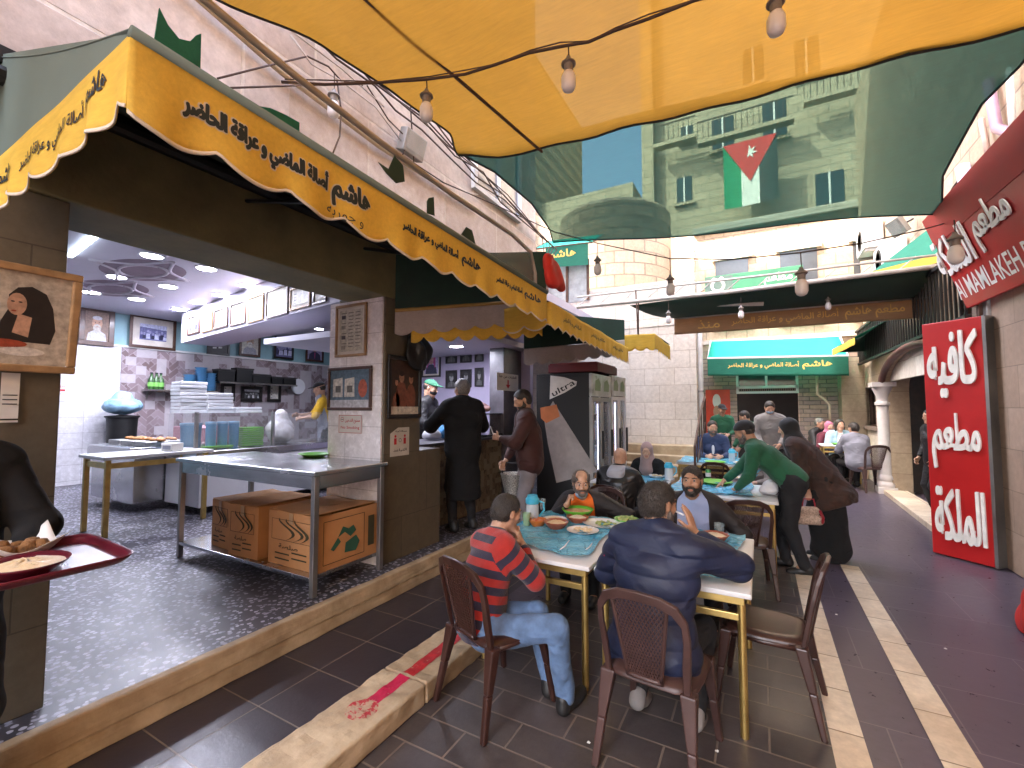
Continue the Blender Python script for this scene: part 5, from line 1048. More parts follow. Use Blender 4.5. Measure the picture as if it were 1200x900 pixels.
GLx = [(0, (-2.275, 3.141)), (.25, (-2.157, 3.566)), (.6, (-2.141, 4.330)), (.85, (-2.251, 5.038)), (1, (-2.385, 5.463))]
GRx = [(0, (1.574, 3.653)), (.2, (1.574, 4.141)), (.35, (1.511, 4.534)), (.7, (1.614, 5.739)), (1, (1.858, 6.684))]
def gre(u, v):
    lx = interp([(a, p[0]) for a, p in GLx], v), interp([(a, p[1]) for a, p in GLx], v); rx = interp([(a, p[0]) for a, p in GRx], v), interp([(a, p[1]) for a, p in GRx], v)
    x = lx[0] + (rx[0] - lx[0]) * u; y = lx[1] + (rx[1] - lx[1]) * u
    if v < .3: y += (interp(FY, x) - .04 - (lx[1] + (rx[1] - lx[1]) * u)) * (1 - v / .3) * 1.0 if v == 0 else (interp(FY, x) - .04 - (3.141 + 0.512 * u)) * (1 - v / .3)
    return Vector((x, y, ZK + .05 * (1 - v) - .02 * v + .03 * math.sin(x * 1.7 + y) - .04 * math.sin(math.pi * u) * math.sin(math.pi * v)))
t = thing('shade_cloth', 'dark green see-through shade cloth beyond the yellow one', 'shade cloth', (-.3, 6.2, ZK), 0, 'shade cloths over the alley')
MB().grid(gre, 40, 30).build('cloth', GCLOTH, t, smooth=True)
for f_ in (lambda s_: gre(0, s_), lambda s_: gre(s_, 1), lambda s_: gre(1, s_)): MB().tube([f_(i / 40) for i in range(41)], .010, 6).build('hem_rope', INKK, t)

# ------------------------------------------------------------------ wires and bulbs
def dp(px, py, d): return O + ray(px, py) * d
def wire(label, pts, r=.006, m=CABLE, group='cables over the alley', name='cable'): o = MB().tube(pts, r, 6).build(name, m, None, smooth=True); tag(o, label, 'cable', group); return o
W1 = [onz(x, y, 3.62) for x, y in ((330, 96), (380, 99), (440, 97), (500, 93), (545, 87), (580, 76), (620, 62), (655, 55), (690, 49), (720, 36), (760, 22), (815, 0), (908, -22), (1000, -40))]
wire('thick brown cable sagging under the yellow cloth with bare bulbs', W1, .009)
wire('thinner brown cable twisted along the thick one under the yellow cloth', [p + Vector((.0, .02, .012 * math.sin(i * 2.1) + .03)) for i, p in enumerate(W1)], .004)
GLOBE = M('frosted_bulb', (.7, .66, .66), .3, 0, .03, 3, 0); SOCK = M('grey_socket', (.2, .17, .15), .55)
def bulb(label, top, drop, s_=1.):
    t = thing('light_bulb', label, 'light bulb', top - Vector((0, 0, drop)), 0, 'unlit bulbs hung over the alley'); c = t.location
    MB().tube([(0, 0, drop), (.004, 0, drop * .5), (0, 0, .11 * s_)], .004, 6).build('cord', CABLE, t, world=False)
    MB().lathe([(.012 * s_, .12 * s_), (.018 * s_, .10 * s_), (.045 * s_, .075 * s_), (.047 * s_, .066 * s_), (.03 * s_, .062 * s_), (.028 * s_, .02 * s_), (.0001, .02 * s_)], n=20).build('socket', SOCK, t, world=False, smooth='auto')
    MB().lathe([(.024 * s_, .02 * s_), (.033 * s_, .012 * s_), (.046 * s_, -.02 * s_), (.046 * s_, -.075 * s_), (.036 * s_, -.1 * s_), (.018 * s_, -.112 * s_), (.0001, -.115 * s_)], n=24).build('globe', GLOBE, t, world=False, smooth=True)
def bulb_px(label, x, yw, yb, z=3.62): p = onz(x, yw, z); d = (p - O).dot(Vector((-math.sin(YAW), math.cos(YAW), 0))); bulb(label, p, (yb - yw) * d / FPX * .98, .84)
bulb_px('bare bulb under the yellow cloth nearest the left facade', 500, 93, 127); bulb_px('bare bulb in the middle under the yellow cloth', 666, 53, 91); bulb_px('largest bare bulb at the upper right under the yellow cloth', 908, -22, 23)
W2 = [dp(x, y, d) for x, y, d in ((445, 165, 3.6), (520, 214, 4.2), (580, 240, 5.), (650, 272, 5.6), (700, 285, 5.5), (785, 303, 5.0), (860, 304, 4.3), (938, 296, 3.6), (1010, 285, 3.9), (1085, 268, 4.6), (1120, 258, 5.2))]
wire('brown cable strung across the alley below the green cloth', W2, .006)
for lb, x, yw, yb, d in (('bulb below the green cloth next to the teal awning at left', 700, 285, 312, 5.5), ('bulb hanging before the pale stone wall mid alley', 785, 303, 335, 5.0), ('bulb hanging before the green restaurant sign', 938, 296, 331, 3.6), ('bulb hanging in front of the red banner', 1118, 258, 292, 3.2)): bulb(lb, dp(x, yw, d), (yb - yw) * d / FPX)
for lb, x, yw, yb, d in (('small bulb in front of the brown banner, left one', 868, 349, 366, 7.), ('small bulb in front of the brown banner, right one', 970, 343, 356, 7.), ('small bulb at the left end of the brown banner', 783, 352, 372, 7.)): bulb(lb, dp(x, yw, d), (yb - yw) * d / FPX, .9)
random.seed(5)
XC = -3.04
trunk = [(470, 120), (500, 150), (530, 180), (560, 205), (590, 232), (620, 258), (640, 278)]
for i in range(5): wire(['top strand of the cable bundle along the left facade', 'second strand of the cable bundle along the left facade', 'middle strand of the cable bundle along the left facade', 'fourth strand of the cable bundle along the left facade', 'lowest strand of the cable bundle along the left facade'][i], [onx(x + random.uniform(-7, 7), y - 8 + i * 3 + random.uniform(-6, 6), XC + .02 * i) for x, y in [(330, 5), (370, 38), (400, 62), (435, 92)] + trunk[:-2]] + [Vector((XC + .05, 6.42 + .15 * i, 4.4)), Vector((XC - .3, 7.3, 4.3))], random.choice((.007, .009, .012)), CABLE, 'cables along the left facade')
for i, (pts, m_) in enumerate([([(255, 92), (310, 78), (360, 66), (385, 78), (400, 95), (425, 100)], CABLE), ([(270, 103), (330, 101), (380, 99), (420, 97)], CABLE), ([(340, 40), (365, 75), (400, 95), (440, 125), (470, 165)], CABLEW), ([(395, 95), (400, 130), (398, 160), (390, 180)], CABLE), ([(430, 100), (455, 140), (480, 165), (470, 185)], CABLE),
        ([(480, 190), (510, 210), (545, 225), (560, 228)], CABLEW), ([(480, 100), (482, 140), (485, 190)], CABLE), ([(320, 20), (360, 50), (400, 80), (450, 125)], CABLEW)]):
    wire(['dark cable looping out above the near awning', 'straight thin cable crossing to the alley wire', 'pale cable sagging along the facade', 'loose dark cable end hanging beside the socket', 'loose dark cable end hanging below the bundle', 'pale cable near the plastic screen', 'vertical dark cable on the facade', 'pale cable high on the facade by the yellow cloth'][i], [onx(x, y, XC + .05) for x, y in pts], .007, m_, 'cables along the left facade')
p = onx(391, 122, -2.9); bulb('socket bulb hanging before the left facade among the cables', p + Vector((0, 0, .25)), .25)
t = thing('floodlight', 'square grey floodlight on the left facade below the cables', 'floodlight', onx(483, 170, -3.0)); MB().obox((0, 0, 0), (.1, .3, .22), (0, .3, 0)).build('housing', M('grey_metal', (.3, .29, .28), .5, .3), t, world=False, bevel=.01); MB().obox((.06, 0, -.01), (.01, .24, .16), (0, .3, 0)).build('lens', GLS, t, world=False)
t = thing('facade_conduit', 'long pale conduit pipe running along the left stone facade', 'pipe', (-3.05, 3, 4.2)); MB().tube([onx(x, y, -3.05) for x, y in ((175, -60), (225, -8), (330, 85), (445, 172), (560, 246))], .022, 8).build('pipe', M('pale_conduit', (.5, .4, .28), .5), t, smooth=True)
# windows high on the left facade near its far corner
t = thing('window', 'pale shuttered window high on the left facade near its corner', 'window', onx(590, 220, -3.09)); a, b = onx(553, 186, -3.09), onx(608, 262, -3.09)
y0, y1, z0, z1 = a.y, b.y, b.z - .0, a.z + .8
m_ = MB(); m_.box((-3.1, y0, z0), (-3.04, y0 + .06, z1)); m_.box((-3.1, y1 - .06, z0), (-3.04, y1, z1)); m_.box((-3.1, y0 + .06, z0), (-3.04, y1 - .06, z0 + .06)); m_.box((-3.1, (y0 + y1) / 2 - .03, z0 + .06), (-3.05, (y0 + y1) / 2 + .03, z1)); m_.build('frame', WHITE, t); MB().box((-3.098, y0 + .06, z0 + .06), (-3.08, y1 - .06, z1)).build('pane', M('grey_pane', (.25, .25, .27), .15), t)
# ------------------------------------------------------------------ fridges
def fridge(label, y0, y1, x1, ztop, side=False):
    x0 = x1 - .85; t = thing('drinks_fridge', label, 'fridge', ((x0 + x1) / 2, (y0 + y1) / 2, 0), 0, 'glass door drinks fridges')
    b_ = MB(); b_.box((x0, y0, .12), (x1 - .05, y0 + .03, ztop)); b_.box((x0, y1 - .03, .12), (x1 - .05, y1, ztop)); b_.box((x0, y0 + .03, .12), (x0 + .03, y1 - .03, ztop)); b_.box((x0, y0, ztop), (x1 - .05, y1, ztop + .03)); b_.box((x0, y0, .08), (x1 - .05, y1, .119)); b_.build('cabinet', BLACKM, t, bevel=.004)
    MB().box((x1 - .05, y0, ztop - .3), (x1 - .0, y1, ztop + .02)).build('sign_panel', M('pale_sign_panel', (.5, .52, .5), .3, 0, .4, 5), t, bevel=.01)
    for yy, ph in ((y0 + (y1 - y0) * .26, 0), (y0 + (y1 - y0) * .72, 1)): MB().prism([(-.13, -.08), (.12, -.08), (.14, .02), (.05, .1), (-.1, .06)], lambda a, b, d: Vector((x1 + .001 + d, yy + a, ztop - .14 + b)), 0, .001).build('panel_print', M('olive_print', (.22, .3, .16), .5), t)
    MB().box((x0 + .02, y0 + .03, .12), (x1 - .05, y1 - .03, .3)).build('plinth', BLACKM, t); MB().box((x0 + .031, y0 + .031, .3), (x0 + .04, y1 - .031, ztop - .02)).build('back_panel', PLW, t)
    ym = (y0 + y1) / 2
    for a, b in ((y0, ym - .005), (ym + .005, y1)):
        d = MB()
        for q in (((x1 - .05, a, .3), (x1, a + .045, ztop - .31)), ((x1 - .05, b - .045, .3), (x1, b, ztop - .31)), ((x1 - .05, a + .045, .3), (x1, b - .045, .36)), ((x1 - .05, a + .045, ztop - .37), (x1, b - .045, ztop - .31))): d.box(*q)
        dd = d.build('door', PLW if side else STEELD, t, bevel=.004); MB().box((x1 - .03, a + .045, .36), (x1 - .02, b - .045, ztop - .37)).build('pane', PANE, dd); MB().box((x1 + .001, b - .035, .95), (x1 + .03, b - .01, 1.35)).build('handle', BLACKM, dd)
    MB().box((x0 + .06, y0 + .05, ztop - .1), (x0 + .12, y1 - .05, ztop - .04)).build('light_tube', EM('fridge_tube', (.75, .75, 1), 1.2), t); MB().tube([(x1 - .075, ym, .4), (x1 - .075, ym, ztop - .4)], .012, 6).build('light_tube', EM('fridge_tube_2', (.75, .75, 1), .3), t)
    for k, z in enumerate((.5, .86, 1.22, 1.58)):
        MB().box((x0 + .05, y0 + .035, z), (x1 - .07, y1 - .035, z + .012)).build('shelf', CHROME, t)
    return t
f1 = fridge('black sided glass door fridge with white torn sticker, nearest the order window', 5.9, 6.78, -2.0, 2.14)
f2 = fridge('second glass door fridge beside the stairs with paler doors', 6.83, 7.65, -2.0, 2.17, True)
random.seed(11)
for k, z in enumerate((.512, .872, 1.232, 1.592)):
    for j in range(7):
        for fy in (5.98, 6.9):
            y = fy + j * .11; h = random.choice((.2, .22, .24)); cm = random.choice((M('drink_red', (.3, .03, .03), .3), M('drink_orange', (.5, .2, .03), .3), M('drink_clear', (.4, .45, .5), .15), M('drink_green', (.08, .25, .08), .3)))
            t = thing('drink_bottle', 'drink bottle standing in a row on a fridge shelf behind glass', 'bottle', (-2.14, y, z), 0, 'drink bottles in the fridges')
            MB().lathe([(.03, 0), (.032, .01), (.032, h * .62), (.013, h * .85), (.013, h), (.0001, h)], n=10).build('bottle_body', cm, t, world=False, smooth='auto'); MB().lathe([(.015, h), (.015, h + .02), (.0001, h + .02)], n=8).build('bottle_cap', PLW, t, world=False)
TORN = M('torn_white_film', (.3, .265, .25), .6, 0, .2, 6)
sf = lambda px, py: (lambda p: (p.x, p.z))(ony(px, py, 5.895))
MB().prism([sf(*q) for q in ((648, 470), (700, 552), (690, 556), (652, 566), (642, 520), (637, 488))], lambda a, b, d: Vector((a, 5.898 - d, b)), 0, .001).build('torn_film', TORN, f1)
MB().prism([sf(*q) for q in ((633, 478), (652, 474), (656, 488), (640, 496), (634, 490))], lambda a, b, d: Vector((a, 5.898 - d, b)), 0, .0015).build('orange_print', M('orange_print', (.5, .16, .05), .5), f1)
q = [sf(*q) for q in ((644, 468), (645, 440), (661, 442), (676, 447), (675, 452), (662, 460))]; MB().prism(q, lambda a, b, d: Vector((a, 5.898 - d, b)), 0, .0015).build('logo_label', M('label_white', (.62, .6, .56), .5), f1)
p0, p1 = ony(647, 462, 5.896), ony(673, 447, 5.896); lettering('lettering', 'ultra', plane_fn((p0 + p1) / 2 + Vector((0, -.0025, 0)), p1 - p0, Vector((-(p1 - p0).z, 0, (p1 - p0).x))), (p1 - p0).length, .085, INKK, f1, .01, False)
t = thing('red_box', 'dark red crate lying on top of the fridges', 'box', (-2.4, 6.7, 2.2)); MB().box((-2.8, 6.2, 2.205), (-2.02, 7.2, 2.33)).build('box_side', M('dark_red_box', (.14, .015, .015), .6), t, bevel=.01); MB().box((-2.78, 6.22, 2.331), (-2.04, 7.18, 2.35)).build('lid', M('dark_red_lid', (.2, .02, .02), .5), t)
# ------------------------------------------------------------------ stairs and pale building behind
t = thing('stone_stairs', 'worn stone stairs rising beside the pale ashlar wall', 'stairs', (-1.6, 8.6, 0))
for i in range(6): MB().box((-2.6, 7.95 + i * .3, .0), (-1.0, 9.85, .15 + .15 * i - (.0 if i < 5 else 0)) if i < 5 else (-.995, 9.85, .9)).build('step', KERBST, t, bevel=.012) if i < 5 else MB().box((-2.62, 9.42, .0), (-1.02, 9.84, .93)).build('step', KERBST, t, bevel=.012)
ra = thing('handrail', 'brown steel handrail on the right side of the stone stairs', 'handrail', (-1.0, 8.6, 0))
m_ = MB(); hx = -.96
A0, A1, A2 = Vector((hx, 8.0, 0)), Vector((hx, 9.0, .55)), Vector((hx, 9.7, .9))
m_.tube([(hx, 8.0, .01), (hx, 8.0, 1.05), (hx, 9.0, 1.62), (hx, 9.7, 1.9), (hx, 9.7, .0)], .02, 8); m_.build('top_rail', RUST, ra)
for yy, zz in ((8.35, .0), (8.7, .0), (9.05, .0), (9.4, .0)): MB().tube([(hx, yy, .01), (hx, yy, 1.05 + (yy - 8) * .55)], .011, 6).build('baluster', RUST, ra)
MB().tube([(hx, 8.0, .55), (hx, 9.0, 1.1), (hx, 9.7, 1.4)], .012, 6).build('middle_rail', RUST, ra)
bl = thing('pale_stone_building', 'pale ashlar building behind the stairs with a small cornice', 'building', (-4, 11.5, 0))
MB().box((-9, 9.86, 0), (-1.12, 10.1, 4.4)).build('wall', PALEY, bl); MB().box((-9, 10.101, 0), (-1.42, 14.3, 4.4)).build('wall', PALEY, bl); MB().box((-9, 9.84, 3.42), (-1.08, 10.12, 3.52)).build('cornice', PALEY, bl, bevel=.01)
MB().box((-1.419, 10.11, 0), (-1.41, 14.2, 4.39)).build('side_wall', PALEX, bl)
for i, (y, m__) in enumerate(((9.95, M('pale_pipe', (.5, .48, .45), .5)), (10.3, RUST), (10.75, MATS['pale_pipe']), (11.2, RUST))): t = thing('wall_pipe', ['pale downpipe at the corner of the pale building', 'thin brown pipe beside the pale downpipe', 'second pale pipe on the side of the pale building', 'brown pipe nearest the red door panel'][i], 'pipe', (-1.05 if i == 0 else -1.3, y if i == 0 else y + .6, 0), 0, 'pipes on the pale building'); MB().tube([(0, 0, .0), (0, 0, 1.9), (0, 0, 4.3)], (.05, .025, .04, .03)[i], 10).build('pipe', m__, t, world=False, smooth=True); m_ = MB(); [m_.lathe([((.06, .032, .048, .038)[i], z), ((.06, .032, .048, .038)[i], z + .04)], n=12) for z in (.6, 2., 3.4)]; m_.build('bracket', STEELD, t, world=False)
tw = thing('stone_tower', 'rounded rough limestone tower above the stairs', 'building', (-3.2, 13, 0))
MB().lathe([(1.75, 4.41), (1.75, 7.6), (1.6, 7.75), (.0001, 7.9)], (-4.0, 14.0, 0), 40).build('wall', STONE('limestone_tower', 'xz', .5, .34, (.58, .45, .31), (.48, .35, .24), (.28, .22, .16), .018, 1.2, .85), tw)
t = thing('awning', 'small teal awning with a green lettered band high beside the tower', 'awning', ony(655, 300, 9.6)); a, b = ony(626, 292, 9.6), ony(694, 284, 9.6)
MB().add([a, b, b + Vector((0, .9, .5)), a + Vector((0, .9, .5))], [(0, 1, 2, 3)]).build('awning_top', TEALC, t, solid=.004); MB().add([a + Vector((.3, 0, 0)), b + Vector((-.1, 0, 0)), b + Vector((-.1, 0, -.5)), a + Vector((.3, 0, -.5))], [(0, 1, 2, 3)]).build('valance', GREENC, t, solid=.004)
lettering('lettering', 'هاشم', plane_fn((a + b) / 2 + Vector((-.0, -.006, -.22)), b - a, (0, 0, 1)), .7, .28, LETY, t, .04)
m_ = MB(); m_.tube([a + Vector((0, .9, .5)), a, b, b + Vector((0, .9, .5))], .02, 6); m_.build('frame', RUST, t)
t = thing('window', 'dusty window behind the small teal awning', 'window', ony(670, 340, 9.83)); a, b = ony(642, 312, 9.83), ony(690, 352, 9.83); MB().box((a.x, 9.80, b.z), (b.x, 9.855, a.z)).build('pane', M('dusty_pane', (.3, .33, .33), .2, 0, .4, 3), t); m_ = MB(); [m_.box((x - .03, 9.77, b.z), (x + .03, 9.799, a.z)) for x in (a.x, (a.x + b.x) / 2, b.x)]; m_.box((a.x, 9.772, a.z), (b.x, 9.797, a.z + .05)); m_.build('frame', RUST, t)
# ------------------------------------------------------------------ shop at the far end
fs = thing('far_restaurant', 'far restaurant with split stone front, dark doorway and stone upper floor', 'building', (.4, 15, 0))
YF = 14.0
dl, dr, dt = ony(863, 462, YF).x, ony(936, 462, YF).x, ony(900, 461, YF).z
MB().box((-1.6, YF, 0), (dl, YF + .3, 3.1)).build('wall', VENEER, fs); MB().box((dr, YF, 0), (2.3, YF + .3, 3.1)).build('wall', VENEER, fs); MB().box((dl, YF + .01, 2.62), (dr, YF + .3, 3.1)).build('wall', VENEER, fs)
MB().box((-1.6, YF + .02, 3.1), (6, YF + 4, 7.0)).build('upper_wall', LIMEY, fs); MB().box((-1.6, YF - .05, 3.5), (6, YF + .019, 3.62)).build('cornice', PALEY, fs); MB().box((-1.6, YF - .12, 6.75), (6, YF + .019, 6.95)).build('cornice', PALEY, fs, bevel=.02)
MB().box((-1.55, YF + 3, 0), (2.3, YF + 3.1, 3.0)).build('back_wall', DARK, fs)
for i in range(3):
    cx = -.6 + i * 1.6; MB().box((cx - .42, YF - .0, 4.0), (cx + .42, YF + .018, 5.9)).build('window', M('dark_pane', (.06, .065, .07), .15), fs); MB().box((cx - .5, YF - .08, 3.9), (cx + .5, YF - .001, 4.0)).build('window_sill', PALEY, fs); MB().box((cx - .52, YF - .09, 5.9), (cx + .52, YF - .001, 6.05)).build('lintel', PALEY, fs)
m_ = MB(); tb = ony(900, 456, YF).z
for q in (((dl, YF - .04, dt), (dr, YF + .02, dt + .06)), ((dl, YF - .04, tb + .02), (dr, YF + .02, tb + .09)), ((dl, YF - .04, dt + .06), (dl + .06, YF + .02, 2.95)), ((dr - .06, YF - .04, dt + .06), (dr, YF + .02, 2.95)), (((dl + dr) / 2 - .03, YF - .03, tb + .09), ((dl + dr) / 2 + .03, YF + .01, 2.9)), ((dl, YF - .04, 2.9), (dr, YF + .02, 2.96))): m_.box(*q)
m_.build('door_frame', WHITE, fs); MB().box((dl + .05, YF + .0, tb + .08), (dr - .05, YF + .008, 2.92)).build('pane', M('dark_green_pane', (.03, .07, .06), .1), fs); m_ = MB(); [m_.box((dl + .07 + i * .05, YF - .02, dt + .065), (dl + .095 + i * .05, YF + .0, tb + .015)) for i in range(int((dr - dl - .12) / .05))]; m_.build('grille', M('brown_grille', (.2, .13, .1), .6), fs)
a, b = ony(827, 457, YF - .02), ony(858, 560, YF - .02)
rp = thing('door_panel', 'bright red door panel with a pale cook figure beside the far doorway', 'door', ((a.x + b.x) / 2, YF - .05, 0)); MB().box((a.x, YF - .05, .02), (b.x, YF - .005, a.z)).build('panel', M('orange_red_paint', (.6, .055, .02), .45), rp); w_ = b.x - a.x
fn = lambda x, z, d: Vector((a.x + x * w_, YF - .051 - d, a.z - z)); m_ = MB(); el = lambda cx, cz, rx, rz: [(cx + rx * math.cos(i * math.pi / 8), cz + rz * math.sin(i * math.pi / 8)) for i in range(16)]
m_.prism(el(.45, .32, .17, .2), fn, 0, .002); m_.build('hat_print', PAPER, rp); MB().prism(el(.45, .62, .15, .17), fn, 0, .003).build('face_print', M('skin_print', (.45, .25, .15), .6), rp)
# its teal awning
YA = 12.9
ta = thing('awning', 'bright teal awning with a lettered green band over the far doorway', 'awning', (.3, 13.4, 3))
a, b = ony(829, 420, YA), ony(994, 417, YA); c, d = ony(831, 406, YF), ony(990, 397, YF)
c = Vector((a.x, YF, a.z + .62)); d = Vector((b.x, YF, b.z + .62))
MB().grid(lambda u, v: (a.lerp(b, u)).lerp(c.lerp(d, u), v) - Vector((0, 0, .05 * math.sin(math.pi * v))), 12, 6).build('awning_top', TEALC, ta, smooth=True, solid=.004)
zb = ony(905, 438, YA).z
S, fn, L = valance(ta, 'valance', a + Vector((0, -.01, 0)), b + Vector((0, -.01, 0)), (0, -1, 0), a.z - zb, .0, 9., GREENC, .006, None)
write(fn, ta, PHRASE, L * .42, .2, L * .52, .2, .02, LETY, False); write(fn, ta, NAME_, L * .8, .2, L * .2, .22, .04, LETY, False)
MB().tube([c, a, b, d], .025, 6).build('frame', WHITE, ta)
# green sign on the upper floor
a, b, e = ony(826, 325, YF - .1), ony(941, 310, YF - .1), ony(826, 340, YF - .1)
gs = thing('shop_sign', 'long green sign with white Arabic word and ring emblem on the far upper floor', 'sign', (a + b) / 2); hgt = a.z - e.z + .2; mid = (a + b) / 2; r_ = (b - a).normalized(); fnp = plane_fn(mid + Vector((0, 0, -hgt / 2)), r_, (0, 0, 1)); L = (b - a).length
MB().prism([(-L / 2, -hgt / 2), (L / 2, -hgt / 2), (L / 2, hgt / 2), (-L / 2, hgt / 2)], fnp, -.06, 0).build('panel', M('sign_green', (.04, .2, .1), .5, 0, .3, 1), gs, bevel=.01)
MB().prism([(-L / 2 + .02, -hgt / 2 + .03), (-L * .2, -hgt / 2 + .03), (-L * .2, hgt / 2 - .03), (-L / 2 + .02, hgt / 2 - .03)], fnp, .001, .003).build('faded_panel', M('faded_sign_green', (.1, .16, .13), .6), gs)
lettering('lettering', 'مطعم', lambda x, y, z: fnp(L * .26 + x, y, .006 + z), L * .28, hgt * .6, LETW, gs, .03); ring('ring_emblem', fnp, -L * .36, 0, hgt * .33, .07, LETW, gs); MB().prism([(-L * .36 - .2, hgt * .25), (-L * .36 - .1, hgt * .42), (-L * .36, hgt * .3), (-L * .36 + .1, hgt * .45), (-L * .36 + .2, hgt * .25)], fnp, .004, .006).build('crown_emblem', LETW, gs)
# ------------------------------------------------------------------ tall sunlit building seen through the green cloth, with its flag
tb_ = thing('tall_building', 'tall sunlit stone building with balconies behind the green cloth', 'building', (8, 26, 0))
YT = 25.
xl = ony(755, 200, YT).x
TST = STONE('tall_limestone', 'xz', .8, .42, (.55, .45, .32), (.47, .38, .27), (.3, .25, .18), .02, .8, .85)
MB().box((xl, YT, 0), (22, YT + 12, 30)).build('wall', TST, tb_); MB().box((xl - .02, YT - .5, 0), (xl + .6, YT - .001, 30)).build('corner_pier', TST, tb_)
GP = M('window_dark', (.03, .035, .045), .12)
for (x0, y0, x1, y1) in ((834, 142, 860, 172), (893, 124, 922, 159), (798, 150, 812, 165), (870, 60, 895, 95), (930, 50, 960, 85), (793, 210, 811, 236), (955, 205, 990, 240)):
    a, b = ony(x0, y0, YT), ony(x1, y1, YT); wd = MB().box((a.x, YT - .03, b.z), (b.x, YT - .002, a.z)).build('window', GP, tb_); MB().box((a.x - .15, YT - .18, b.z - .15), (b.x + .15, YT - .031, b.z)).build('sill', TST, wd); f_ = MB(); f_.box(((a.x + b.x) / 2 - .04, YT - .06, b.z), ((a.x + b.x) / 2 + .04, YT - .031, a.z)); f_.build('frame', WHITE, wd)
for (x0, y, x1) in ((770, 180, 818), (940, 130, 1010), (820, 176, 930)):
    a, b = ony(x0, y, YT), ony(x1, y, YT); MB().box((a.x, YT - 1.0, a.z - .2), (b.x, YT - .505, a.z)).build('balcony', TST, tb_); m_ = MB(); n_ = int((b.x - a.x) / .25); [m_.box((a.x + i * .25, YT - .99, a.z), (a.x + i * .25 + .03, YT - .96, a.z + .9)) for i in range(n_)]; m_.box((a.x, YT - 1.0, a.z + .9), (b.x, YT - .95, a.z + .96)); m_.build('railing', RUST, tb_)
a, b, c, d, e = ony(848, 178, YT - .6), ony(910, 162, YT - .6), ony(912, 250, YT - .6), ony(848, 250, YT - .6), ony(875, 218, YT - .6)
fl = thing('flag', 'large flag with red triangle and green, white and black bands on the tall building', 'flag', (a + b) / 2); w3 = (b.x - a.x) / 3; zt = (a.z + b.z) / 2; zbm = d.z
fw = lambda x, z: Vector((x, YT - 1.05 - .06 * math.sin(x * 2.4), z))
for i, (nm, m__) in enumerate((('green_band', M('flag_green', (.02, .28, .12), .7)), ('white_band', M('flag_white', (.75, .75, .72), .7)), ('black_band', M('flag_black', (.03, .03, .03), .7)))):
    MB().grid(lambda u, v, i=i: fw(a.x + w3 * (i + u), zbm + (zt - zbm) * v), 6, 8).build(nm, m__, fl, solid=.01)
MB().add([fw(a.x, zt) + Vector((0, -.05, 0)), fw((a.x + b.x) / 2, e.z) + Vector((0, -.05, 0)), fw(b.x, zt) + Vector((0, -.05, 0))], [(0, 1, 2)]).build('red_triangle', M('flag_red', (.6, .03, .03), .7), fl)
st_ = [( (.2 if i % 2 else .5) * math.sin(i * math.pi / 7), (.2 if i % 2 else .5) * math.cos(i * math.pi / 7)) for i in range(14)]
MB().prism(st_, lambda p, q_, d_: fw((a.x + b.x) / 2 + p * .7, zt - (zt - e.z) * .3 + q_ * .7) + Vector((0, -.07 - d_, 0)), 0, .01).build('star', MATS['flag_white'], fl)
lb_ = thing('shaded_building', 'distant stone house left of the tall building behind the green cloth', 'building', (-8, 24, 0)); xr = ony(625, 200, 22).x
MB().box((-24, 22, 0), (xr, 30, 22)).build('wall', TST, lb_); MB().box((xr, 22.5, 0), (xl - .05, 30, ony(705, 222, 22.5).z)).build('low_wing', TST, lb_); m_ = MB(); [m_.box((xr - 1.2 - 2 * i, 21.95, 12), (xr - .5 - 2 * i, 21.998, 13.4)) for i in range(3)]; m_.build('window', GP, lb_)

# ------------------------------------------------------------------ beam, dark awning and brown banner across the alley
ct = thing('cross_awning', 'dark green awning on a pale beam across the alley with a brown lettered banner', 'awning', (0, 8.6, 3.4))
B0, B1 = ony(660, 362, 8), ony(1100, 312, 8)
B0.x = max(B0.x, -3.0)
m_ = MB(); m_.tube([B0, B0.lerp(B1, .5) + Vector((0, 0, -.03)), B1], .035, 8); m_.tube([B0 + Vector((0, .02, .2)), B1 + Vector((0, .02, .16))], .018, 8)
for i in range(12): u = i / 12; m_.tube([B0.lerp(B1, u), B0.lerp(B1, u + .04) + Vector((0, .02, .18))], .01, 6)
m_.build('beam', M('pale_beam', (.52, .48, .44), .5, .2), ct, smooth=True)
K0, K1 = ony(790, 373, 9), ony(1098, 347, 9)
MB().grid(lambda u, v: (ony(738, 358, 8).lerp(B1, u)).lerp(K0.lerp(K1, u), v) + Vector((0, 0, -.06 * math.sin(math.pi * v))), 10, 6).build('awning_top', DGREEN, ct, smooth=True, solid=.004)
hgt = K0.z - ony(795, 392, 9).z
S, fn, L = valance(ct, 'banner', K0, K1, (0, -1, 0), hgt, .0, 9., BANB, .01, None)
write(fn, ct, PHRASE, L * .47, hgt * .5, L * .42, hgt * .62, .02, GOLDL, False); write(fn, ct, 'مطعم هاشم', L * .8, hgt * .5, L * .2, hgt * .66, .03, GOLDL, False); write(fn, ct, 'منذ', L * .16, hgt * .5, L * .1, hgt * .5, .01, GOLDL, False)
m_ = MB(); m_.tube([K0, K1], .025, 8); m_.tube([ony(780, 358, 8.4), ony(895, 356, 8.4)], .035, 8); m_.build('rail', MATS['pale_beam'], ct, smooth=True)
MB().tube([ony(745, 340, 8.0), ony(748, 402, 8.0)], .012, 6).build('hanger', RUST, ct)

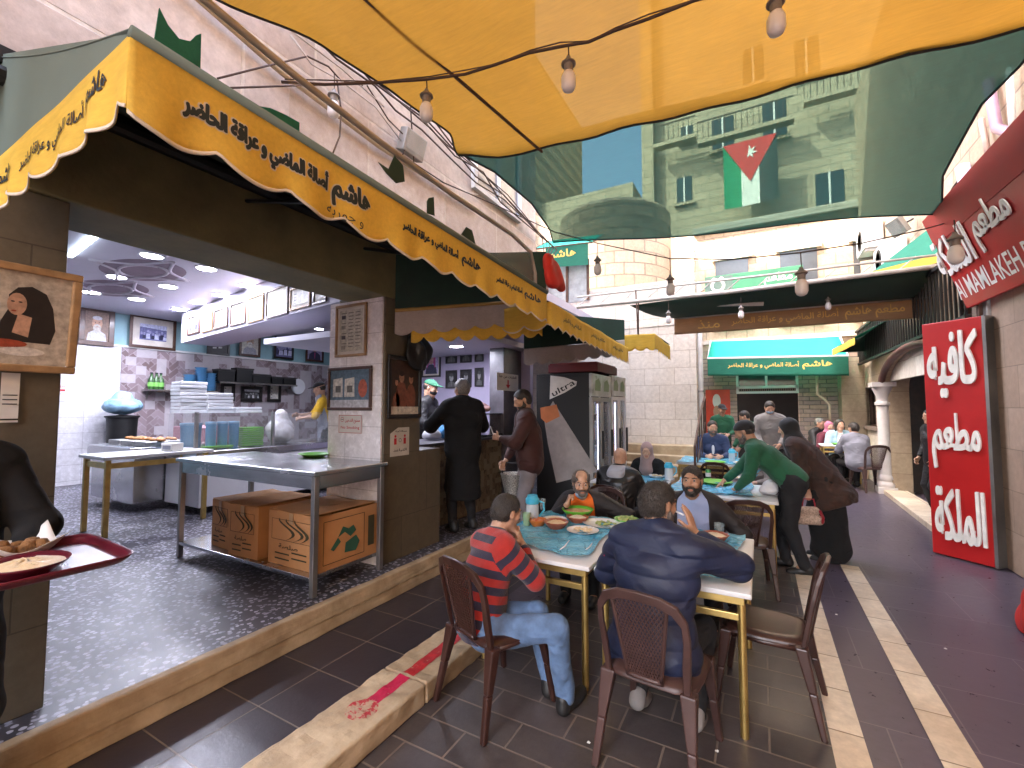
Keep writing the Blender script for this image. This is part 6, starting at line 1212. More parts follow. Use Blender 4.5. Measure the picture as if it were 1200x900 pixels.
# ------------------------------------------------------------------ right side building
XR = 2.25
rb = thing('right_building', 'stone building along the right side with arched cafe doorway', 'building', (4, 6, 0))
MB().box((XR + .05, -9, 3.0), (9, 13.9, 9.5)).build('upper_wall', LIMEX, rb)
MB().box((XR - .02, 3.0, 0), (XR + .5, 6.75, 3.0)).build('pillar', STONE('beige_panels', 'yz', .5, .42, (.42, .3, .22), (.36, .25, .18), (.2, .14, .1), .005, .3, .6), rb, bevel=.01)
MB().box((XR - .0, -9, 0), (XR + .5, 3.0, 3.0)).build('pillar', MATS['beige_panels'], rb)
MB().box((XR - .05, 6.752, 0), (XR + .1, 6.86, 3.1)).build('door_jamb', STEELD, rb, bevel=.01); MB().box((XR - .08, 6.862, 0), (XR - .03, 6.93, 3.2)).build('door_jamb', RUST, rb, bevel=.008)
MB().box((XR + 2.5, 6.8, 0), (XR + 2.6, 13.8, 3.0)).build('back_wall', M('dark_wood_wall', (.03, .014, .01), .5, 0, .5, 8), rb); MB().box((XR + .05, 11.65, 0), (XR + 2.5, 11.75, 3.0)).build('partition', MATS['dark_wood_wall'], rb); MB().box((XR + .1, 6.9, 0), (XR + 2.5, 13.8, .02)).build('inner_floor', SLATE2, rb)
SANDX = STONE('sandstone_wall', 'yz', .7, .4, (.5, .4, .28), (.45, .35, .25), (.3, .23, .16), .006, .4, .75)
MB().box((XR - .03, 11.62, 0), (XR + .3, 13.9, 1.18)).build('wall', PALEX, rb); MB().box((XR - .1, 11.62, 1.18), (XR + .3, 13.9, 1.26)).build('window_sill', M('dark_sill', (.2, .15, .13), .5), rb, bevel=.01)
MB().box((XR - .03, 11.62, 2.15), (XR + .3, 13.95, 3.02)).build('wall', SANDX, rb)
wn = MB().box((XR + .1, 11.9, 1.26), (XR + .12, 13.6, 2.15)).build('window', M('window_dark_2', (.02, .018, .02), .1), rb); m_ = MB(); [m_.box((XR + .05, y - .03, 1.26), (XR + .099, y + .03, 2.15)) for y in (11.95, 12.4, 12.9, 13.5)]; m_.box((XR + .05, 11.9, 2.1), (XR + .099, 13.6, 2.149)); m_.box((XR + .05, 11.9, 1.262), (XR + .099, 13.6, 1.3)); m_.build('frame', RUST, wn); MB().box((XR + .04, 12.6, 1.27), (XR + .09, 12.8, 2.14)).build('mullion', PALEX, wn)
MB().box((XR - .03, 13.62, 1.26), (XR + .3, 13.95, 2.15)).build('wall', SANDX, rb)
MB().box((1.75, 13.4, 0), (XR - .031, 13.99, 2.9)).build('corner_pier', SANDX, rb)
# arch over the doorway
m_ = MB(); n_ = 16; yc, zc, R1, R2 = 9.3, 2.05, 1.75, 2.35; vs = []
arc = [(yc + (2.05) * math.cos(math.pi - i * math.pi / n_), zc + .62 * math.sin(i * math.pi / n_)) for i in range(n_ + 1)]
for (nm, m__, off, x0, x1, h0) in (('arch', SANDX, 0, XR - .12, XR + .3, None),):
    for i in range(n_):
        (y0, z0), (y1, z1) = arc[i], arc[i + 1]; m_.add([(x0, y0, z0), (x0, y1, z1), (x0, y1, 3.0), (x0, y0, 3.0), (x1, y0, z0), (x1, y1, z1), (x1, y1, 3.0), (x1, y0, 3.0)], [(0, 1, 2, 3), (7, 6, 5, 4), (4, 5, 1, 0), (3, 2, 6, 7)])
m_.build('arch', SANDX, rb); a_ = MB(); a_.tube([(XR - .13, y, z) for y, z in arc], .06, 8); a_.build('arch_trim', M('brown_trim', (.12, .05, .04), .5), rb, smooth=True)
MB().box((XR + .0, 7.3, 2.2), (XR + .06, 11.3, 2.9)).build('tympanum', PALEX, rb)
MB().box((XR - .02, 11.34, 0), (XR + .3, 11.61, 2.1)).build('door_jamb', SANDX, rb, bevel=.008)
col = thing('stone_column', 'white painted stone column with capital beside the arched doorway', 'column', (2.15, 11.42, 0))
MB().lathe([(.1, .36), (.105, .6), (.095, 1.6), (.09, 1.72)], n=20).build('shaft', M('worn_white_stone', (.62, .56, .54), .6, 0, .2, 5, .2, 30, col2=(.72, .69, .68)), col, world=False, smooth='auto')
MB().box((-.15, -.15, 0), (.15, .15, .12)).lathe([(.14, .12), (.15, .16), (.14, .2), (.11, .24), (.13, .28), (.12, .34), (.1, .36)], n=20).build('base', MATS['worn_white_stone'], col, world=False, smooth='auto')
MB().lathe([(.09, 1.72), (.13, 1.74), (.13, 1.79), (.095, 1.81), (.1, 1.9), (.16, 2.05), (.17, 2.1)], n=20).box((-.19, -.19, 2.1), (.19, .19, 2.19)).build('capital', MATS['worn_white_stone'], col, world=False, smooth='auto')
fm2 = onx(1075, 474, XR + 1.0); picture('gilt framed print on the dark wall inside the right doorway', (XR + 1.2, 11.645, ony(1075, 474, 11.6).z), (1, 0, 0), (0, 0, 1), .75, .62, .08, GILT, .1, 'page', 'white')
struct(MB().hexa([(2.0, 8.2, 0), (XR + .2, 7.0, 0), (XR + .2, 11.6, 0), (2.08, 11.3, 0)], [(2.0, 8.2, .08), (XR + .2, 7.0, .08), (XR + .2, 11.6, .08), (2.08, 11.3, .08)]).build('threshold', TRAV))
# balcony railing and little awning up on the right
br = thing('balcony_railing', 'black balcony railing above the arched doorway', 'railing', (2.1, 9.5, 3.1)); m_ = MB()
for i in range(44): m_.box((2.1, 7.0 + i * .15, 2.75), (2.125, 7.03 + i * .15, 3.5))
m_.box((2.08, 6.95, 3.5), (2.14, 13.6, 3.55)); m_.box((2.08, 6.95, 2.7), (2.14, 13.6, 2.75)); m_.build('bars', BLACKM, br)
t = thing('awning', 'small green awning with yellow edge above the right window', 'awning', (1.9, 12, 2.9)); a, b = ony(945, 400, 11.8), ony(1000, 378, 11.2)
valance(t, 'valance', (1.5, 12.6, 3.02), (1.62, 10.6, 3.02), (-1, 0, 0), .1, .04, .2, YVAL, .01, None); MB().add([(1.5, 12.6, 3.03), (1.62, 10.6, 3.03), (2.28, 10.6, 3.4), (2.28, 12.6, 3.4)], [(0, 1, 2, 3)]).build('awning_top', GREENC, t, solid=.004); MB().add([(1.5, 12.61, 2.95), (2.28, 12.61, 2.95), (2.28, 12.61, 3.4), (1.5, 12.61, 3.02)], [(0, 1, 2, 3)]).build('gable', DGREEN, t, solid=.004)
t = thing('awning', 'green awning top with yellow hem beyond the red banner', 'awning', ony(1070, 300, 8.6)); a, b, c, d = ony(1023, 318, 8.6), ony(1098, 298, 8.2), ony(1100, 280, 9.3), ony(1062, 285, 9.6)
MB().add([a, b, b + Vector((.3, .8, .75)), a + Vector((.9, 1.1, .75))], [(0, 1, 2, 3)]).build('awning_top', GREENC, t, solid=.004); MB().add([a, b, b - Vector((0, 0, .12)), a - Vector((0, 0, .12))], [(0, 1, 2, 3)]).build('valance', YVAL, t, solid=.004)
# air conditioners, pipes and flood lights on the right facade
def aircon(label, c, s_=1.):
    t = thing('air_conditioner', label, 'air conditioner', c, 0, 'air conditioners on the right facade'); MB().box((-.16, -.4, 0), (.16, .4, .55)).build('casing', PLW, t, world=False, bevel=.02)
    mb = MB(); [mb.lathe([(r, 0), (r + .008, 0), (r + .008, .01), (r, .01)], n=28) for r in (.05, .1, .15, .2)]; mb.v = [(-.172 + v[2], v[0], v[1] + .27) for v in mb.v]; mb.build('fan_grille', BLACKM, t, world=False); MB().box((-.14, -.36, -.06), (.2, -.32, 0)).build('bracket', STEELD, t, world=False); MB().box((-.14, .32, -.06), (.2, .36, 0)).build('bracket', STEELD, t, world=False)
    return t
for lb, px, py, y in (('white air conditioner nearest the far end of the right facade', 985, 315, 12.5), ('white air conditioner higher up on the right facade', 1018, 280, 11.6), ('white air conditioner closer to the red banner on the right facade', 1042, 303, 10.4)): p = onx(px, py, XR - .15); aircon(lb, (XR - .14, p.y, p.z - .3))
t = thing('floodlight', 'square floodlight under the corner of the green cloth', 'floodlight', onx(1052, 266, 2.05)); MB().obox((0, 0, 0), (.08, .34, .28), (0, -.5, .3)).build('housing', STEELD, t, world=False, bevel=.01); MB().obox((-.045, 0, -.02), (.01, .28, .22), (0, -.5, .3)).build('lens', GLS, t, world=False); MB().tube([(0, 0, 0), (.2, 0, .1)], .015).build('bracket', BLACKM, t, world=False)
PV = M('lilac_pipe', (.45, .4, .55), .5)
for i, (pts, r, m__) in enumerate(((((1128, 195), (1136, 240)), .07, PV), (((1158, 95), (1168, 150), (1190, 158), (1215, 160)), .05, M('mauve_pipe', (.3, .18, .24), .5)), (((1183, 80), (1188, 180)), .03, MATS['pale_pipe']), (((1150, 140), (1160, 190)), .03, M('rosy_pipe', (.45, .3, .25), .5)))):
    t = thing('wall_pipe', ['square lilac pipe on the right facade beside the green cloth', 'bent mauve pipe high on the right facade', 'thin pale upright pipe high on the right facade', 'short rosy pipe on the right facade'][i], 'pipe', onx(*pts[0], XR - .02), 0, 'pipes on the right facade'); MB().tube([onx(x, y, XR - .02) for x, y in pts], r, 8).build('pipe', m__, t, smooth=True); MB().tube([onx(*pts[-1], XR), onx(*pts[-1], XR) + Vector((.05, 0, 0))], r * 1.2, 8).build('bracket', STEELD, t)
for i in range(5): wire(['uppermost', 'second', 'third', 'fourth', 'lowest'][i] + ' tangled cable on the right facade beside the red banner', [onx(x, y, XR - .04) for x, y in ((1128, 205 + i * 5), (1118 + i * 3, 218 + i * 4), (1110 - i * 2, 232 + i), (1120 + i * 4, 240))], .012, (CABLE, CABLEW, PV)[i % 3], 'cables on the right facade')
t = thing('wall_pipe', 'cream pipe with bends on the far corner wall behind the seated women', 'pipe', (1.7, 13.3, 0)); q = [ony(x, y, 13.35) for x, y in ((957, 438), (958, 462), (966, 468), (972, 474), (973, 500))]; MB().tube(q, .03, 8).build('pipe', MATS['pale_conduit'], t, smooth=True); MB().tube([q[0], q[0] + Vector((0, .05, 0))], .04, 8).build('bracket', STEELD, t)
# ------------------------------------------------------------------ red signs
a, b = onz(1093, 648), onz(1167, 667); a.z = b.z = .03; r_ = (b - a); W = r_.length; r_.normalize(); ZH = 2.66
rs = thing('standing_sign', 'tall red standing sign with three white Arabic words', 'sign', (a + b) / 2); nv = r_.cross(Vector((0, 0, 1))); fn = plane_fn((a + b) / 2 + Vector((0, 0, ZH / 2 - .02)), r_, (0, 0, 1))
MB().prism([(-W / 2, -ZH / 2), (W / 2, -ZH / 2), (W / 2, ZH / 2), (-W / 2, ZH / 2)], fn, -.12, 0).build('panel', RED, rs, bevel=.01)
MB().prism([(W / 2 + .001, -ZH / 2), (W / 2 + .03, -ZH / 2), (W / 2 + .03, ZH / 2), (W / 2 + .001, ZH / 2)], fn, -.14, .01).build('edge_strip', STEELD, rs)
def zof(py): return (onplane(1130, py, a, nv).z - ZH / 2 - .01)
for txt, y0, y1, wd in (('كافيه', 386, 466, .84), ('مطعم', 484, 552, .8), ('الملكة', 573, 638, .82)):
    z0, z1 = zof(y1), zof(y0); lettering('lettering', txt, lambda p, q_, d: fn(p, q_ + (z0 + z1) / 2, d + .001), W * wd, (z1 - z0), LETW, rs, .028, True, .02)
bn = thing('banner_sign', 'red banner sign tilted over the right shopfront with white words', 'sign', (1.95, 5.8, 3.3))
c0, c1, c2, c3 = ony(1082, 262, 7.0), ony(1133, 362, 7.0), ony(1214, 322, 6.0), ony(1260, 118, 4.6)
c0 = Vector(c0); up = (c0 - c1); up.normalize(); c2 = onx(1290, 292, 2.12); right = (c2 - c1).normalized(); up = (up - right * up.dot(right)).normalized(); H_ = (c0 - c1).length; fn = lambda p, q_, d: c1 + right * p + up * q_ + right.cross(up) * d
Lb = 3.4
MB().prism([(0, 0), (Lb, 0), (Lb, H_ * .98), (0, H_)], fn, -.05, 0).build('panel', RED, bn, bevel=.01)
MB().prism([(0, H_ * .72), (Lb, H_ * .7), (Lb, H_ * 1.02), (0, H_ * 1.02)], fn, .002, .008).build('loose_cloth', REDC, bn)
MB().add([fn(0, H_ * 1.0, .0), fn(Lb, H_ * 1.0, 0), fn(Lb, H_ * 1.15, -.5), fn(-.05, H_ * 1.08, -.3)], [(0, 1, 2, 3)]).build('cloth_top', REDC, bn, solid=.004)
def on_banner(px, py): p = onplane(px, py, c1, right.cross(up)) - c1; return p.dot(right), p.dot(up)
(p0, q0), (p1, q1) = on_banner(1092, 292), on_banner(1195, 215)
lettering('lettering', 'الملكة', lambda x, y, d: fn(p0 + .46 + x, H_ * .56 + y, d + .01), .92, H_ * .4, LETW, bn, .028, True, .012); lettering('lettering', 'مطعم', lambda x, y, d: fn(p0 + 1.42 + x, H_ * .57 + y, d + .01), .72, H_ * .4, LETW, bn, .028, True, .012)
(p0, q0) = on_banner(1126, 350); lettering('lettering', 'Al MAMLAKEH RESTAURANT', lambda x, y, d: fn(p0 + 2.9 / 2 + x, H_ * .2 + y, d + .003), 2.9, H_ * .2, LETW, bn, .01, False)
t = thing('red_cloth', 'edge of a red cloth cover at the right border of the alley', 'cloth', onz(1215, 750)); p = onz(1215, 752); skin_obj('cloth_body', [ell((.03, 0, .14), (.09, .14, .3)), ell((.06, .1, .08), (.12, .2, .16)), half((0, 0, 0), (0, 0, -1))], .012, MATS['bright_red_cloth'], t, wr=folds(.015, 20, 3))
# ------------------------------------------------------------------ chairs
def make_chair(m):
    t = thing('plastic_chair', '', 'chair')
    so_, sw = [], .21
    def seat(u, v):
        x = (u - .5) * 2; y = (v - .5) * 2; rx = .215 * (1 - .12 * max(0, -y)); k = (abs(x) ** 6 + abs(y) ** 6) ** (1 / 6)
        n_ = max(abs(x), abs(y)); s_ = n_ / k if k > 1e-6 else 1
        return Vector((x * s_ * rx, y * s_ * .21, .445 - .012 * (1 - x * x) * (1 - y * y) - .03 * max(0, n_ - .82) / .18))
    MB().grid(seat, 18, 18).build('seat', m, t, world=False, smooth=True, solid=.012)
    for sx in (-1, 1):
        for yb, yt, k in ((.24, .18, 1), (-.27, -.18, -1)):
            mb = MB(); top = (sx * .185, yt, .425); bot = (sx * .225, yb, 0)
            def lq(c, w_, d_): x, y, z = c; return [(x - w_, y - d_, z), (x + w_, y - d_, z), (x + w_, y + d_, z), (x - w_, y + d_, z)]
            mid = tuple((p * .5 + q * .5) for p, q in zip(bot, top)); mb.hexa(lq(bot, .017, .015), lq(mid, .02, .02)); mb.hexa(lq(mid, .02, .02), lq(top, .036, .03))
            mb.build('leg', m, t, world=False, bevel=.008)
    m_ = MB(); m_.tube([(-.19, .19, .41), (.19, .19, .41)], .016, 6); m_.tube([(-.19, -.18, .41), (-.2, .0, .405), (-.19, .19, .41)], .016, 6); m_.tube([(.19, -.18, .41), (.2, .0, .405), (.19, .19, .41)], .016, 6); m_.build('seat_apron', m, t, world=False, smooth=True)
    by = lambda z: -.185 - (z - .44) * .22
    bw = lambda x: .035 * (1 - (x / .22) ** 2)
    def fp(x, z): return Vector((x, by(z) - bw(x), z))
    arc = [(-.195, .40), (-.205, .55), (-.212, .68), (-.205, .76), (-.17, .825), (-.10, .858), (0, .868)]; arc = arc + [(-x, z) for x, z in arc[-2::-1]]
    m_ = MB(); n_ = len(arc)
    vs = []
    for i, (x, z) in enumerate(arc):
        cx, cz = 0, .56; dx, dz = x - cx, z - cz; L = math.hypot(dx, dz); wd = .034 if z < .8 else .046
        xi, zi = x - dx / L * wd, z - dz / L * wd
        for (a, b) in ((x, z), (xi, zi)):
            for o_ in (-.011, .013): p = fp(a, b); vs.append(p + Vector((0, o_, 0)))
    fs = []
    for i in range(n_ - 1): a, b = i * 4, i * 4 + 4; fs += [(a, b, b + 1, a + 1), (a + 2, a + 3, b + 3, b + 2), (a, a + 2, b + 2, b), (a + 1, b + 1, b + 3, a + 3)]
    fs += [(0, 1, 3, 2), ((n_ - 1) * 4, (n_ - 1) * 4 + 2, (n_ - 1) * 4 + 3, (n_ - 1) * 4 + 1)]
    m_.add(vs, fs).build('backrest', m, t, world=False, bevel=.005, smooth=False)
    pn = MB(); n1, n2 = 13, 26            # perforated splat: a woven lattice inside a rim
    def sp(u, v): z = .44 + .40 * v; hw = .075 + .055 * v; return fp((u - .5) * 2 * hw, z)
    for i in range(-n2, n1 + n2):
        for sgn in (1, -1):
            pts = []
            for j in range(n2 + 1):
                u = (i + sgn * j * .5) / n1 if sgn > 0 else (i + n2 * .5 - j * .5) / n1 - .0
                if 0 <= u <= 1: pts.append(sp(u, j / n2))
            if len(pts) > 2: pn.tube(pts, .0034, 4, cap=False)
    pn.build('perforated_panel', m, t, world=False)
    rm = MB(); rm.tube([sp(0, v / 8) for v in range(9)], .010, 6); rm.tube([sp(1, v / 8) for v in range(9)], .010, 6); rm.tube([sp(u / 6, .98) for u in range(7)], .010, 6); rm.tube([sp(u / 6, .02) for u in range(7)], .012, 6); rm.build('panel_rim', m, t, world=False, smooth=True)
    return t
CH = [make_chair(BROWNP), make_chair(BROWNP2)]; used = [False, False]
def chair(label, x, y, deg, kind=0, s_=1., z=0):
    o = CH[kind] if not used[kind] else copy_tree(CH[kind]); used[kind] = True
    o.location = (x, y, z); o.rotation_euler = (0, 0, math.radians(deg)); o.scale = (s_,) * 3; tag(o, label, 'chair', 'brown plastic chairs at the tables'); return o
chair('brown plastic chair under the man in the striped sweater', -1.37, 2.30, -20)
chair('faded brown plastic chair nearest the camera, behind the navy jacket', -.47, 2.36, -6, 1)
chair('empty shiny brown chair at the right end of the near tables', .0, 3.07, 84)
chair('empty brown chair with its back to the blue shirt man, at the second table', -.16, 4.85, 8)
chair('brown chair under the man in the orange sweater', -1.42, 4.25, 176)
chair('brown chair under the bearded man in the blue shirt', -.5, 4.05, 178)
chair('brown chair under the man with a pale hood seen from behind', -1.42, 4.98, -8)
chair('brown chair under the woman in the mauve headscarf', -1.45, 6.75, 178)
chair('empty dark chair with curved back before the far blue table', -.62, 7.75, 0)
chair('brown chair under the man in the navy pullover', -.85, 9.55, 178)
chair('faded brown chair under the man in grey at the right far table', 1.92, 11.55, 20, 1, 1.1)
chair('brown chair under the woman in the pale blue cardigan', 1.5, 12.95, 180, 0, 1.1)

# ------------------------------------------------------------------ tables, covers, food
BLUEF = None
def plastic():
    m, n, l, b, o = nodes('blue_table_plastic'); c = coords(n); t = noise(n, l, c, 5, 4, .6)
    vo = n.new('ShaderNodeTexVoronoi'); vo.feature = 'DISTANCE_TO_EDGE'; vo.inputs['Scale'].default_value = 5; mp = n.new('ShaderNodeMapping'); mp.inputs['Scale'].default_value = (1, 1, .2); l.new(c, mp.inputs[0])
    dx = n.new('ShaderNodeVectorMath'); dx.operation = 'ADD'; nn_ = n.new('ShaderNodeTexNoise'); nn_.inputs['Scale'].default_value = 6; l.new(c, nn_.inputs[0]); l.new(mp.outputs[0], dx.inputs[0]); l.new(nn_.outputs[1], dx.inputs[1]); l.new(dx.outputs[0], vo.inputs[0])
    l.new(mix_rgb(n, l, ramp(n, l, t, .35, .65), (.07, .4, .62), (.24, .62, .8)), b.inputs['Base Color']); b.inputs['Roughness'].default_value = .14
    h = math_n(n, l, 'ADD', math_n(n, l, 'MULTIPLY', ramp(n, l, vo.outputs[0], 0, .12), -.5), noise(n, l, c, 12, 4)); bump(n, l, b, h, .9, .02); b.inputs['Alpha'].default_value = .86
    return m
BLUET = plastic()
def table(label, x0, x1, y0, y1, z=.74, group='white topped tables in the alley', legm=GOLD):
    t = thing('dining_table', label, 'table', ((x0 + x1) / 2, (y0 + y1) / 2, 0), 0, group)
    MB().box((x0, y0, z - .028), (x1, y1, z)).build('table_top', LAMIN, t, bevel=.006)
    m_ = MB(); i = .035
    for q in (((x0 + i, y0 + i, z - .075), (x1 - i, y0 + i + .025, z - .029)), ((x0 + i, y1 - i - .025, z - .075), (x1 - i, y1 - i, z - .029)), ((x0 + i, y0 + i + .026, z - .075), (x0 + i + .025, y1 - i - .026, z - .029)), ((x1 - i - .025, y0 + i + .026, z - .075), (x1 - i, y1 - i - .026, z - .029))): m_.box(*q)
    m_.box((x0 + .06, y0 + .045, z - .16), (x1 - .06, y0 + .07, z - .125)); m_.build('frame', legm, t, bevel=.003)
    for x in (x0 + .05, x1 - .05):
        for y in (y0 + .06, y1 - .06): MB().tube([(x, y, .0), (x, y, .35), (x, y, z - .076)], .021, 12).build('leg', legm, t, smooth='auto')
    return t
def cover(label, x0, x1, y0, y1, z, seed=0, drop=.0):
    rnd = random.Random(seed); ph = [rnd.uniform(0, 6) for _ in range(6)]
    def f(u, v):
        x = x0 + (x1 - x0) * u + .018 * math.sin(v * 9 + ph[0]) * (1 if abs(u - .5) > .4 else 0); y = y0 + (y1 - y0) * v + .03 * math.sin(u * 7 + ph[1]) * (1 - v)
        e = max(0, abs(u - .5) - .44) + max(0, abs(v - .5) - .44)
        return Vector((x, y, z + .006 + .007 * abs(math.sin(u * 14 + 5 * v + ph[2])) + .006 * abs(math.sin(v * 17 - 6 * u + ph[3])) + e * .12 * abs(math.sin(u * 11 + v * 13 + ph[4]))))
    return tag(MB().grid(f, 44, 44).build('plastic_cover', BLUET, None, smooth=True), label, 'table cover', 'blue plastic table covers')
table('near left white table under the shared dishes', -1.72, -.905, 2.58, 3.74); table('near right white table with its brass leg by the empty chair', -.885, -.06, 2.60, 3.70)
cover('crinkled blue plastic cover on the near left table', -1.70, -.98, 2.70, 3.72, .742, 1); cover('crinkled blue plastic cover on the near right table', -.87, -.13, 2.72, 3.70, .742, 2)
table('second white table where the waiter bends over', -.95, .14, 5.22, 6.3); cover('blue plastic cover the waiter is spreading on the second table', -.93, -.1, 5.35, 6.28, .742, 3)
table('white table between the hooded man and the headscarf woman', -1.95, -1.02, 5.6, 6.35); cover('blue plastic cover on the table of the headscarf woman', -1.9, -1.1, 5.65, 6.3, .742, 4)
table('far white table before the man in the navy pullover', -1.3, -.1, 8.2, 9.2); cover('blue plastic cover on the far table of the navy man', -1.28, -.12, 8.2, 9.18, .742, 5)
zt = ony(980, 521, 12.2).z; table('small far table between the grey man and the cardigan woman', 1.15, 1.95, 11.9, 12.5, zt)
# blue sheet the waiter lifts
t = thing('plastic_sheet', 'sheet of blue plastic lifted in the waiter\'s hands over the second table', 'plastic sheet', (-.2, 5.6, .76))
h1 = ony(888, 552, 5.5); MB().grid(lambda u, v: Vector((-.55, 5.3 + .5 * u, .765)).lerp(Vector((h1.x, 5.5 + .12 * u, h1.z - .02 + .03 * math.sin(u * 5))), v) + Vector((.03 * math.sin(u * 9 + v * 4), 0, -.1 * math.sin(math.pi * v) * (1 + .5 * math.sin(u * 8)))), 14, 14).build('sheet', BLUET, t, smooth=True)
bag('clear crumpled plastic roll by the waiter\'s hand on the second table', (h1.x + .1, 5.62, .745), .1, .14, MATS['white_bag'], 5.)
TERRA = M('terracotta_glaze', (.36, .1, .05), .35, 0, .2, 6); CERW = M('white_ceramic', (.7, .69, .67), .25, 0, .04)
HUM = M('hummus_food', (.62, .45, .24), .55, 0, .25, 26, .8, 40, col2=(.72, .58, .38)); FALF = M('falafel_food', (.22, .1, .03), .8, 0, .4, 30, 1., 60); SALAD = M('salad_food', (.16, .3, .05), .5, 0, .5, 34, .9, 50, col2=(.5, .5, .2)); TOM = M('tomato_food', (.55, .07, .02), .4, 0, .4, 28, .8, 40, col2=(.62, .3, .12)); BREAD = M('bread_crust', (.6, .42, .24), .8, 0, .3, 18, .5, 30, col2=(.4, .2, .09))
def food_disc(m, hr=.84, lift=.02, bumpy=.006):
    def f(t, r, h):
        n_ = 26; MB().grid(lambda u, v: Vector((r * hr * v * math.cos(2 * math.pi * u), r * hr * v * math.sin(2 * math.pi * u), h * .72 + lift * (1 - v * v) + bumpy * math.sin(u * 40 + v * 9) * math.sin(v * 12) * (1 - v))), n_, 8).build('food', m, t, world=False, smooth=True)
    return f
def pieces(m, n_, s_, seed=1, hr=.7):
    def f(t, r, h):
        rnd = random.Random(seed); mb = MB()
        for i in range(n_):
            a, q = rnd.uniform(0, 6.28), r * hr * math.sqrt(rnd.random()); s2 = s_ * rnd.uniform(.6, 1.2)
            mb.lathe([(.0001, 0), (s2 * .8, s2 * .2), (s2, s2 * .6), (s2 * .6, s2 * 1.05), (.0001, s2 * 1.15)], (q * math.cos(a), q * math.sin(a), h * .45 + rnd.uniform(0, s_ * .5)), 8, sx=rnd.uniform(.7, 1.3))
        mb.build('food', m, t, world=False, smooth=True)
    return f
def at(px, py, z=.752): return onz(px, py, z)
FR = M('fluted_cream', (.6, .5, .36), .35, 0, .15)
d_ = 'dishes on the near tables'
bowl_dish('big green basket bowl of flatbread before the orange sweater', at(677, 606), .135, .07, GREENP, 'bowl', 'bowl', d_, food_disc(BREAD, .84, .0, .01))
bowl_dish('round hummus plate behind the fluted bowls near the jug', at(650, 612), .1, .03, CERW, 'plate', 'plate', d_, food_disc(HUM, .8))
bowl_dish('fluted terracotta bowl of dip, left of the pair', at(652, 619), .095, .055, TERRA, 'bowl', 'bowl', d_, food_disc(HUM, .82), flute=.04)
bowl_dish('fluted terracotta bowl of dip, right of the pair', at(677, 612), .09, .05, TERRA, 'bowl', 'bowl', d_, food_disc(FR, .82), flute=.04)
bowl_dish('small orange bowl of chopped tomato beside the jug', at(630, 616), .075, .05, M('orange_bowl', (.55, .16, .03), .35), 'bowl', 'bowl', d_, pieces(TOM, 30, .016, 4))
bowl_dish('white plate of half eaten food at the front of the near left table', at(683, 624), .12, .022, CERW, 'plate', 'plate', d_, pieces(HUM, 26, .014, 7, .5))
bowl_dish('white oval platter with salad scraps before the navy jacket', at(709, 616), .15, .022, CERW, 'plate', 'plate', d_, pieces(SALAD, 22, .014, 8, .5), sx=1.2)
bowl_dish('green plate of lettuce half hidden behind the navy jacket', at(734, 612), .1, .03, GREENP, 'plate', 'plate', d_, pieces(SALAD, 40, .02, 9))
bowl_dish('terracotta bowl of pale dip on the near right table', at(838, 634), .09, .05, TERRA, 'bowl', 'bowl', d_, food_disc(FR, .82), flute=.05)
bowl_dish('green plate of mint leaves on the near right table', at(846, 652), .09, .03, GREENP, 'plate', 'plate', d_, pieces(SALAD, 46, .02, 10))
for i, (px, py) in enumerate(((662, 640), (690, 642))): tag(MB().tube([at(px - 6, py + 5), at(px, py), at(px + 5, py - 6)], .006, 6).build('plastic_spoon', PLW, None, smooth=True), ['white plastic spoon left on the blue cover', 'second white plastic spoon right on the blue cover'][i], 'spoon', 'white plastic spoons')
tumbler('clear glass on the near right table by the blue shirt', at(843, 628), .036, .09, group='glasses on the near tables'); TEA = M('red_tea', (.22, .03, .01), .1)
tumbler('green tinted glass at the left end of the near tables', at(617, 616), .033, .1, GLASS('green_tumbler', (.4, .6, .35), .5), group='glasses on the near tables'); tumbler('dark cola glass behind the blue topped jug', at(636, 597), .03, .1, drink=M('cola', (.03, .01, .006), .1), group='glasses on the near tables')
def jug(label, c, s_=1.):
    t = thing('water_jug', label, 'jug', c, .4); q = lambda L: [(r * s_, z * s_) for r, z in L]
    MB().lathe(q([(.045, 0), (.055, .02), (.052, .13), (.048, .15)]), n=24).build('jug_body', GLASS('jug_plastic', (.75, .83, .88), .5), t, world=False, smooth='auto'); MB().lathe(q([(.05, .15), (.056, .155), (.056, .19), (.045, .2), (.04, .22), (.0001, .22)]), n=24).build('lid', M('sky_blue_lid', (.06, .45, .65), .35), t, world=False, smooth='auto'); MB().tube([(s_ * x, 0, s_ * z) for x, z in ((.05, .17), (.09, .16), (.095, .1), (.055, .05))], .008 * s_, 6).build('handle', MATS['sky_blue_lid'], t, world=False, smooth=True)
jug('clear jug with blue lid beside the striped sweater', at(624, 612)); jug('clear jug with blue lid on the headscarf woman\'s table', onz(784, 562, .752)); jug('clear jug with pale lid on the far blue table', onz(858, 541, .752))
d2 = 'dishes on the farther tables'
for lb, x, y, r, m__, fd in (('green bowl in front of the headscarf woman', 772, 549, .12, GREENP, pieces(SALAD, 20, .02, 3)), ('white plate before the hooded man', 770, 560, .11, CERW, pieces(HUM, 20, .016, 4)), ('long green tray on the far blue table', 838, 543, .17, GREENP, None), ('white plate on the far blue table right', 868, 544, .12, CERW, pieces(HUM, 18, .018, 6)),
        ('green tray at the front left of the second table', 838, 567, .2, GREENP, None), ('white plate with scraps on the second table', 860, 562, .1, CERW, pieces(HUM, 16, .016, 2)), ('green bowl on the second table behind the sheet', 874, 556, .09, GREENP, pieces(SALAD, 18, .016, 5))): bowl_dish(lb, onz(x, y, .752), r, .035, m__, 'plate', 'plate', d2, fd)
bowl_dish('green plate on the small far table', (1.5, 12.1, zt + .002), .16, .035, GREENP, 'plate', 'plate', d2)
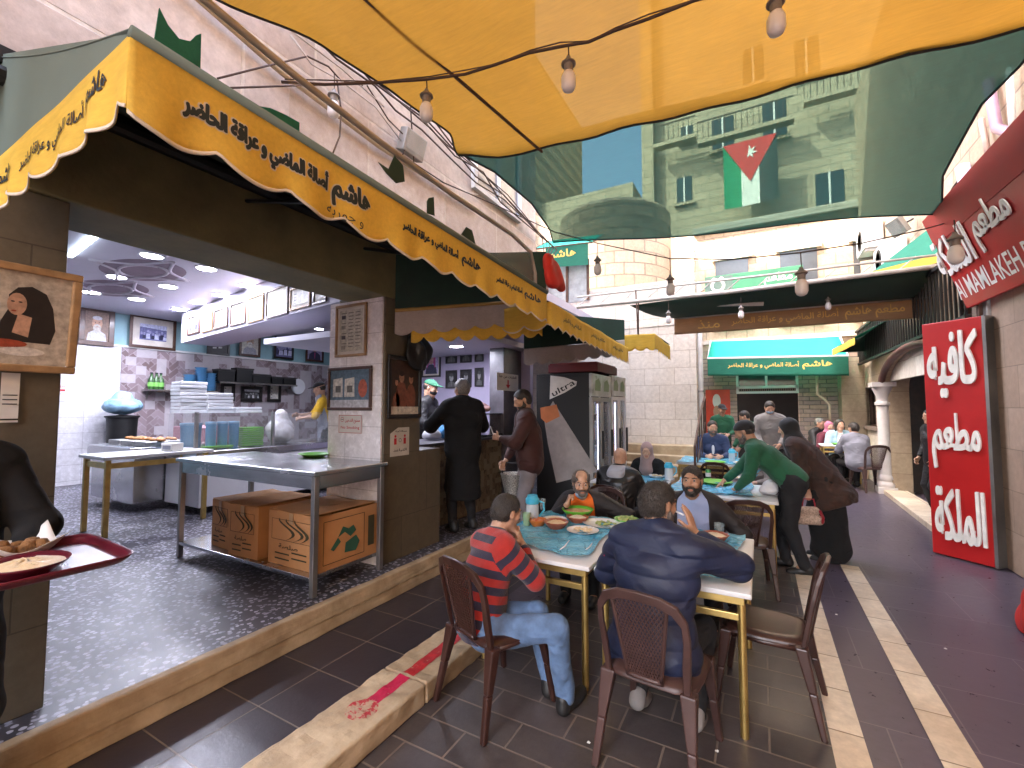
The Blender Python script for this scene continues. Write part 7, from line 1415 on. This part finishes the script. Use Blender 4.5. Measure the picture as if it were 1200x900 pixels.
for i, (px, py) in enumerate(((898, 577), (905, 574), (908, 580))): tumbler(['red tea glass at the corner of the second table, left', 'red tea glass at the corner of the second table, back', 'red tea glass at the corner of the second table, right'][i], onz(px, py, .744), .03, .08, drink=TEA, group='tea glasses on the second table')
t = thing('drink_can', 'green and white can on the second table', 'can', onz(830, 561, .752)); MB().lathe([(.028, 0), (.033, .008), (.033, .108), (.027, .118), (.0001, .116)], n=20).build('can_body', M('can_green', (.05, .3, .08), .3, .4), t, world=False, smooth='auto'); MB().lathe([(.0335, .03), (.0335, .08)], n=20).build('can_label', PLW, t, world=False)
# small brass leg cap etc. come with the tables; carried tray of the man at the left edge
TRM = M('maroon_tray', (.1, .008, .018), .3, 0, .15, 5, .04, 80)
tr = thing('serving_tray', 'maroon serving tray with a bowl of dip held at the left edge', 'tray', (-2.33, .64, 1.105), math.radians(-3))
def trg(u, v):
    x, y = (u - .5) * 2, (v - .5) * 2; k = (abs(x) ** 8 + abs(y) ** 8) ** (1 / 8); n_ = max(abs(x), abs(y)); s_ = n_ / k if k > 1e-6 else 1
    return Vector((x * s_ * .27, y * s_ * .2, .022 * max(0, (n_ - .86) / .14) ** 1.3 * 1.4))
MB().grid(trg, 44, 40).build('tray_body', TRM, tr, world=False, smooth=True, solid=.004)
dsh = bowl_dish('maroon oval bowl of creamy dip on the carried tray', (-2.21, .565, 1.112), .112, .045, TRM, 'bowl', 'bowl', None, food_disc(HUM, .88, .016, .01), sx=1.15)
t = thing('food_basket', 'paper lined heap of falafel at the left edge of the carried tray', 'food', (-2.47, .61, 1.112)); MB().grid(lambda u, v: Vector(((u - .5) * .26, (v - .5) * .22, .05 * (abs(u - .5) * 2) ** 2 + .05 * (abs(v - .5) * 2) ** 2 + .008 * math.sin(u * 9 + v * 7))), 14, 14).build('paper', PAPER, t, world=False, smooth=True, solid=.001)
m_ = MB(); random.seed(4)
for i in range(14): m_.lathe([(.0001, 0), (.02, .006), (.026, .02), (.018, .036), (.0001, .04)], (random.uniform(-.07, .08), random.uniform(-.06, .06), .01 + random.uniform(0, .03)), 10)
m_.build('falafel', FALF, t, world=False, smooth=True)
# ------------------------------------------------------------------ people
def C(name, col, rough=.85, var=.2, sheen=.15, scale=5, bmp=.25, bs=260):
    """cloth: weave, soft tone changes and crumpled creases"""
    m = M(name, col, rough, 0, var, scale, 0, bs, sheen=sheen * .6); n, l = m.node_tree.nodes, m.node_tree.links; b = n['Principled BSDF']; c = coords(n)
    mp = n.new('ShaderNodeMapping'); mp.inputs['Scale'].default_value = (1, 1, 1.9); mp.inputs['Rotation'].default_value = (.3, .2, 0); l.new(c, mp.inputs[0])
    cr = n.new('ShaderNodeTexNoise'); cr.noise_type = 'RIDGED_MULTIFRACTAL'; cr.inputs['Scale'].default_value = 6.5; cr.inputs['Detail'].default_value = 3; cr.inputs['Distortion'].default_value = .8; l.new(mp.outputs[0], cr.inputs[0])
    b1 = bump(n, l, b, cr.outputs[0], .55, .03); b2 = n.new('ShaderNodeBump'); b2.inputs['Strength'].default_value = bmp; b2.inputs['Distance'].default_value = .004
    l.new(noise(n, l, c, bs, 3), b2.inputs['Height']); l.new(b1.outputs[0], b2.inputs['Normal']); l.new(b2.outputs[0], b.inputs['Normal']); return m
JEANS = C('faded_jeans', (.1, .17, .3), .85, .35, .1, 9); BLKT = C('black_trousers', (.01, .01, .012), sheen=0); BLKJ = C('black_jacket', (.01, .009, .01), .6, sheen=0); BLKK = C('black_coat', (.004, .004, .0045), .95, .1, .0)
NAVY = C('navy_jacket', (.009, .015, .045), .6, .25, 0, 3, .25, 120); GREENS = C('bottle_green_knit', (.012, .09, .04), .85, .2); ORANGE = C('orange_sweater', (.75, .14, .01), .8, .12); BLUESH = C('pale_blue_shirt', (.3, .36, .55), .75, .1)
LEATH = C('black_leather', (.012, .011, .011), .35, .3, 0, 6, .3, 60); GREYH = C('grey_hood', (.4, .4, .44), .9, .1); FUR = C('dark_brown_fur', (.035, .013, .007), .8, .6, .1, 8, 1., 160); GREYC = C('grey_wool_coat', (.2, .18, .17)); NAVYP = C('navy_pullover', (.025, .04, .1)); GREYJ = C('grey_jacket', (.2, .2, .24)); CARDG = C('pale_blue_cardigan', (.3, .45, .55)); BRJ = C('maroon_brown_jacket', (.05, .013, .01), .75); KHAK = C('grey_trousers', (.25, .22, .23)); YEL = C('yellow_shirt', (.65, .38, .02)); GREYV = C('grey_apron', (.22, .23, .27)); WHT = C('white_tshirt', (.65, .65, .67)); MAR = C('maroon_jumper', (.12, .015, .03)); BROWNC = C('charcoal_jacket', (.014, .01, .01), .7, sheen=0)
MASKB = M('pale_blue_mask', (.4, .55, .7), .8); SHB = M('shoe_black', (.015, .014, .014), .5); SHG = M('shoe_grey', (.25, .23, .22), .7); SHW = M('shoe_white', (.5, .48, .46), .6)
def stripe():
    m, n, l, b, o = nodes('red_navy_stripes'); a = n.new('ShaderNodeAttribute'); a.attribute_name = 'band'; c = coords(n)
    f = math_n(n, l, 'FRACT', math_n(n, l, 'MULTIPLY', a.outputs['Fac'], 1 / .098)); s_ = math_n(n, l, 'GREATER_THAN', f, .5); t = noise(n, l, c, 40, 3)
    cc = mix_rgb(n, l, s_, (.02, .015, .035), (.36, .018, .012)); l.new(mix_rgb(n, l, .5, cc, mix_rgb(n, l, ramp(n, l, t, .3, .7), (.7, .7, .7), (1.1, 1.1, 1.1)), 'MULTIPLY'), b.inputs['Base Color']); b.inputs['Roughness'].default_value = .9; b.inputs['Sheen Weight'].default_value = .2
    bump(n, l, b, noise(n, l, c, 320, 2), .4, .004); return m
STRIPE = stripe()
def seg(P, a, b): a = np.asarray(a, float); d = np.asarray(b, float) - a; L = np.linalg.norm(d); h = np.clip((P - a) @ d / L ** 2, 0, 1); return np.linalg.norm(P - a - h[:, None] * d, axis=1), h * L
def bandf(P):
    def f(co):
        out = (co - P.h) @ P.up; best = seg(co, P.h, P.sc)[0] - .14
        for S_, E_, W_ in ((P.sr, P.er, P.wr), (P.sl, P.el, P.wl)):
            for a, b, o_, r in ((S_, E_, 0, .055), (E_, W_, .285, .04)): d, L = seg(co, a, b); s_ = d - r < best; best = np.where(s_, d - r, best); out = np.where(s_, .44 - o_ - L, out)
        return out + 5
    return f
def mask_extra(low=False):
    def f(t, P):
        z0 = -.1 if low else -.05; ps = [ell(P.hd(0, .02 if not low else .01, z0), (.066, .082, .05), P.HR.astype(np.float32)), half(P.hd(0, .02, z0), P.HR @ np.array((0, -1., 0))), half(P.hd(0, 0, z0 + .036), P.HR @ np.array((0, .1, 1.)))]; skin_obj('face_mask', ps, .006, MASKB, t)
    return f
SIT = dict(hip=(0, -.06, .535), kr=(.15, 1, 1.2), kl=(-.15, 1, 1.2), ar=(.14, .38, .085), al=(-.14, .38, .085))
SITF = SIT | dict(ar=(.16, .20, .085), al=(-.16, .2, .085))
def V3(px, py, y): return ony(px, py, y)
def pose(**k):
    """hands given as functions of a first, armless pose (e.g. held to the mouth)"""
    fr, fl_ = k.pop('fr', None), k.pop('fl', None); P = Pose(**k)
    if fr: k['wr'] = fr(P)
    if fl_: k['wl'] = fl_(P)
    return Pose(**k)
# 1 man in the striped sweater, eating with both hands at his mouth
P = pose(**(SIT | dict(hip=(0, -.02, .48), ar=(.44, .30, .085), al=(.26, .36, .085), kr=(1.2, 1, .9), kl=(.7, 1, 1.1))), lean=17, side=-3, neck=.3, twist=-16, head=(-16, -8, 0), fr=lambda p: p.hd(.055, .15, -.19), fl=lambda p: p.hd(-.05, .16, -.17), pr=(.7, .3, -1), pl=(-.7, .3, -1), hr=('relaxed', (-.25, -.25, 1)), hl=('relaxed', (.2, -.35, 1)), nr=(-.8, -.6, 0), nl=(.8, -.6, 0))
person('man in a red and navy striped sweater eating at the left of the near tables', P, V3(594, 600, 2.46), math.radians(-18), 'tan', 'crop', 'salt', None, [dict(name='sweater', mat=STRIPE, pad=.024, vattr=bandf, armpad=.95, hem=.1)], dict(mat=JEANS, pad=.018), vox=.0055)
# 2 man in the navy jacket seen from behind
P = pose(**SITF, lean=12, twist=-8, head=(-6, -32, 0), fr=lambda p: p.hc + A(.165, .12, -.17), wl=(-.22, .32, .60), pr=(1.1, .0, -.7), pl=(-1.1, -.25, -.35), hr=('flat', (-.3, .05, 1)), nr=(-1, .1, .0), sh=1.1, girth=1.08)
p2 = person('man in a quilted navy jacket seen from behind, hand raised beside his face', P, V3(772, 590, 2.52), math.radians(-4), 'olive', 'short', 'salt', 'stub', [dict(name='jacket', mat=NAVY, pad=.04, armpad=.85, collar=True, ak=.012, wr=quilt(.47, .105, .014), add=lambda P: [cap(P.h - P.r * .1 - P.up * .06, P.h + P.r * .1 - P.up * .06, .14, k=.06)])], dict(mat=BLKT), vox=.0055, shoes='shoe_grey',
    extras=[lambda t, P: skin_obj('pink_piping', [cap(P.sl * .62 + P.el * .38 - P.f * .075 - P.r * .03, P.sl * .3 + P.el * .7 - P.f * .055 - P.r * .035, .009, k=.01)], .005, M('pink_piping', (.65, .03, .12), .6), t)])
c = Vector((0, 0, 0)); w_ = wmat(p2) @ Vector(P.hd(.06, .13, -.05)); tag(MB().tube([w_, w_ + Vector((-.05, .03, .01))], .005, 8).build('cigarette', PLW, None), 'white cigarette held by the man in the navy jacket', 'cigarette')
# 3 man in the orange sweater across the left table
P = pose(**(SIT | dict(hip=(0, -.04, .49))), lean=27, neck=.2, head=(-8, 22, 0), fr=lambda p: p.hd(.16, .2, -.15), wl=(-.28, .3, .66), pr=(.9, .1, -1), pl=(-.8, .1, -.6), hr=('fist', (-.3, -.1, 1)), nr=(-.9, -.4, 0), girth=1.1)
person('grey bearded man in a black jacket over an orange sweater, eating', P, V3(681, 566, 3.88), math.radians(186), 'tan', 'balding', 'stub', 'stub', [dict(name='sweater', mat=ORANGE, pad=.018, tags=('torso',)), dict(name='jacket', mat=BROWNC, pad=.032, open=.125, hem=.12)], dict(mat=BLKT), vox=.0055, extras=[mask_extra(True)])
# 4 bearded man in the blue shirt looking at the camera
P = pose(**(SIT | dict(hip=(0, -.04, .5))), lean=16, neck=.1, head=(2, -6, 0), wr=(.22, .3, .62), wl=(-.24, .28, .62), pr=(1, -.2, -.5), pl=(-1, -.2, -.5), girth=1.05)
person('dark bearded man in a pale blue shirt and dark jacket looking at the camera', P, V3(811, 563, 3.85), math.radians(184), 'olive', 'crop', 'dark', 'dark', [dict(name='shirt', mat=BLUESH, pad=.018, tags=('torso',), collar=True), dict(name='jacket', mat=BROWNC, pad=.034, open=.13, hem=.12)], dict(mat=BLKT), vox=.0055)
# 5 man with the pale hood, from behind
P = pose(**SIT, lean=14, head=(-8, 4, 0), wr=(.2, .4, .72), wl=(-.2, .4, .72), girth=1.12, sh=1.1)
person('bald man in black leather jacket with a pale grey hood, back to the camera', P, V3(727, 536, 5.15), math.radians(-6), 'tan', None, 'dark', None, [dict(name='jacket', mat=LEATH, pad=.045), dict(name='hood', mat=GREYH, pad=.01, tags=(), neckcut=False, add=lambda P: [cap(P.nb - P.r * .06 - P.f * .03 + P.up * .0, P.nb + P.r * .06 - P.f * .03, .075, k=.03), ell(P.nb - P.f * .1 - P.up * .05, (.12, .07, .09), k=.05)], fold=.01)], dict(mat=BLKT), vox=.007)
# 6 woman with the mauve headscarf
P = pose(**SIT, lean=10, head=(-10, 8, 0), wr=(.14, .36, .74), wl=(-.14, .36, .74))
person('woman in a mauve headscarf and black coat facing the hooded man', P, V3(758, 528, 6.35), math.radians(176), 'fair', 'hijab', 'mauve', None, [dict(name='coat', mat=BLKK, pad=.03, neckcut=False)], dict(mat=BLKT), vox=.008)
# waiter spreading the cover
P = pose(hip=(0, -.05, .93), lean=47, head=(-22, 0, 0), wl=(-.13, .50, .80), wr=(.08, .72, .78), pl=(-.7, -.5, -.3), pr=(.8, -.4, -.4), al=(-.1, -.12, .085), ar=(.1, .06, .085), kl=(0, 1, 0), kr=(0, 1, 0), hl='grip', hr='flat', nr=(0, 0, -1))
person('waiter in a green pullover and black beanie bending over the second table', P, V3(872, 506, 5.62), math.radians(84), 'olive', 'beanie', 'blackcloth', 'stub', [dict(name='pullover', mat=GREENS, pad=.024, hem=.07)], dict(mat=BLKT, pad=.022), vox=.007)
# woman in the fur coat
P = pose(hip=(0, 0, .92), lean=34, head=(-14, 0, 0), wl=(-.18, .14, .72), wr=(.1, .45, .9), pl=(-.6, -.6, -.2), al=(-.09, .0, .085), ar=(.09, .05, .085), hl='fist')
wm = person('woman in a dark brown fur coat and black headscarf behind the waiter', P, V3(923, 502, 6.2), math.radians(80), 'fair', 'hijab', 'blackcloth', None, [dict(name='fur_coat', mat=FUR, pad=.04, add=lambda P: [cap(P.waist, P.h - A(0, .06, .2), .17, .25, k=.06), half(P.h - A(0, .06, .3), A(0, -.35, -1), k=.01)], neckcut=False, fold=.012, ff=34)], dict(name='skirt', mat=BLKK, pad=.03, add=lambda P: [cap(P.h - A(0, .02, .15), P.h - A(0, .03, .78), .16, .2, k=.05)]), vox=.008)
hb = wmat(wm) @ Vector(P.wl); t = thing('handbag', 'small beige checked handbag with red trim held by the woman in fur', 'handbag', (hb.x - .0, hb.y - .05, hb.z - .34), .3); skin_obj('bag_body', [cap((-.1, 0, .04), (.1, 0, .04), .05, flat=A(0, 1, 0), fs=.8), cap((-.07, 0, .15), (.07, 0, .15), .04, k=.05)], .008, M('checked_bag', (.45, .32, .24), .6, 0, .5, 60, .2), t); MB().tube([(-.07, 0, .17), (-.05, 0, .27), (.05, 0, .27), (.07, 0, .17)], .008, 6).build('handle', M('red_leather', (.35, .02, .03), .4), t, world=False, smooth=True); MB().tube([(.09, -.04, .16), (.12, -.045, .08), (.11, -.04, .02)], .014, 6).build('red_trim', MATS['red_leather'], t, world=False, smooth=True)
# farther diners and staff
P = pose(**SIT, lean=12, head=(-4, 12, 0), wr=(.1, .34, .74), wl=(-.12, .36, .74)); person('man with short beard in a navy pullover seated at the far blue table', P, V3(835, 501, 9.3), math.radians(186), 'tan', 'short', 'dark', 'stub', [dict(name='tshirt', mat=WHT, pad=.016, tags=('torso',)), dict(name='pullover', mat=NAVYP, pad=.032, open=.03)], dict(mat=BLKT), vox=.01, detail=True, group=None)
P = pose(hip=(0, 0, .92), lean=8, head=(-18, 20, 0), wr=(.12, .3, 1.05), wl=(-.1, .3, 1.05)); person('standing waiter in green shirt and black cap in front of the red door panel', P, V3(846, 480, 11.6), math.radians(190), 'tan', 'cap', 'blackcloth', None, [dict(name='shirt', mat=GREENS, pad=.026, hem=.1)], dict(mat=BLKT), vox=.011, group=None)
P = pose(hip=(0, 0, .92), lean=30, head=(-25, -20, 0), wr=(.15, .5, .85), wl=(-.1, .5, .85)); person('waiter in green with his dark head lowered, beside the masked man', P, V3(872, 488, 10.6), math.radians(120), 'tan', 'short', 'dark', None, [dict(name='shirt', mat=GREENS, pad=.026, hem=.1)], dict(mat=BLKT), vox=.011)
P = pose(hip=(0, 0, .92), lean=14, head=(-22, 10, 0), wr=(.12, .3, .95), wl=(-.14, .3, .95)); person('standing man in a grey wool coat wearing a pale blue face mask', P, V3(902, 478, 9.8), math.radians(176), 'tan', 'short', 'dark', None, [dict(name='coat', mat=GREYC, pad=.045, collar=True, add=lambda P: [cap(P.h, P.h - A(0, 0, .3), .14, .17, k=.05)])], dict(mat=BLKT), vox=.01, extras=[mask_extra()])
P = pose(**SIT, lean=10, head=(-20, 0, 0), wr=(.14, .36, .74), wl=(-.14, .36, .74)); person('seated person in pale clothes half hidden behind the bending waiter', P, V3(886, 531, 7.6), math.radians(150), 'fair', 'short', 'salt', None, [dict(name='jumper', mat=GREYC, pad=.03)], dict(mat=KHAK), vox=.011)
P = pose(**SIT, lean=8, head=(-4, 14, 0), wr=(.14, .36, .74), wl=(-.14, .36, .74)); person('dark haired woman in a pale blue cardigan at the small far table', P, V3(984, 498, 12.6), math.radians(182), 'fair', 'long', 'dark', None, [dict(name='top', mat=WHT, pad=.016, tags=('torso',)), dict(name='cardigan', mat=CARDG, pad=.03, open=.07)], dict(mat=BLKT), vox=.011)
P = pose(**SIT, lean=12, head=(-8, 20, 0), wr=(.14, .4, .74), wl=(-.14, .4, .74), girth=1.1); person('man in a grey jacket on a chair, back turned, at the small far table', P, V3(1000, 502, 11.75), math.radians(14), 'tan', 'short', 'dark', None, [dict(name='jacket', mat=GREYJ, pad=.04)], dict(mat=BLKT), vox=.01)
P = pose(**SIT, lean=12, head=(-8, 0, 0), wr=(.14, .36, .74), wl=(-.14, .36, .74)); person('grey haired person in dark clothes at the wall behind the cardigan woman', P, V3(961, 496, 13.2), math.radians(230), 'tan', 'short', 'grey', None, [dict(name='jacket', mat=BLKJ, pad=.035)], dict(mat=BLKT), vox=.012)
P = pose(**SIT, lean=10, head=(-4, 0, 0), wr=(.14, .36, .74), wl=(-.14, .36, .74)); person('woman in a pink headscarf and maroon jumper at the far wall', P, V3(972, 500, 12.95), math.radians(200), 'fair', 'hijab', 'pink', None, [dict(name='jumper', mat=MAR, pad=.03, neckcut=False)], dict(mat=BLKT), vox=.012)
# at the order window
P = pose(hip=(0, 0, .93), lean=3, head=(-4, 6, 0), wr=(.2, .34, 1.28), wl=(-.22, .34, 1.3), pr=(.8, -.3, -.8), pl=(-.8, -.3, -.8), girth=1.08, sh=1.08)
hp_ = onx(541, 456, -3.2)
def person_on(base, label, P, at, *a, **k): t = person(label, P, (at[0], at[1], at[2] - base), *a, **k); t.location.z = base + 0.; return t
person_on(.22, 'man in a long black coat ordering at the counter, back to the camera', P, hp_, math.radians(62), 'tan', 'short', 'grey', None, [dict(name='coat', mat=BLKK, pad=.05, collar=True, add=lambda P: [cap(P.waist, P.h - A(0, .02, .52), .15, .2, k=.06), half(P.h - A(0, 0, .56), A(0, 0, -1), k=.006)])], dict(mat=BLKT), vox=.009)
P = pose(hip=(0, 0, .93), lean=6, head=(-22, 10, 0), wl=(-.06, .36, 1.2), wr=(.16, .26, .92), pl=(-.8, -.2, -.8), pr=(.8, -.5, -.3), hl='grip', girth=1.05, nl=(1, -.3, 0))
pm = person('bearded man in a dark maroon jacket looking at his phone by the counter', P, V3(612, 469, 5.0), math.radians(125), 'tan', 'short', 'dark', 'dark', [dict(name='pullover', mat=BLKJ, pad=.02, tags=('torso',)), dict(name='jacket', mat=BRJ, pad=.045, open=.09)], dict(mat=KHAK), vox=.008, shoes='shoe_white')
w_ = wmat(pm) @ Vector(P.wl + nz(P.wl - P.el) * .1 + A(.01, -.0, .05)); t = thing('phone', 'pale mobile phone held up by the man in the maroon jacket', 'phone', w_, math.radians(125)); MB().obox((0, 0, 0), (.075, .01, .155), (-.35, 0, 0)).build('phone_body', PLW, t, world=False, bevel=.006); MB().obox((0, -.0062, .002), (.066, .002, .14), (-.35, 0, 0)).build('screen', INKK, t, world=False)
w_ = wmat(pm) @ Vector(P.wr); t = thing('basket', 'silver perforated basket carried by the man with the phone', 'basket', (w_.x + .12, w_.y - .02, w_.z - .42)); MB().lathe([(.1, 0), (.16, .26), (.165, .27), (.155, .265), (.095, .01), (.0001, .01)], n=24).build('basket_body', M('perforated_silver', (.5, .48, .44), .35, .6, .9, 90, .8, 90), t, world=False, smooth='auto'); MB().tube([(-.16, 0, .26), (-.1, 0, .4), (.1, 0, .4), (.16, 0, .26)], .008, 6).build('handle', BLACKM, t, world=False, smooth=True)
P = pose(hip=(0, 0, .93), lean=10, head=(-14, 0, 0), wr=(.15, .36, 1.12), wl=(-.15, .36, 1.12)); person_on(.22, 'vendor in a green cap and dark face mask behind the order counter', P, onx(505, 455, -4.45), math.radians(-75), 'tan', 'cap', 'green', None, [dict(name='shirt', mat=BLKJ, pad=.026)], dict(mat=BLKT), vox=.009, extras=[lambda t, P: skin_obj('face_mask', [ell(P.hd(0, .02, -.05), (.067, .083, .055), P.HR.astype(np.float32)), half(P.hd(0, .0, -.05), P.HR @ np.array((0, -1., 0))), half(P.hd(0, 0, -.012), P.HR @ np.array((0, .1, 1.)))], .007, BLKJ, t)])
P = pose(hip=(0, 0, .93), lean=14, head=(-16, 0, 0), wr=(.12, .5, 1.15), wl=(-.12, .44, 1.1)); person_on(.22, 'cook in a yellow shirt, grey apron and black cap behind the kitchen counter', P, onx(374, 456, -7.9), math.radians(140), 'tan', 'cap', 'blackcloth', None, [dict(name='shirt', mat=YEL, pad=.024, tags=('torso', 'arm')), dict(name='apron', mat=GREYV, pad=.03, tags=('torso',), add=lambda P: [cap(P.h + P.f * .05, P.h + P.f * .05 - A(0, 0, .35), .13, .15), half(P.chest - P.f * .02, -P.f, k=.01)])], dict(mat=BLKT), vox=.01)
# man carrying the tray at the left edge
P = pose(hip=(0, 0, .93), lean=2, head=(-8, 0, 0), wl=(-.16, .30, 1.04), wr=(.16, .30, 1.04), pl=(-1, -.5, -.6), pr=(1, -.5, -.6), hl=('flat', (.2, 1, .05)), hr=('flat', (-.2, 1, .05)), nl=(0, 0, 1), nr=(0, 0, 1), girth=1.05)
person_on(.0, 'man in black at the left edge carrying the maroon tray, head out of frame', P, Vector((-2.74, .43, 1.68)), math.radians(-88), 'tan', 'short', 'dark', None, [dict(name='jacket', mat=BLKK, pad=.034, hem=.14)], dict(mat=BLKT, pad=.03), vox=.007, shoes='shoe_grey')
P = pose(hip=(0, 0, .93), lean=3, head=(-4, 0, 0)); person('person in dark clothes standing in the arched doorway behind the red sign', P, V3(1090, 488, 9.4), math.radians(100), 'tan', 'short', 'dark', None, [dict(name='coat', mat=BLKJ, pad=.04)], dict(mat=BLKT), vox=.012)
for i, (px, py) in enumerate(((980, 720), (840, 880), (1108, 760), (690, 870), (470, 690))):
    p = onz(px, py, .006); tag(MB().grid(lambda u, v: p + Vector(((u - .5) * .016, (v - .5) * .012, .004 * math.sin(u * 5 + i) * math.sin(v * 4))), 4, 4).build('paper_scrap', PAPER, None, solid=.001), 'tiny white paper scrap lying on the dark paving', 'litter', 'paper scraps on the paving')
